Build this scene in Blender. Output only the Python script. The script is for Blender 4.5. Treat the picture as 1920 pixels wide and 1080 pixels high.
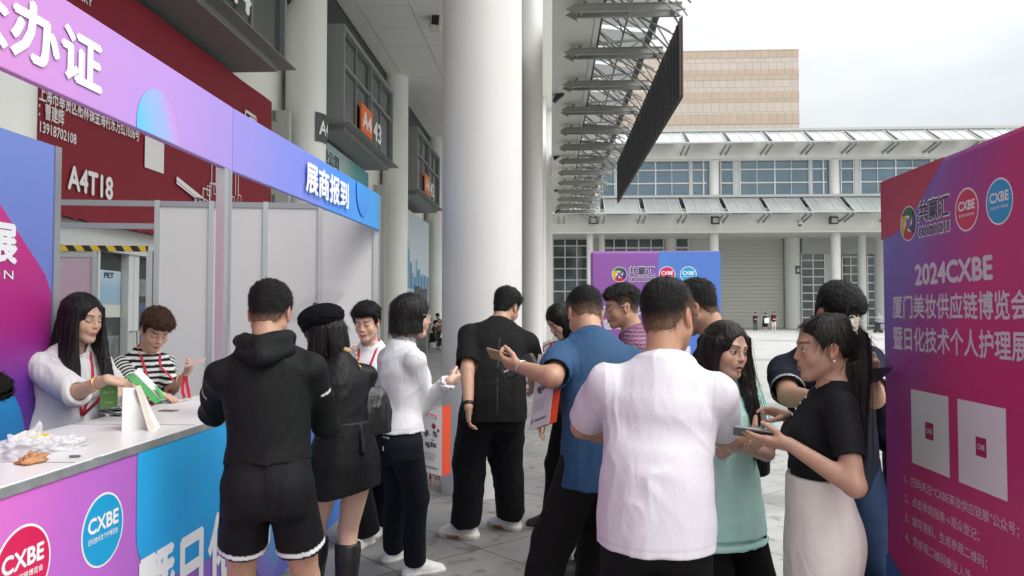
import bpy, bmesh, math, random
import numpy as np
from mathutils import Vector, Matrix, Euler
R = math.radians
scene = bpy.context.scene
COL = scene.collection
for o in list(bpy.data.objects):
    bpy.data.objects.remove(o)

# ------------------------------------------------------------------ camera, world, sun
FPX, CX, CY = 1450.0, 960.0, 540.0
CAM_Z = 1.6
YAW, PITCH = math.atan(73 / FPX), math.atan(48 / FPX)
cam = bpy.data.cameras.new('camera')
cam.lens = 36.0 * FPX / 1920.0
cam.sensor_width = 36.0
cam.clip_start, cam.clip_end = 0.05, 3000
camo = bpy.data.objects.new('camera', cam)
COL.objects.link(camo)
camo.location = (0, 0, CAM_Z)
camo.rotation_euler = (R(90) + PITCH, 0, YAW)
scene.camera = camo
CAM_M = Euler((R(90) + PITCH, 0, YAW)).to_matrix()

def ray(px, py):
    return CAM_M @ Vector(((px - CX) / FPX, -(py - CY) / FPX, -1.0))
def pt(px, py, Y):
    d = ray(px, py); return Vector((0, 0, CAM_Z)) + d * (Y / d.y)
def gnd(px, py, z=0.0):
    d = ray(px, py); return Vector((0, 0, CAM_Z)) + d * ((z - CAM_Z) / d.z)
def xpl(px, py, X):
    d = ray(px, py); return Vector((0, 0, CAM_Z)) + d * (X / d.x)
def proj(p):
    q = CAM_M.transposed() @ (Vector(p) - Vector((0, 0, CAM_Z)))
    return (CX + FPX * q.x / -q.z, CY - FPX * q.y / -q.z)

SUN_AZ, SUN_EL = R(125), R(52)     # direction to the sun: azimuth from +Y clockwise
world = bpy.data.worlds.new('World'); scene.world = world
world.use_nodes = True
nt = world.node_tree; nt.nodes.clear()
def wn(t, **k):
    n = nt.nodes.new(t)
    for a, b in k.items(): setattr(n, a, b)
    return n
out = wn('ShaderNodeOutputWorld'); bg = wn('ShaderNodeBackground')
sky = wn('ShaderNodeTexSky', sky_type='NISHITA')
sky.sun_disc = False; sky.sun_elevation = SUN_EL; sky.sun_rotation = SUN_AZ
sky.air_density = 1.5; sky.dust_density = 6.0
skys = wn('ShaderNodeVectorMath', operation='SCALE'); skys.inputs['Scale'].default_value = 0.10
nt.links.new(sky.outputs[0], skys.inputs[0])
tc = wn('ShaderNodeTexCoord'); sep = wn('ShaderNodeSeparateXYZ')
nt.links.new(tc.outputs['Generated'], sep.inputs[0])
# CIE overcast: L = Lz (1 + 2 sin el) / 3, broken by soft cloud
mb0 = wn('ShaderNodeMath', operation='MULTIPLY_ADD'); mb0.inputs[1].default_value = 1.5; mb0.inputs[2].default_value = 0.30
ma = wn('ShaderNodeMath', operation='MULTIPLY_ADD'); ma.inputs[2].default_value = 0.62
mx = wn('ShaderNodeMath', operation='MAXIMUM'); mx.inputs[1].default_value = 0.0
nt.links.new(sep.outputs['Z'], mx.inputs[0]); nt.links.new(mx.outputs[0], mb0.inputs[0]); nt.links.new(mb0.outputs[0], ma.inputs[1]); nt.links.new(mx.outputs[0], ma.inputs[0])
mp = wn('ShaderNodeMapping'); mp.inputs['Scale'].default_value = (1.6, 1.6, 4.2)
nt.links.new(tc.outputs['Generated'], mp.inputs[0])
nz = wn('ShaderNodeTexNoise'); nz.inputs['Scale'].default_value = 1.7; nz.inputs['Detail'].default_value = 5; nz.inputs['Roughness'].default_value = 0.5
nt.links.new(mp.outputs[0], nz.inputs['Vector'])
cr = wn('ShaderNodeValToRGB')
cr.color_ramp.elements[0].position = 0.34; cr.color_ramp.elements[0].color = (0.80, 0.855, 0.90, 1)
cr.color_ramp.elements[1].position = 0.62; cr.color_ramp.elements[1].color = (1.06, 1.06, 1.06, 1)
nt.links.new(nz.outputs[0], cr.inputs[0])
cm = wn('ShaderNodeVectorMath', operation='SCALE')
nt.links.new(cr.outputs[0], cm.inputs[0]); nt.links.new(ma.outputs[0], cm.inputs['Scale'])
# brighter cloud round the hidden sun, out of view, added to light near things
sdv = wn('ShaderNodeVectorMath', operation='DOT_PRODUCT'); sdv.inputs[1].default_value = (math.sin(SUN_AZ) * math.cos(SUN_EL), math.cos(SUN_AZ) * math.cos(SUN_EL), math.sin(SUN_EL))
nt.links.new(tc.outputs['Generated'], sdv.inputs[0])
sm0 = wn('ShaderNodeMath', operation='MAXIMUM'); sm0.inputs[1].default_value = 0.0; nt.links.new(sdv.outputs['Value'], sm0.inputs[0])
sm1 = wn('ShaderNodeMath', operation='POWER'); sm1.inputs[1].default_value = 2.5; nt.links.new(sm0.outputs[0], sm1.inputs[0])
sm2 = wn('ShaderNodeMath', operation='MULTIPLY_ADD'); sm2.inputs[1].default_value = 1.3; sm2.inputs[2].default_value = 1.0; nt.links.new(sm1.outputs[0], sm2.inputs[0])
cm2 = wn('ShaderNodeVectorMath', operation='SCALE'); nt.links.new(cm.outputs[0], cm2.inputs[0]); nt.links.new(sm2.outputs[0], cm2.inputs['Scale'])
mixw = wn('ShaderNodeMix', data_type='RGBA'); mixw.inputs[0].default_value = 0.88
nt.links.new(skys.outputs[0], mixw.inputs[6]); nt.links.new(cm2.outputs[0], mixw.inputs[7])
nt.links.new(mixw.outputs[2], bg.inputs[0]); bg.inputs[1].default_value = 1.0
nt.links.new(bg.outputs[0], out.inputs[0])

sl = bpy.data.lights.new('sun', 'SUN'); sl.energy = 0.9; sl.angle = R(28); sl.color = (1.0, 0.97, 0.93)
so = bpy.data.objects.new('sun', sl); COL.objects.link(so); so.location = (0, 0, 60)
sd = Vector((math.sin(SUN_AZ) * math.cos(SUN_EL), math.cos(SUN_AZ) * math.cos(SUN_EL), math.sin(SUN_EL)))
so.rotation_euler = sd.to_track_quat('Z', 'Y').to_euler()

vs = scene.view_settings
vs.view_transform = 'Standard'; vs.look = 'None'; vs.gamma = 1.0; vs.use_curve_mapping = False
vs.exposure = 0.42
scene.cycles.max_bounces = 8; scene.cycles.transparent_max_bounces = 12
scene.cycles.use_denoising = True

# ------------------------------------------------------------------ materials
MATS = {}
def lin(h):
    h = h.lstrip('#'); c = [int(h[i:i + 2], 16) / 255 for i in (0, 2, 4)]
    return tuple(x / 12.92 if x <= .04045 else ((x + .055) / 1.055) ** 2.4 for x in c)
def mat(name, col=(.5, .5, .5), rough=.6, metal=0.0, var=0.0, vscale=3.0, bump=0.0, bscale=80.0, spec=0.5,
        trans=0.0, alpha=1.0, attr=False, stretch=None, sheen=0.0, sss=0.0, coat=0.0, wrinkle=0.0):
    if name in MATS: return MATS[name]
    m = bpy.data.materials.new(name); m.use_nodes = True
    n = m.node_tree.nodes; L = m.node_tree.links
    p = n['Principled BSDF']
    p.inputs['Base Color'].default_value = (*col, 1); p.inputs['Roughness'].default_value = rough
    p.inputs['Metallic'].default_value = metal; p.inputs['Specular IOR Level'].default_value = spec
    p.inputs['Transmission Weight'].default_value = trans; p.inputs['Alpha'].default_value = alpha
    p.inputs['Coat Weight'].default_value = coat
    if sheen: p.inputs['Sheen Weight'].default_value = sheen
    if sss:
        p.inputs['Subsurface Weight'].default_value = sss
        p.inputs['Subsurface Radius'].default_value = (1.0, .35, .2); p.inputs['Subsurface Scale'].default_value = .012
    src = None
    if attr:
        a = n.new('ShaderNodeAttribute'); a.attribute_name = 'Col'; src = a.outputs['Color']
    t = n.new('ShaderNodeTexCoord'); vec = t.outputs['Object']
    if stretch:
        mm = n.new('ShaderNodeMapping'); mm.inputs['Scale'].default_value = stretch; L.new(vec, mm.inputs[0]); vec = mm.outputs[0]
    if var:
        z = n.new('ShaderNodeTexNoise'); z.inputs['Scale'].default_value = vscale; z.inputs['Detail'].default_value = 6; z.inputs['Roughness'].default_value = .6
        L.new(vec, z.inputs['Vector'])
        r = n.new('ShaderNodeMapRange'); r.inputs['From Min'].default_value = .28; r.inputs['From Max'].default_value = .72
        r.inputs['To Min'].default_value = 1 - var; r.inputs['To Max'].default_value = 1 + var
        L.new(z.outputs[0], r.inputs[0])
        s = n.new('ShaderNodeVectorMath'); s.operation = 'SCALE'
        if src: L.new(src, s.inputs[0])
        else: s.inputs[0].default_value = col
        L.new(r.outputs[0], s.inputs['Scale']); src = s.outputs[0]
        rr = n.new('ShaderNodeMapRange'); rr.inputs['To Min'].default_value = max(0, rough - .08); rr.inputs['To Max'].default_value = min(1, rough + .08)
        L.new(z.outputs[0], rr.inputs[0]); L.new(rr.outputs[0], p.inputs['Roughness'])
    if src: L.new(src, p.inputs['Base Color'])
    if bump:
        z = n.new('ShaderNodeTexNoise'); z.inputs['Scale'].default_value = bscale; z.inputs['Detail'].default_value = 4
        L.new(vec, z.inputs['Vector'])
        b = n.new('ShaderNodeBump'); b.inputs['Strength'].default_value = bump; b.inputs['Distance'].default_value = .01
        L.new(z.outputs[0], b.inputs['Height'])
        if wrinkle:
            z2 = n.new('ShaderNodeTexNoise'); z2.inputs['Scale'].default_value = 13; z2.inputs['Detail'].default_value = 5; z2.inputs['Distortion'].default_value = 1.2
            m2_ = n.new('ShaderNodeMapping'); m2_.inputs['Scale'].default_value = (1, 1, .55); L.new(t.outputs['Object'], m2_.inputs[0]); L.new(m2_.outputs[0], z2.inputs['Vector'])
            b2 = n.new('ShaderNodeBump'); b2.inputs['Strength'].default_value = wrinkle; b2.inputs['Distance'].default_value = .02
            L.new(z2.outputs[0], b2.inputs['Height']); L.new(b2.outputs[0], b.inputs['Normal'])
        L.new(b.outputs[0], p.inputs['Normal'])
    MATS[name] = m
    return m

def grad_mat(name, stops, axis=(1, 0, 0), rough=.45, noise=.0, var=.03, off=0.0):
    """printed colour gradient: stops run along a direction of the Generated (0..1) box"""
    if name in MATS: return MATS[name]
    m = bpy.data.materials.new(name); m.use_nodes = True
    n = m.node_tree.nodes; L = m.node_tree.links; p = n['Principled BSDF']
    t = n.new('ShaderNodeTexCoord')
    d = n.new('ShaderNodeVectorMath'); d.operation = 'DOT_PRODUCT'; d.inputs[1].default_value = axis
    L.new(t.outputs['Generated'], d.inputs[0])
    oa = n.new('ShaderNodeMath'); oa.operation = 'ADD'; oa.inputs[1].default_value = off; L.new(d.outputs['Value'], oa.inputs[0]); src = oa.outputs[0]
    if noise:
        z = n.new('ShaderNodeTexNoise'); z.inputs['Scale'].default_value = 1.3; z.inputs['Detail'].default_value = 1
        L.new(t.outputs['Generated'], z.inputs['Vector'])
        a = n.new('ShaderNodeMath'); a.operation = 'MULTIPLY_ADD'; a.inputs[1].default_value = noise
        L.new(z.outputs[0], a.inputs[0]); L.new(src, a.inputs[2])
        b = n.new('ShaderNodeMath'); b.operation = 'SUBTRACT'; b.inputs[1].default_value = noise / 2
        L.new(a.outputs[0], b.inputs[0]); src = b.outputs[0]
    r = n.new('ShaderNodeValToRGB'); r.color_ramp.interpolation = 'EASE'
    e = r.color_ramp.elements
    while len(e) < len(stops): e.new(.5)
    for k, (pos, c) in enumerate(stops):
        e[k].position = pos; e[k].color = (*c, 1)
    L.new(src, r.inputs[0])
    w = n.new('ShaderNodeTexNoise'); w.inputs['Scale'].default_value = 9; w.inputs['Detail'].default_value = 3
    L.new(t.outputs['Object'], w.inputs['Vector'])
    bb = n.new('ShaderNodeBump'); bb.inputs['Strength'].default_value = .12; bb.inputs['Distance'].default_value = .02
    L.new(w.outputs[0], bb.inputs['Height']); L.new(bb.outputs[0], p.inputs['Normal'])
    L.new(r.outputs[0], p.inputs['Base Color']); p.inputs['Roughness'].default_value = rough
    p.inputs['Specular IOR Level'].default_value = .35
    MATS[name] = m
    return m

# ------------------------------------------------------------------ scene objects
LOC = {}
def wloc(o):
    return LOC.get(o.name, Vector((0, 0, 0))) if o else Vector((0, 0, 0))
def tag(o, label, cat, group=None):
    o['label'] = label; o['category'] = cat
    if group: o['group'] = group
    return o
def thing(name, label, cat, loc, group=None):
    o = bpy.data.objects.new(name, None); COL.objects.link(o)
    o.empty_display_size = .1; o.location = loc; LOC[o.name] = Vector(loc)
    return tag(o, label, cat, group)

class MB:
    def __init__(s): s.v = []; s.f = []; s.m = []
    def add(s, verts, faces, mi=0):
        b = len(s.v); s.v += [tuple(x) for x in verts]
        s.f += [tuple(b + i for i in f) for f in faces]; s.m += [mi] * len(faces)
    def quad(s, a, b, c, d, mi=0): s.add([a, b, c, d], [(0, 1, 2, 3)], mi)
    def ngon(s, pts, mi=0): s.add(pts, [tuple(range(len(pts)))], mi)
    def box(s, x0, x1, y0, y1, z0, z1, mi=0):
        v = [(x, y, z) for z in (z0, z1) for y in (y0, y1) for x in (x0, x1)]
        s.add(v, [(0, 2, 3, 1), (4, 5, 7, 6), (0, 1, 5, 4), (2, 6, 7, 3), (0, 4, 6, 2), (1, 3, 7, 5)], mi)
    def obox(s, c, ax, ay, az, mi=0):
        """oriented box: half axes as vectors"""
        c, ax, ay, az = map(Vector, (c, ax, ay, az))
        v = [c + ax * i + ay * j + az * k for k in (-1, 1) for j in (-1, 1) for i in (-1, 1)]
        s.add(v, [(0, 2, 3, 1), (4, 5, 7, 6), (0, 1, 5, 4), (2, 6, 7, 3), (0, 4, 6, 2), (1, 3, 7, 5)], mi)
    def bar(s, a, b, w, h, mi=0, up=(0, 0, 1)):
        a, b = Vector(a), Vector(b); d = (b - a); l = d.length; d.normalize()
        u = Vector(up); sd_ = d.cross(u)
        if sd_.length < 1e-4: sd_ = d.cross(Vector((1, 0, 0)))
        sd_.normalize(); u = sd_.cross(d)
        s.obox((a + b) / 2, d * l / 2, sd_ * w / 2, u * h / 2, mi)
    def tube(s, pts, r, n=8, mi=0, cap=True, flat=None):
        pts = [Vector(p) for p in pts]; k = len(pts)
        rs = r if isinstance(r, (list, tuple)) else [r] * k
        base = len(s.v); prev = None
        for i, p in enumerate(pts):
            d = (pts[min(i + 1, k - 1)] - pts[max(i - 1, 0)]).normalized()
            if prev is None:
                u = d.cross(Vector((0, 0, 1)))
                if u.length < .1: u = d.cross(Vector((1, 0, 0)))
            else: u = prev - d * prev.dot(d)
            u.normalize(); prev = u; w = d.cross(u)
            for j in range(n):
                t = 2 * math.pi * j / n
                s.v.append(tuple(p + u * math.cos(t) * rs[i] + w * math.sin(t) * rs[i]))
        for i in range(k - 1):
            for j in range(n):
                a = base + i * n + j; b = base + i * n + (j + 1) % n
                s.f.append((a, b, b + n, a + n)); s.m.append(mi)
        if cap:
            s.f.append(tuple(base + j for j in range(n))[::-1]); s.m.append(mi)
            s.f.append(tuple(base + (k - 1) * n + j for j in range(n))); s.m.append(mi)
    def ribbon(s, pts, ups, w, t=.0015, mi=0):
        """flat strap: ups = outward normals"""
        base = len(s.v); k = len(pts)
        for i in range(k):
            p = Vector(pts[i]); d = (Vector(pts[min(i + 1, k - 1)]) - Vector(pts[max(i - 1, 0)])).normalized()
            nrm = Vector(ups[i]); sd_ = d.cross(nrm).normalized(); nrm = sd_.cross(d)
            for a, b in ((-1, -1), (1, -1), (1, 1), (-1, 1)):
                s.v.append(tuple(p + sd_ * w / 2 * a + nrm * t / 2 * b))
        for i in range(k - 1):
            for j in range(4):
                a = base + i * 4 + j; b = base + i * 4 + (j + 1) % 4
                s.f.append((a, b, b + 4, a + 4)); s.m.append(mi)
        s.f.append((base, base + 1, base + 2, base + 3)); s.m.append(mi)
        e = base + (k - 1) * 4; s.f.append((e + 3, e + 2, e + 1, e)); s.m.append(mi)
    def cyl(s, c, r, z0, z1, n=48, mi=0, r1=None):
        r1 = r if r1 is None else r1
        s.tube([(c[0], c[1], z0), (c[0], c[1], z1)], [r, r1], n, mi)
    def prism(s, poly, axis, a0, a1, mi=0):
        """poly: 2d points; axis 'x','y' or 'z' is the extrusion direction"""
        def mk(p, a):
            return {'x': (a, p[0], p[1]), 'y': (p[0], a, p[1]), 'z': (p[0], p[1], a)}[axis]
        n = len(poly); v = [mk(p, a0) for p in poly] + [mk(p, a1) for p in poly]
        f = [tuple(range(n))[::-1], tuple(range(n, 2 * n))] + [(i, (i + 1) % n, n + (i + 1) % n, n + i) for i in range(n)]
        s.add(v, f, mi)
    def frame_poly(s, poly, O, U, V, mi=0):
        O, U, V = Vector(O), Vector(U), Vector(V)
        s.ngon([O + U * a + V * b for a, b in poly], mi)
    def text(s, body, O, U, V, size=None, width=None, height=None, bold=.02, mi=0, align='L', spacing=1.0, N=None, depth=0.0, line=1.0):
        vs_, fs_ = text_mesh(body, 0.0, spacing, line)
        if not vs_: return
        xs = [a for a, b in vs_]; ys = [b for a, b in vs_]
        x0, x1, y0, y1 = min(xs), max(xs), min(ys), max(ys)
        sy = (height / (y1 - y0)) if height else (size or 1)
        sx = (width / (x1 - x0)) if width else sy
        if height is None and size is None and width: sy = sx
        ox = {'L': x0, 'C': (x0 + x1) / 2, 'R': x1}[align]
        O, U, V = Vector(O), Vector(U), Vector(V)
        NN = U.cross(V).normalized(); bd = bold * 1.1
        offs = [(0, 0)] if bold < .008 else [(0, 0), (bd, 0), (-bd, 0), (0, bd), (0, -bd)]
        for q, (da, db) in enumerate(offs):
            e = NN * (.00004 * q)
            s.add([O + e + U * (a + da - ox) * sx + V * (b + db - (y0 if height else 0)) * sy for a, b in vs_], fs_, mi)
    def build(s, name, mats, parent=None, smooth=False, bevel=0.0, loc=None, auto=None):
        off = wloc(parent) if parent else Vector(loc or (0, 0, 0))
        me = bpy.data.meshes.new(name)
        me.from_pydata([(x - off.x, y - off.y, z - off.z) for x, y, z in s.v], [], s.f)
        mats = mats if isinstance(mats, (list, tuple)) else [mats]
        for m in mats: me.materials.append(m)
        me.polygons.foreach_set('material_index', s.m)
        bm = bmesh.new(); bm.from_mesh(me)
        bmesh.ops.recalc_face_normals(bm, faces=bm.faces) if auto != 'keep' else None
        bm.to_mesh(me); bm.free()
        if smooth:
            me.polygons.foreach_set('use_smooth', [True] * len(me.polygons))
            if smooth != 'all':
                try: me.set_sharp_from_angle(angle=R(40))
                except Exception: pass
        o = bpy.data.objects.new(name, me); COL.objects.link(o)
        if parent: o.parent = parent
        else: o.location = off; LOC[o.name] = off.copy()
        if bevel:
            b = o.modifiers.new('bevel', 'BEVEL'); b.width = bevel; b.segments = 2; b.limit_method = 'ANGLE'; b.angle_limit = R(40)
        return o
def struct(o): o['kind'] = 'structure'; return o

_TXT = {}
def text_mesh(body, bold=.02, spacing=1.0, line=1.0):
    k = (body, bold, spacing, line)
    if k in _TXT: return _TXT[k]
    cu = bpy.data.curves.new('t', 'FONT'); cu.body = body; cu.size = 1; cu.offset = bold; cu.resolution_u = 3
    cu.space_character = spacing; cu.space_line = line; cu.fill_mode = 'FRONT'
    ob = bpy.data.objects.new('t', cu); COL.objects.link(ob)
    dg = bpy.context.evaluated_depsgraph_get()
    me = bpy.data.meshes.new_from_object(ob.evaluated_get(dg))
    v = [(x.co.x, x.co.y) for x in me.vertices]; f = [tuple(p.vertices) for p in me.polygons]
    bpy.data.objects.remove(ob); bpy.data.curves.remove(cu); bpy.data.meshes.remove(me)
    _TXT[k] = (v, f)
    return v, f
def circ(cx, cy, r, n=40, a0=0, a1=360):
    full = abs(a1 - a0) >= 359.9
    k = n if full else n + 1
    return [(cx + r * math.cos(R(a0 + (a1 - a0) * i / n)), cy + r * math.sin(R(a0 + (a1 - a0) * i / n))) for i in range(k)]
WHITE_PRINT = mat('white_print', (.82, .82, .84), .45)
# ------------------------------------------------------------------ shared materials
M_cream = mat('painted_plaster', (.78, .785, .73), .55, var=.05, vscale=.8, bump=.05, bscale=30)
M_white = mat('white_fascia', (.66, .66, .63), .5, var=.05, vscale=.5)
M_whitecol = mat('white_column_paint', (.60, .585, .565), .42, var=.07, vscale=1.2, bump=.04, bscale=14, stretch=(1, 1, .25))
M_alu = mat('aluminium_frame', (.42, .43, .45), .38, metal=.7)
M_alu2 = mat('silver_profile', (.55, .56, .58), .3, metal=.8)
M_greyframe = mat('grey_frame', (.21, .22, .22), .45)
M_darkglass = mat('dark_glass', (.035, .042, .045), .08, spec=.7, var=.12, vscale=.6)
M_darkpanel = mat('charcoal_panel', (.03, .033, .036), .5)
M_lightgrey = mat('light_grey_laminate', (.66, .635, .65), .42, var=.025, vscale=1.5)
M_orange = mat('orange_plate', (.75, .16, .03), .45)
M_black = mat('black_plastic', (.012, .012, .013), .4)
M_steel = mat('grey_steel', (.20, .20, .19), .45, metal=.3, var=.12, vscale=2)
M_steel2 = mat('pale_steel', (.30, .30, .285), .5, metal=.2, var=.12, vscale=2)

# ------------------------------------------------------------------ ground
def paver_mat(name, c1, c2, size, joint, rot, rough, streak=0.0, jcol=.35):
    m = bpy.data.materials.new(name); m.use_nodes = True
    n = m.node_tree.nodes; L = m.node_tree.links; p = n['Principled BSDF']
    t = n.new('ShaderNodeTexCoord'); mp_ = n.new('ShaderNodeMapping')
    mp_.inputs['Rotation'].default_value = (0, 0, R(rot)); L.new(t.outputs['Object'], mp_.inputs[0])
    b = n.new('ShaderNodeTexBrick'); b.offset = 0.5 if size[0] != size[1] else 0.0; b.squash = 1
    b.inputs['Scale'].default_value = 1; b.inputs['Brick Width'].default_value = size[0]; b.inputs['Row Height'].default_value = size[1]
    b.inputs['Mortar Size'].default_value = joint; b.inputs['Mortar Smooth'].default_value = .3; b.inputs['Bias'].default_value = 0
    b.inputs['Color1'].default_value = (*c1, 1); b.inputs['Color2'].default_value = (*c2, 1)
    b.inputs['Mortar'].default_value = (*[x * jcol for x in c1], 1)
    L.new(mp_.outputs[0], b.inputs['Vector'])
    z = n.new('ShaderNodeTexNoise'); z.inputs['Scale'].default_value = 2.2; z.inputs['Detail'].default_value = 8; z.inputs['Roughness'].default_value = .65
    L.new(t.outputs['Object'], z.inputs['Vector'])
    r = n.new('ShaderNodeMapRange'); r.inputs['From Min'].default_value = .3; r.inputs['From Max'].default_value = .7
    r.inputs['To Min'].default_value = .82; r.inputs['To Max'].default_value = 1.15; L.new(z.outputs[0], r.inputs[0])
    s = n.new('ShaderNodeVectorMath'); s.operation = 'SCALE'; L.new(b.outputs[0], s.inputs[0]); L.new(r.outputs[0], s.inputs['Scale'])
    src = s.outputs[0]
    # damp patches: darker and glossier
    d = n.new('ShaderNodeTexNoise'); d.inputs['Scale'].default_value = 1; d.inputs['Detail'].default_value = 5
    mq = n.new('ShaderNodeMapping'); mq.inputs['Scale'].default_value = (.16, .42, 1); L.new(t.outputs['Object'], mq.inputs[0]); L.new(mq.outputs[0], d.inputs['Vector'])
    dr = n.new('ShaderNodeMapRange'); dr.inputs['From Min'].default_value = .56; dr.inputs['From Max'].default_value = .63; L.new(d.outputs[0], dr.inputs[0])
    sc = n.new('ShaderNodeMath'); sc.operation = 'MULTIPLY'; sc.inputs[1].default_value = streak; L.new(dr.outputs[0], sc.inputs[0])
    mx_ = n.new('ShaderNodeMix'); mx_.data_type = 'RGBA'; L.new(sc.outputs[0], mx_.inputs[0]); L.new(src, mx_.inputs[6])
    dk = n.new('ShaderNodeVectorMath'); dk.operation = 'SCALE'; dk.inputs['Scale'].default_value = .45; L.new(src, dk.inputs[0]); L.new(dk.outputs[0], mx_.inputs[7])
    # small dark spots of trodden dirt
    sp_ = n.new('ShaderNodeTexNoise'); sp_.inputs['Scale'].default_value = 6.5; sp_.inputs['Detail'].default_value = 3; L.new(t.outputs['Object'], sp_.inputs['Vector'])
    sr = n.new('ShaderNodeMapRange'); sr.inputs['From Min'].default_value = .57; sr.inputs['From Max'].default_value = .66; sr.inputs['To Min'].default_value = 1; sr.inputs['To Max'].default_value = .62; L.new(sp_.outputs[0], sr.inputs[0])
    sv = n.new('ShaderNodeVectorMath'); sv.operation = 'SCALE'; L.new(mx_.outputs[2], sv.inputs[0]); L.new(sr.outputs[0], sv.inputs['Scale'])
    L.new(sv.outputs[0], p.inputs['Base Color'])
    rg = n.new('ShaderNodeMapRange'); rg.inputs['To Min'].default_value = rough; rg.inputs['To Max'].default_value = rough - .3; L.new(sc.outputs[0], rg.inputs[0])
    L.new(rg.outputs[0], p.inputs['Roughness'])
    bp = n.new('ShaderNodeBump'); bp.inputs['Strength'].default_value = .25; bp.inputs['Distance'].default_value = .01
    bz = n.new('ShaderNodeTexNoise'); bz.inputs['Scale'].default_value = 60; L.new(t.outputs['Object'], bz.inputs['Vector'])
    ad = n.new('ShaderNodeMath'); ad.operation = 'MULTIPLY_ADD'; ad.inputs[1].default_value = -1.5; L.new(b.outputs['Fac'], ad.inputs[0]); L.new(bz.outputs[0], ad.inputs[2])
    L.new(ad.outputs[0], bp.inputs['Height']); L.new(bp.outputs[0], p.inputs['Normal'])
    return m
M_plaza = paver_mat('plaza_stone', (.335, .33, .31), (.295, .29, .275), (1.2, 1.2), .008, 45, .6, .6, .42)
M_pave = paver_mat('grey_pavers', (.235, .228, .215), (.19, .186, .177), (.68, .68), .007, 45, .62, .3, .3)
g = MB(); g.box(-500, 500, -200, 900, -.3, 0); struct(g.build('plaza_ground', M_plaza))
g = MB(); g.box(-6.0, .5, -12, 66, -.1, .004); struct(g.build('arcade_pavement', M_pave))
g = MB(); g.box(-8, 70, 75.5, 95, -.1, .006); struct(g.build('opposite_pavement', M_pave))
g = MB(); g.box(-.085, -.045, 1, 5.85, -.1, .008); struct(g.build('drain_slot', M_black))

# ------------------------------------------------------------------ near exhibition hall
HALL = thing('exhibition_hall', 'long cream exhibition hall with round columns and dark bay windows along the left', 'building', (-6, 26, 0))
ZC = 10.0
m = MB()
m.box(-30, -6.02, -14, 66, 0, 12)                       # hall body
m.build('hall_wall', M_cream, HALL)
m = MB()
m.box(-6.0, -1.15, -14, 63, ZC + .02, 11.2, 0); m.box(.05, 1.38, -14, 63, 10.01, 11.2); m.box(-1.3, .2, -14, 66, 14.0, 14.3); m.box(-1.3, -1.15, -14, 66, 11.2, 14.0)  # last two boxes: unseen cover, added to stop sky light leaking through the gap
m.build('roof_and_light_cover', M_white, HALL)
M_ceil = mat('ceiling_panel', (.66, .67, .65), .5, var=.04)
m = MB()
ys = -13.0; j = 0
while ys < 62:
    for xa, xb in ((-5.72, -5.24), (-5.23, -3.82), (-3.81, -2.4), (-2.39, -1.16)):
        m.box(xa + .006, xb - .006, ys + .012, ys + 1.588, ZC - .02 - .002 * (j % 2), ZC)
    ys += 1.6; j += 1
m.build('ceiling_panel', M_ceil, HALL)
m = MB(); m.box(.05, 1.39, -14, 63, 9.86, 10.0); m.box(1.25, 1.42, -14, 63, 9.8, 9.86); m.build('soffit', M_white, HALL)
COLY = (-2.2, xpl(52, 200, -5.05).y, 17.0, 27.0, 36.6, 46.2, 55.8, 64.9)
for y in COLY:
    m = MB(); m.cyl((-5.5, y), .45, 0, ZC, 48); m.build('facade_column', M_cream, HALL, smooth=True)
for y in (7.05, 25.6, 44.1, 62.4, -11.5):
    m = MB(); m.cyl((-.63, y), .366, .0, 14.0, 64)
    o = m.build('arcade_column', M_whitecol, HALL, smooth=True)
    if y == 7.05:
        o['label'] = 'nearest white arcade column with chipped paint at its foot'
        # patches of bare plaster at the foot
        ch = MB(); rr = random.Random(4)
        for (a, z, wa, hz) in ((-62, .16, 9, .07), (-75, .10, 6, .05), (-50, .10, 5, .05), (-96, .06, 7, .045), (-57, .30, 3.0, .035), (-40, .2, 4, .05), (-68, .235, 4, .02)):
            ring = []
            for i in range(22):
                t = 2 * math.pi * i / 22; k = .7 + .5 * rr.random()
                aa = a + wa * math.cos(t) * k; zz = max(.012, z + hz * math.sin(t) * k)
                ring.append((-.63 + .3685 * math.cos(R(aa)), 7.05 + .3685 * math.sin(R(aa)), zz))
            c = (-.63 + .3685 * math.cos(R(a)), 7.05 + .3685 * math.sin(R(a)), z)
            ch.add([c] + ring, [(0, i + 1, (i + 1) % 22 + 1) for i in range(22)])
        ch.build('paint_chip', mat('bare_render', (.26, .255, .24), .9, var=.2, vscale=20), o)
m = MB(); m.box(-.7, .10, 46.5, 47.3, 0, 14.0); m.build('pier', M_white, HALL)
LOC['arcade_column'] = LOC.get('arcade_column', Vector(HALL.location))
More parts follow.
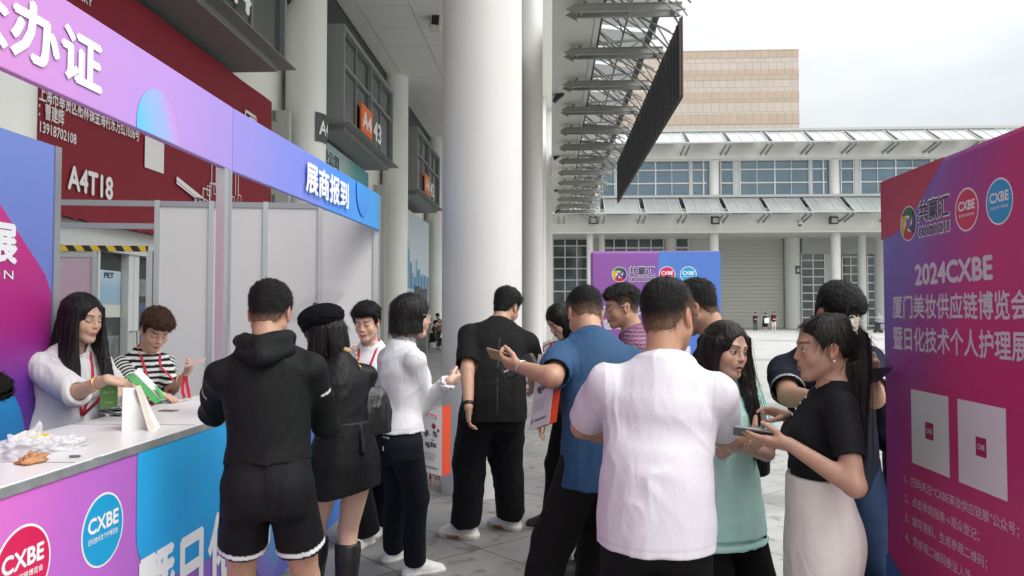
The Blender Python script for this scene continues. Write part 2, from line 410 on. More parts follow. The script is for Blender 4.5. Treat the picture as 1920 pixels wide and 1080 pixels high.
# hall volumes behind doors, bay windows
M_boxglass = mat('bay_glass', (.05, .056, .056), .12, spec=.6, var=.15, vscale=1.0)
M_slat = mat('bay_slat', (.085, .09, .09), .5)
for bi, y0 in enumerate((-1.1, 8.2, 17.85, 27.9, 37.5, 47.1)):
    y1 = y0 + 5.7
    m = MB(); m.box(-6.0, -4.98, y0 + .05, y1 - .05, 6.2, 8.38, 0)
    bx = m.build('bay_window', M_slat, HALL); LOC[bx.name] = Vector(HALL.location)
    f = MB()
    f.box(-6, -4.86, y0, y1, 8.34, 8.46); f.box(-6, -4.86, y0, y1, 6.12, 6.24); f.box(-6, -4.9, y0 + .02, y1 - .02, 7.5, 7.58)
    for k in range(5):
        yy = y0 + (y1 - y0 - .1) * k / 4
        f.box(-4.985, -4.87 if k in (0, 2, 4) else -4.93, yy, yy + (.1 if k in (0, 2, 4) else .05), 6.24, 8.34)
    f.box(-6, -4.88, y0 - .01, y0 + .05, 6.2, 8.4); f.box(-5.5, -5.42, y0 - .025, y0 + .06, 6.24, 8.34)
    f.build('window_frame', M_greyframe, bx)
    gl = MB(); gl.box(-4.98, -4.965, y0 + .1, y1 - .1, 6.24, 8.34); gl.build('pane', M_boxglass, bx)
    s = MB(); s.box(-6, -4.95, y0 + .3, y1 - .25, 5.98, 6.12); s.box(-5.95, -4.7, y0 - .05, y1 + .05, 6.1, 6.12)
    s.build('window_ledge', mat('ledge_grey', (.17, .175, .17), .5), bx)
    c = MB(); c.box(-6.0, -5.74, y0 - .4, y1 + 3.0, 8.46, ZC); c.build('clerestory', M_darkpanel, bx)
    num = {0: '45', 1: '44', 2: '43', 3: '42', 4: '41', 5: '40'}[bi]
    pl = MB(); pl.box(-4.90, -4.855, y0 + 1.65, y0 + 2.9, 6.3, 7.05)
    pl.text('A4', (-4.85, y0 + 2.27, 6.47), (0, 1, 0), (0, 0, 1), width=.95, height=.42, bold=.03, mi=1, align='C')
    pl.build('bay_plate', [M_orange, WHITE_PRINT], bx)
    pl = MB(); pl.text(num, (-4.855, y0 + 3.5, 6.42), (0, 1, 0), (0, 0, 1), width=.9, height=.52, bold=.03, align='C')
    pl.build('bay_number', WHITE_PRINT, bx)
    # door recess below: pale frame and dark doors
    for ya in (y0 - .45, y1 + 2.35):
        d = MB(); d.box(-6.0, -5.62, ya, ya + .15, 0, 5.98); d.build('door_jamb', mat('jamb_grey', (.42, .42, .40), .5), bx)
    if bi != 1:
        d = MB(); d.box(-6.0, -5.9, y0 - .2, y1 + 2.2, 0, 2.7); d.build('door_leaf', mat('grey_door', (.30, .31, .31), .5), bx)
# sign plate wrapped on the third column
def wrapped_plate(parent, c, r, a0, a1, z0, z1, text, name):
    m = MB(); n = 14
    for i in range(n):
        aa, ab = R(a0 + (a1 - a0) * i / n), R(a0 + (a1 - a0) * (i + 1) / n)
        m.quad((c[0] + r * math.cos(aa), c[1] + r * math.sin(aa), z0), (c[0] + r * math.cos(ab), c[1] + r * math.sin(ab), z0),
               (c[0] + r * math.cos(ab), c[1] + r * math.sin(ab), z1), (c[0] + r * math.cos(aa), c[1] + r * math.sin(aa), z1))
    vs_, fs_ = text_mesh(text, .02); x0 = min(v[0] for v in vs_); x1 = max(v[0] for v in vs_); y0 = min(v[1] for v in vs_); y1 = max(v[1] for v in vs_)
    out_ = []
    for a, b in vs_:
        t = R(a0 + (a1 - a0) * (.14 + .72 * (a - x0) / (x1 - x0))); z = z0 + (z1 - z0) * (.25 + .5 * (b - y0) / (y1 - y0))
        out_.append((c[0] + (r + .012) * math.cos(t), c[1] + (r + .012) * math.sin(t), z))
    m.add(out_, fs_, 1)
    return m.build(name, [mat('sign_charcoal', (.06, .065, .065), .5), WHITE_PRINT], parent, auto='keep')
wrapped_plate(HALL, (-5.5, 17.0), .47, -46, 26, 5.40, 6.05, 'A4', 'hall_sign')

# lower part of the second bay: glazed doors seen through the booth doorway
m = MB(); m.box(-6.0, -5.95, 8.2, 16.4, 0, 2.72); DG = m.build('door_glass', mat('door_glass_dark', (.045, .055, .055), .08, spec=.7, var=.5, vscale=1.6), HALL)
LOC[DG.name] = Vector(HALL.location)
m = MB()
M_doorframe = mat('white_door_frame', (.60, .61, .59), .4)
m.box(-5.95, -5.80, 8.2, 16.4, 2.42, 2.74)
for yy, w in ((8.2, .12), (9.2, .28), (9.62, .12), (10.42, .13), (10.56, .13), (11.35, .14), (11.62, .14), (12.4, .26), (13.3, .26)):
    m.box(-5.95, -5.84, yy, yy + w, 0, 2.42)
m.box(-5.95, -5.85, 8.2, 16.4, 0, .35)
m.build('door_frame', M_doorframe, DG)
m = MB()
m.tube([(-5.84, 10.46, 1.35), (-5.72, 10.46, 1.35), (-5.72, 10.46, .75), (-5.84, 10.46, .75)], .02, 8)
m.tube([(-5.84, 10.64, 1.35), (-5.72, 10.64, 1.35), (-5.72, 10.64, .75), (-5.84, 10.64, .75)], .02, 8)
m.build('door_handle', M_alu2, DG, smooth=True)
po = MB(); po.box(-5.945, -5.942, 9.76, 10.40, 1.55, 2.18, 0); po.box(-5.941, -5.939, 9.76, 10.40, 1.55, 1.72, 2)
po.text('PET', (-5.937, 10.0, 2.08), (0, 1, 0), (0, 0, 1), width=.22, height=.07, bold=.03, mi=1)
po.build('door_poster', [grad_mat('poster_blue', [(0, (.35, .42, .40)), (.5, (.28, .42, .55)), (1, (.45, .55, .62))], (0, 0, 1)), M_black, mat('poster_grey', (.55, .57, .5), .5)], DG)
po = MB(); po.box(-5.945, -5.942, 10.72, 11.3, 1.2, 1.75, 0); po.box(-5.945, -5.942, 9.78, 10.38, .95, 1.3, 1); po.box(-5.945, -5.942, 10.72, 11.3, 1.85, 2.1, 1)
po.build('door_notice', [mat('notice_blue', (.06, .10, .18), .4), mat('notice_grey', (.17, .19, .19), .5, var=.5, vscale=9)], DG)

# ------------------------------------------------------------------ facade banners
BX = -5.6
M_red = mat('dark_red_banner', (.20, .013, .024), .6, spec=.25, var=.08, vscale=.7, bump=.2, bscale=1.2)
B1 = thing('hall_banner', 'dark red banner with white address and A4T18 above the hall doors', 'banner', (BX, 12, 2.75))
m = MB()
N = 24
for i in range(N):      # slightly rippled sheet
    for k in range(1):
        ya, yb = 8.0 + 7.2 * i / N, 8.0 + 7.2 * (i + 1) / N
        xa, xb = BX - .02 + .012 * math.sin(i * .9), BX - .02 + .012 * math.sin((i + 1) * .9)
        m.quad((xa, ya, 2.74), (xb, yb, 2.70), (xb, yb, 5.86), (xa, ya, 5.86))
m.build('banner_sheet', M_red, B1, auto='keep', smooth=True)
m = MB()
U, V = (0, 1, 0), (0, 0, 1); XB = BX + .012
def yat(px, X=BX, py=320): return xpl(px, py, X).y
def btext(body_, px, py, w, h, align, bold):
    q = xpl(px, py, XB); m.text(body_, (XB, q.y, q.z), U, V, width=w, height=h, align=align, bold=bold)
def bw(p0, q0, p1, q1): return xpl(p1, q1, XB).y - xpl(p0, q0, XB).y
btext('地址：上海市奉贤区柘林镇金海村东方红1036号', 261, 266, bw(32, 185, 261, 262), .19, 'R', .012)
btext('联系人：曹建辉', 120, 237, bw(30, 205, 120, 230), .18, 'R', .012)
btext('电话：13918702108', 143, 273, bw(30, 240, 143, 268), .155, 'R', .012)
btext('展位号', 103, 362, .75, .26, 'R', .02)
btext('A4T18', 128, 353, bw(128, 350, 211, 358), .27, 'L', .03)
btext('AOZHUO MACHINERY', 173, 14, 1.5, .10, 'R', .012)
# blank white code card and line drawing of packing machines
m.quad((XB - .004, yat(270), 3.62), (XB - .004, yat(306), 3.62), (XB - .004, yat(306), 4.06), (XB - .004, yat(270), 4.06))
rr = random.Random(3)
def line(ya, za, yb, zb, w=.02):
    d = Vector((0, yb - ya, zb - za)); nrm = Vector((0, -d.z, d.y)).normalized() * w / 2
    a, b = Vector((XB, ya, za)), Vector((XB, yb, zb)); m.quad(a - nrm, b - nrm, b + nrm, a + nrm)
def rect(ya, za, yb, zb, w=.02):
    line(ya, za, yb, za, w); line(yb, za, yb, zb, w); line(yb, zb, ya, zb, w); line(ya, zb, ya, za, w)
y330 = yat(330)
line(y330, 3.62, yat(383), 3.42, .07); line(y330, 3.56, yat(383), 3.36, .03)
rect(yat(366), 3.2, yat(380), 3.42, .05)
for (a, b, c, d) in ((380, 2.95, 392, 3.62), (393, 2.95, 411, 3.75), (418, 2.95, 424, 3.8), (426, 3.0, 432, 3.6), (434, 2.95, 447, 3.55), (449, 2.95, 476, 3.35), (452, 3.35, 474, 3.52), (478, 3.3, 486, 3.7)):
    rect(yat(a), b, yat(c), d, .022)
    for k in range(5):
        y_ = yat(a) + (yat(c) - yat(a)) * rr.random(); z_ = b + (d - b) * rr.random()
        rect(y_, z_, y_ + .18 * rr.random() + .05, z_ + .15 * rr.random() + .04, .014)
for px_ in (396, 404, 441, 446):
    line(yat(px_), 3.7, yat(px_), 4.1, .02)
rect(yat(458), 4.95, yat(478), 5.32, .05); rect(yat(466), 5.0, yat(476), 5.25, .05)
for px_ in (398, 410, 424, 436): line(yat(px_), 4.7, yat(px_), 5.0 + .1 * rr.random(), .02)
line(yat(396), 4.98, yat(420), 5.0, .02)
m.build('lettering', mat('banner_white', (.72, .68, .68), .5), B1, auto='keep')
m = MB()
for zz in (3.1, 3.9, 4.8, 5.6):
    m.box(BX - .02, BX + .05, 15.25, 15.4, zz - .1, zz + .1)
m.build('banner_hinge', M_greyframe, B1)

B2 = thing('hall_banner', 'pale turquoise banner below the bay window marked 43', 'banner', (BX, 22, 2.75))
m = MB(); m.box(BX - .03, BX, 17.6, 23.4, 2.75, 5.9); m.build('banner_sheet', grad_mat('banner_teal', [(0, (.34, .50, .52)), (.45, (.40, .52, .52)), (.8, (.10, .34, .36)), (1, (.06, .28, .32))], (0, 1, 0), var=.1), B2)
m = MB()
m.text('设备有限公司', (BX + .01, 20.05, 5.35), U, V, width=3.0, height=.36, align='R', bold=.02)
m.build('lettering', M_black, B2, auto='keep')
m = MB(); m.text('满意·品质服务', (BX + .012, 22.6, 4.75), U, V, width=2.4, height=.22, align='R', bold=.02); m.build('slogan', mat('banner_red_ink', (.5, .06, .06), .5), B2, auto='keep')
m = MB()
m.add([(BX + .012, 22.9, 4.3), (BX + .012, 24.2, 4.3), (BX + .012, 24.0, 4.75), (BX + .012, 23.4, 5.25), (BX + .012, 23.1, 4.85)], [(0, 1, 2, 3, 4)]); m.build('printed_mountain', mat('banner_pale', (.68, .66, .6), .5), B2, auto='keep')
B3 = thing('hall_banner', 'white banner printed with a blue city skyline below the bay window marked 42', 'banner', (BX, 31, 1.6))
m = MB(); m.box(BX - .03, BX, 27.8, 35.2, 1.75, 5.7); m.build('banner_sheet', mat('banner_skyblue', (.55, .62, .68), .5), B3)
m = MB(); rr = random.Random(8)
for k in range(17):
    y_ = 28.0 + k * .42; h_ = 3.0 + 2.2 * rr.random() * math.exp(-((k - 5) / 6) ** 2) + .3 * rr.random()
    m.quad((BX + .01, y_, 2.6), (BX + .01, y_ + .34, 2.6), (BX + .01, y_ + .34, h_), (BX + .01, y_, h_), k % 2)
    for q in range(3): m.quad((BX + .01, y_, 2.5 - q * .18), (BX + .01, y_ + .3, 2.5 - q * .18), (BX + .01, y_ + .3, 2.42 - q * .18), (BX + .01, y_, 2.42 - q * .18), (k + q) % 2)
m.build('printed_skyline', [mat('skyline_blue', (.07, .24, .42), .5), mat('skyline_pale', (.20, .42, .58), .5)], B3, auto='keep')

# loudspeaker hanging from the ceiling
p = pt(818, 40, 21.5)
SP = thing('loudspeaker', 'white ceiling loudspeaker with dark grille left of the big column', 'loudspeaker', (p.x, p.y, ZC))
m = MB(); m.obox(p, (.17, 0, 0), (0, .16, 0), (.02, 0, .27)); m.build('casing', mat('speaker_cream', (.55, .54, .50), .4), SP, bevel=.04)
m = MB(); m.obox(p + Vector((.0, -.17, .02)), (.10, 0, 0), (0, .02, 0), (.01, 0, .17)); m.tube([p + Vector((.04, -.18, -.12)), p + Vector((.04, -.20, -.12))], .06, 16); m.build('grille', M_black, SP)
m = MB(); m.tube([p + Vector((0, .05, .26)), (p.x, p.y + .05, ZC - .03)], .03, 8); m.build('bracket', M_greyframe, SP)

# floodlights below the soffit
FL = None
for i, (px_, py_, Y) in enumerate(((1047, 182, 29.0), (1045, 293, 40.5), (1045, 355, 51.5), (1045, 396, 60.0))):
    p = pt(px_, py_, Y); 
    wh = ('nearest', 'second nearest', 'third nearest', 'farthest')[i]
    f = thing('floodlight', f'small black floodlight under the white eave, {wh} of the row of four', 'floodlight', p, 'floodlights along the eave')
    m = MB(); m.obox(p, (.17, -.02, .13), (-.02, .20, 0), (-.05, 0, .06)); m.build('lamp_body', mat('floodlight_black', (.03, .03, .032), .5), f, bevel=.02)
    m = MB(); m.obox(p + Vector((.06, 0, -.075)), (.14, -.02, .11), (-.02, .16, 0), (-.006, 0, .008)); m.build('lens', mat('lamp_lens', (.35, .36, .36), .15), f)
    m = MB(); m.tube([p + Vector((-.1, -.15, .0)), p + Vector((-.02, -.12, .3)), p + Vector((.02, 0, 9.86 - p.z))], .02, 6); m.build('bracket', M_black, f)

# ------------------------------------------------------------------ steel and glass canopy
CAN = thing('steel_canopy', 'grey steel and glass canopy on twin cantilever brackets along the arcade edge', 'canopy', (1.39, 30, 9.6))
ZB = 9.6
YB = [20.07 + 3.364 * i for i in range(-4, 13)]
def bracket(y):
    m = MB()
    for k in (0, .42):
        yy = y + k
        # tapered channel with a pointed end plate
        m.prism([(.62, ZB - .10), (3.42, ZB - .07), (3.42, ZB + .09), (.62, ZB + .10)], 'y', yy - .012, yy + .012)
        m.box(.62, 3.42, yy - .05, yy + .05, ZB + .085, ZB + .105); m.box(.62, 3.42, yy - .05, yy + .05, ZB - .105, ZB - .085)
        m.prism([(.40, ZB - .02), (.72, ZB + .15), (.66, ZB), (.72, ZB - .19)], 'y', yy - .03, yy + .03)
    m.box(.78, .86, y, y + .42, ZB - .06, ZB + .06); m.box(3.2, 3.3, y, y + .42, ZB - .06, ZB + .06)
    m.bar((.7, y + .21, ZB), (.95, y + .21, 9.86), .06, .06)
    return m
br = bracket(YB[0]).build('bracket', M_steel2, CAN)
for y in YB[1:]:
    o = br.copy(); COL.objects.link(o); o.parent = CAN; o.location = (0, y - YB[0], 0)
m = MB()
for y in YB:
    m.prism([(1.25, 10.2), (1.5, 10.38), (1.45, 10.2), (1.5, 10.05)], 'y', y + 1.65, y + 1.73)
    m.bar((1.4, y + 1.7, 10.2), (3.0, y + 1.7, 10.1), .08, .12)
    m.bar((1.45, y + .2, 10.3), (3.38, y + 1.9, 9.1), .035, .035)
    m.bar((1.45, y + 1.7, 10.25), (3.38, y + 3.4, 9.35), .035, .035)
    m.bar((1.5, y + .2, 10.3), (2.3, y + .2, 9.66), .04, .04); m.bar((2.3, y + .2, 9.66), (3.0, y + .2, 10.15), .04, .04)
    m.bar((1.42, y + .2, 9.75), (3.0, y + 3.3, 10.05), .03, .03)
    m.bar((1.45, y + 3.0, 9.9), (1.45, y + .2, 10.3), .04, .04)
    m.bar((1.45, y + .2, 9.9), (3.3, y + .2, 10.05), .05, .07); m.bar((1.6, y + .2, 9.9), (2.2, y + 3.3, 10.1), .03, .03); m.bar((2.95, y + .2, 10.0), (2.95, y + 1.9, 9.5), .03, .03); m.bar((2.3, y + 1.7, 10.1), (3.38, y + 1.7, 9.55), .04, .04); m.bar((3.0, y + .5, 10.05), (3.40, y + .5, 9.35), .04, .04); m.bar((3.0, y + 2.2, 10.05), (3.40, y + 2.2, 9.35), .04, .04); m.bar((1.5, y + 1.0, 10.3), (3.38, y + 1.0, 9.2), .03, .03); m.bar((1.5, y + 2.6, 10.3), (3.38, y + 2.6, 9.2), .03, .03); m.bar((1.9, y + .2, 9.68), (3.35, y + 2.2, 8.9), .025, .025)
m.build('strut', M_steel, CAN)
m = MB(); m.box(2.92, 3.08, YB[0] - 1, 62.2, 9.98, 10.12); m.box(1.40, 1.46, YB[0] - 1, 62.2, 9.8, 10.34); m.box(2.2, 2.24, YB[0] - 1, 62.2, 10.1, 10.14)
m.build('edge_beam', mat('dark_steel', (.075, .075, .075), .5, var=.1), CAN)
m = MB()
for y in YB:
    for k in range(2):
        y0 = y + .12 + k * 1.68
        m.quad((1.46, y0, 10.36), (2.95, y0, 10.18), (2.95, y0 + (1.56 if k == 0 else 1.36), 10.18), (1.46, y0 + (1.56 if k == 0 else 1.36), 10.36))
mg = bpy.data.materials.new('frosted_canopy_glass'); mg.use_nodes = True
n_ = mg.node_tree.nodes; L_ = mg.node_tree.links
tl = n_.new('ShaderNodeBsdfTranslucent'); tl.inputs[0].default_value = (.20, .205, .195, 1)
df = n_['Principled BSDF']; df.inputs['Base Color'].default_value = (.22, .225, .21, 1); df.inputs['Roughness'].default_value = .3
ms = n_.new('ShaderNodeMixShader'); ms.inputs[0].default_value = .55
L_.new(df.outputs[0], ms.inputs[1]); L_.new(tl.outputs[0], ms.inputs[2]); L_.new(ms.outputs[0], n_['Material Output'].inputs[0])
m.build('glass_roof', mg, CAN)

LS = thing('louvre_screen', 'black vertical louvre screen hanging along the outer edge of the canopy', 'screen', (3.42, 30, 7.3))
p0, p1 = 20.3, 40.0
m = MB(); m.box(3.42, 3.46, p0, p1, 7.3, 9.40)
k = p0
while k < p1 - .1:
    m.box(3.39, 3.42, k, k + .07, 7.32, 9.38, 1); k += .55
m.build('louvre_panel', [mat('louvre_black', (.032, .033, .035), .55, var=.15), mat('louvre_blade', (.075, .077, .08), .5)], LS)
m = MB(); m.box(3.46, 3.475, p0 - .02, p1, 7.27, 9.43); m.box(3.44, 3.475, p0 - .03, p0, 7.27, 9.43); m.build('edge_trim', mat('dull_red_trim', (.14, .03, .04), .5), LS)
m = MB()
for y in YB:
    if p0 < y < p1: m.bar((3.3, y + .2, 9.6), (3.44, y + .2, 9.40), .05, .05)
m.build('hanger', M_steel, LS)

# ------------------------------------------------------------------ opposite hall
YA = 77.0
OH = thing('opposite_hall', 'white exhibition hall marked A3 across the plaza with two glass awnings', 'building', (20, 84, 0))
def A(px, py, Y=YA): return pt(px, py, Y)
def zz(py, Y=YA): return 1.6 + (588 - py) * Y / FPX
def xx(px, Y=YA): return (px - 1033) * Y / FPX
XL, XR = -14.0, 62.0
z1, z2 = zz(437), zz(403)          # lower fascia
m = MB()
m.box(XL, XR, 84.2, 110, 0, zz(252, 84))
m.build('hall_wall', mat('opposite_wall', (.46, .47, .44), .6, var=.05, vscale=.3), OH)
m = MB()
m.box(XL, XR, YA, 84.1, z1, z2 + .6); m.box(XL, XR, YA - .25, YA, z1 + .1, z2 - .05); m.box(XL, XR, YA - .4, YA, z1 - .08, z1 + .1)
m.build('lower_fascia', M_white, OH)
zu1, zu2 = zz(303), zz(268)
xr_top = xx(1845)
m = MB(); m.box(XL, xr_top, YA, 86, zu1, zu2 + .9); m.box(XL, xr_top, YA - .3, YA, zu1 + .12, zu2)
m.prism([(xr_top, zu1), (xr_top + 4, zu1), (xr_top + 3.0, zu1 + 1.2), (xr_top, zu2 + .9)], 'y', YA, 86)
m.build('upper_fascia', M_white, OH)
# upper glazing
zg1, zg2 = zz(371), zu1
M_ag = mat('blue_grey_glass', (.11, .17, .21), .06, metal=.35, spec=.8, var=.25, vscale=.25)
m = MB(); m.box(XL, 58, YA + .5, YA + .6, z2 + .5, zg2); AG = m.build('upper_glazing', M_ag, OH); LOC[AG.name] = Vector(OH.location)
m = MB(); m2 = MB(); m3 = MB()
for b in range(-2, 5):
    pc = 1338 + 220.5 * b
    xc = xx(pc)
    mm = MB(); mm.cyl((xc, YA + .35), .5, z2 + .5, zg2, 24); mm.build('upper_pillar', M_white, OH, smooth=True)
    for a, w in ((21, .07), (27 + 10, .1), (38, .45), (110, .08), (174, .4), (180, .1), (200, .07)):
        pass
    for a in (12, 35): m2.box(xx(pc + a), xx(pc + a) + .1, YA + .36, YA + .5, zg1, zg2)
    for qa, qb in ((37, 46), (175, 181)): mm = MB(); mm.box(xx(pc + qa), xx(pc + qb), YA + .3, YA + .5, zg1, zg2); mm.build('wide_mullion', mat('pale_mullion', (.48, .49, .48), .5), OH)
    for a in (47, 111, 174, 200): m2.box(xx(pc + a), xx(pc + a) + .13, YA + .36, YA + .5, zg1, zg2)
    for a in (79, 142): m2.box(xx(pc + a), xx(pc + a) + .06, YA + .4, YA + .5, zg1, zg2)
    for py_ in (320, 345):
        for a, b2 in ((12, 36), (47, 175), (181, 207)):
            m2.box(xx(pc + a), xx(pc + b2), YA + .37, YA + .5, zz(py_), zz(py_) + .12)
m2.build('glazing_bar', mat('white_mullion', (.62, .63, .63), .45), OH)
# awnings
M_aw = mat('awning_glass', (.27, .285, .275), .25, var=.12, vscale=.4)
def awning(px0, px1, ytop, ybot, brk, name, xr):
    m = MB(); f = MB(); s = MB()
    zt, zb_ = zz(ytop), zz(ybot) - .5
    k = 0; px_ = px0
    while xx(px_) < xr - .5:
        xa, xb = xx(px_), min(xr, xx(px_ + 73.5))
        m.quad((xa + .25, YA - .2, zt - .1), (xb - .25, YA - .2, zt - .1), (xb - .25, YA - 2.9, zb_ + .25), (xa + .25, YA - 2.9, zb_ + .25))
        for q in range(1, 3):
            xm = xa + (xb - xa) * q / 3
            f.bar((xm, YA - .2, zt - .07), (xm, YA - 2.9, zb_ + .28), .06, .05)
        # open bay between two ribs
        for dx in (-.25, .25):
            f.bar((xa + dx, YA - .1, zt - .05), (xa + dx, YA - 2.95, zb_ + .27), .08, .12)
            s = MB(); s.prism([(YA, zb_ - .55), (YA, zb_ - .33), (YA - 3.0, zb_ + .14), (YA - 3.0, zb_ + .0)], 'x', xa + dx - .06, xa + dx + .06); s.build(name + '_bracket', M_steel2, OH)
        px_ += 73.5
    f.box(xx(px0), xr, YA - 3.02, YA - 2.9, zb_ + .16, zb_ + .30)
    f.box(xx(px0), xr, YA - .3, YA + .3, zt - .02, zt + .22)
    m.build(name + '_glass', M_aw, OH); f.build(name + '_frame', mat('awning_frame', (.38, .39, .38), .4), OH)
awning(1126 - 73.5 * 4, 0, 372, 402, 0, 'lower_awning', 62)
awning(1132 - 73.5 * 4, 0, 249, 276, 0, 'upper_awning', xr_top + 3)
# front colonnade and pillars
m = MB()
def post(px_, r, Y): return (xx(px_, Y), Y), r
for px_, r, Y in ((1106, .33, 77.6), (1128, .33, 79.5), (1336, .46, 77.8), (1557, .47, 77.8), (1777, .47, 77.8), (1116 - 220, .46, 77.8)):
    c, r = post(px_, r, Y)
    mm = MB(); mm.cyl(c, r, 0, z1 + .02, 32); mm.build('front_column', M_whitecol, OH, smooth=True)
for px_, r, Y in ((1478, .80, 83.6), (1604, .42, 81.0), (1637, .72, 84.0), (1255, .6, 83.8), (1700, .6, 83.8)):
    c, r = post(px_, r, Y)
    mm = MB(); mm.cyl(c, r, 0, z1 + .02, 32); o = mm.build('rear_column', mat('grey_column', (.56, .57, .54), .55), OH, smooth=True)
    if px_ == 1478: wrapped_plate(OH, c, r + .04, -85, -20, zz(515, 83), zz(500, 83), 'A3', 'hall_sign')
# ground-floor walls
YW = 84.0
m = MB(); m.box(xx(1345, YW), xx(1463, YW), YW, YW + .15, 0, zz(443, YW))
SH = m.build('roller_shutter', mat('shutter_plain', (.36, .365, .33), .55), OH); LOC[SH.name] = Vector(OH.location)
m = MB()
z = .1
while z < zz(443, YW) - .1:
    m.box(xx(1346, YW), xx(1461, YW), YW - .05, YW, z + .04, z + .36); z += .40
m.build('shutter_slat', mat('shutter_beige', (.40, .405, .365), .5), SH)
m = MB(); m.box(xx(1463, YW), xx(1466, YW), YW - .1, YW, 0, zz(443, YW)); m.build('shutter_guide', M_darkpanel, SH)
M_cg = mat('curtain_glass', (.06, .085, .085), .08, metal=.2, spec=.7, var=.55, vscale=.35)
def curtain(px0, px1, py0, cols, rows, base=.3, Y=YW, name='curtain_wall'):
    x0, x1, zt = xx(px0, Y), xx(px1, Y), zz(py0, Y)
    m = MB(); m.box(x0, x1, Y - .06, Y, base, zt); c = m.build(name, M_cg, OH); LOC[c.name] = Vector(OH.location)
    f = MB()
    for i in range(cols + 1):
        x = x0 + (x1 - x0) * i / cols; f.box(x - .06, x + .06, Y - .16, Y - .06, base, zt)
    for i in range(rows + 1):
        z = base + (zt - base) * i / rows; f.box(x0, x1, Y - .14, Y - .06, z - .06, z + .06)
    f.build('glazing_bar', mat('white_mullion', (.62, .63, .63), .45), c)
curtain(1037, 1104, 440, 3, 8); curtain(1128, 1288, 445, 7, 8); curtain(1494, 1536, 475, 2, 9); curtain(1568, 1628, 484, 4, 8); curtain(1648, 1690, 484, 3, 8); curtain(1720, 1900, 450, 10, 8)
for q_ in ((1494, 1640, .3, .17, zz(484, YW) + .3), (1037, 1290, .1, 0, zz(440, YW))):
    m = MB(); m.box(xx(q_[0], YW), xx(q_[1], YW), YW - q_[2], YW - q_[3], q_[4], z1); m.build('glass_transom', mat('grey_transom', (.32, .34, .34), .3), OH)
m = MB(); m.box(xx(1536, YW), xx(1548, YW), YW - .12, YW, 0, zz(470, YW)); m.build('wall_pier', mat('pier_grey', (.5, .51, .49), .5), OH)
# lamps and camera on the fascia
for px_, wh in ((1112, 'left of the far panel'), (1341, 'above the right corner of the far panel'), (1563, 'above the man in the navy polo')):
    p = A(px_, 413, 76.2); f = thing('floodlight', f'black square floodlight on the far white fascia {wh}', 'floodlight', p, 'floodlights on the opposite hall')
    m = MB(); m.obox(p, (.42, 0, 0), (0, .12, .05), (0, -.05, .36)); m.build('lamp_body', mat('floodlight_black', (.03, .03, .032), .5), f, bevel=.05)
    m = MB(); m.obox(p + Vector((.03, -.16, -.02)), (.28, 0, 0), (0, .02, .01), (0, -.03, .22)); m.build('lens', mat('lamp_lens', (.35, .36, .36), .15), f)
    m = MB(); m.bar(p + Vector((0, .1, 0)), (p.x, YA - .24, p.z + .1), .1, .1); m.build('bracket', M_black, f)
p = A(1500, 421, 75.6); f = thing('security_camera', 'white dome camera hanging on a thin pole from the far awning', 'camera', p)
m = MB(); m.tube([p, p + Vector((0, 0, .22))], [.2, .16], 12); m.tube([p + Vector((0, 0, .2)), p + Vector((0, 0, 1.5))], .06, 8); m.tube([p + Vector((0, 0, 1.5)), (p.x - .4, YA - 1.6, p.z + 1.9)], .05, 6); m.build('pole', M_white, f, smooth=True)
m = MB(); m.tube([p + Vector((0, 0, -.2)), p + Vector((0, 0, -.1)), p], [.05, .17, .2], 12); m.build('dome', M_darkglass, f, smooth=True)

# tower behind
YT = 125.0
TW = thing('stone_tower', 'beige stone clad block rising behind the white hall under the pale sky', 'building', (25, YT, 0))
def tower_mat(name, c, row):
    m = bpy.data.materials.new(name); m.use_nodes = True
    n = m.node_tree.nodes; L = m.node_tree.links; p = n['Principled BSDF']; p.inputs['Roughness'].default_value = .6
    t = n.new('ShaderNodeTexCoord'); q = n.new('ShaderNodeMapping'); q.inputs['Rotation'].default_value = (R(90), 0, 0); L.new(t.outputs['Object'], q.inputs[0])
    b = n.new('ShaderNodeTexBrick'); b.offset = .5 if row < 2 else .3
    for k_, v_ in (('Scale', 1), ('Brick Width', 2.5 if row < 2 else 1.25), ('Row Height', row), ('Mortar Size', .035), ('Bias', 0)): b.inputs[k_].default_value = v_
    b.inputs['Color1'].default_value = (*c, 1); b.inputs['Color2'].default_value = (*[x * .93 for x in c], 1); b.inputs['Mortar'].default_value = (*[x * .6 for x in c], 1)
    L.new(q.outputs[0], b.inputs['Vector']); L.new(b.outputs[0], p.inputs['Base Color'])
    return m
tx0, tx1, tz = 10.0, pt(1497, 97, YT).x, zz(97, YT)
m = MB(); m.box(tx0, tx1, YT, YT + 26, 0, tz - .05); m.build('pale_cladding', tower_mat('pale_stone', (.40, .345, .295), 2.0), TW)
m = MB(); z = tz
for k in range(9):
    h = 1.15 if k == 0 else 1.7
    m.box(tx0 - .03, tx1 + .03, YT - .03, YT + 26.03, z - h, z); z -= 3.6 if k else 3.05
m.build('band_course', tower_mat('tan_stone', (.36, .285, .22), 4.0), TW)
m = MB(); m.box(tx0 - .06, tx1 + .06, YT - .06, YT + 26.06, tz - .02, tz + .12); m.build('coping', mat('tan_coping', (.36, .27, .19), .6), TW)
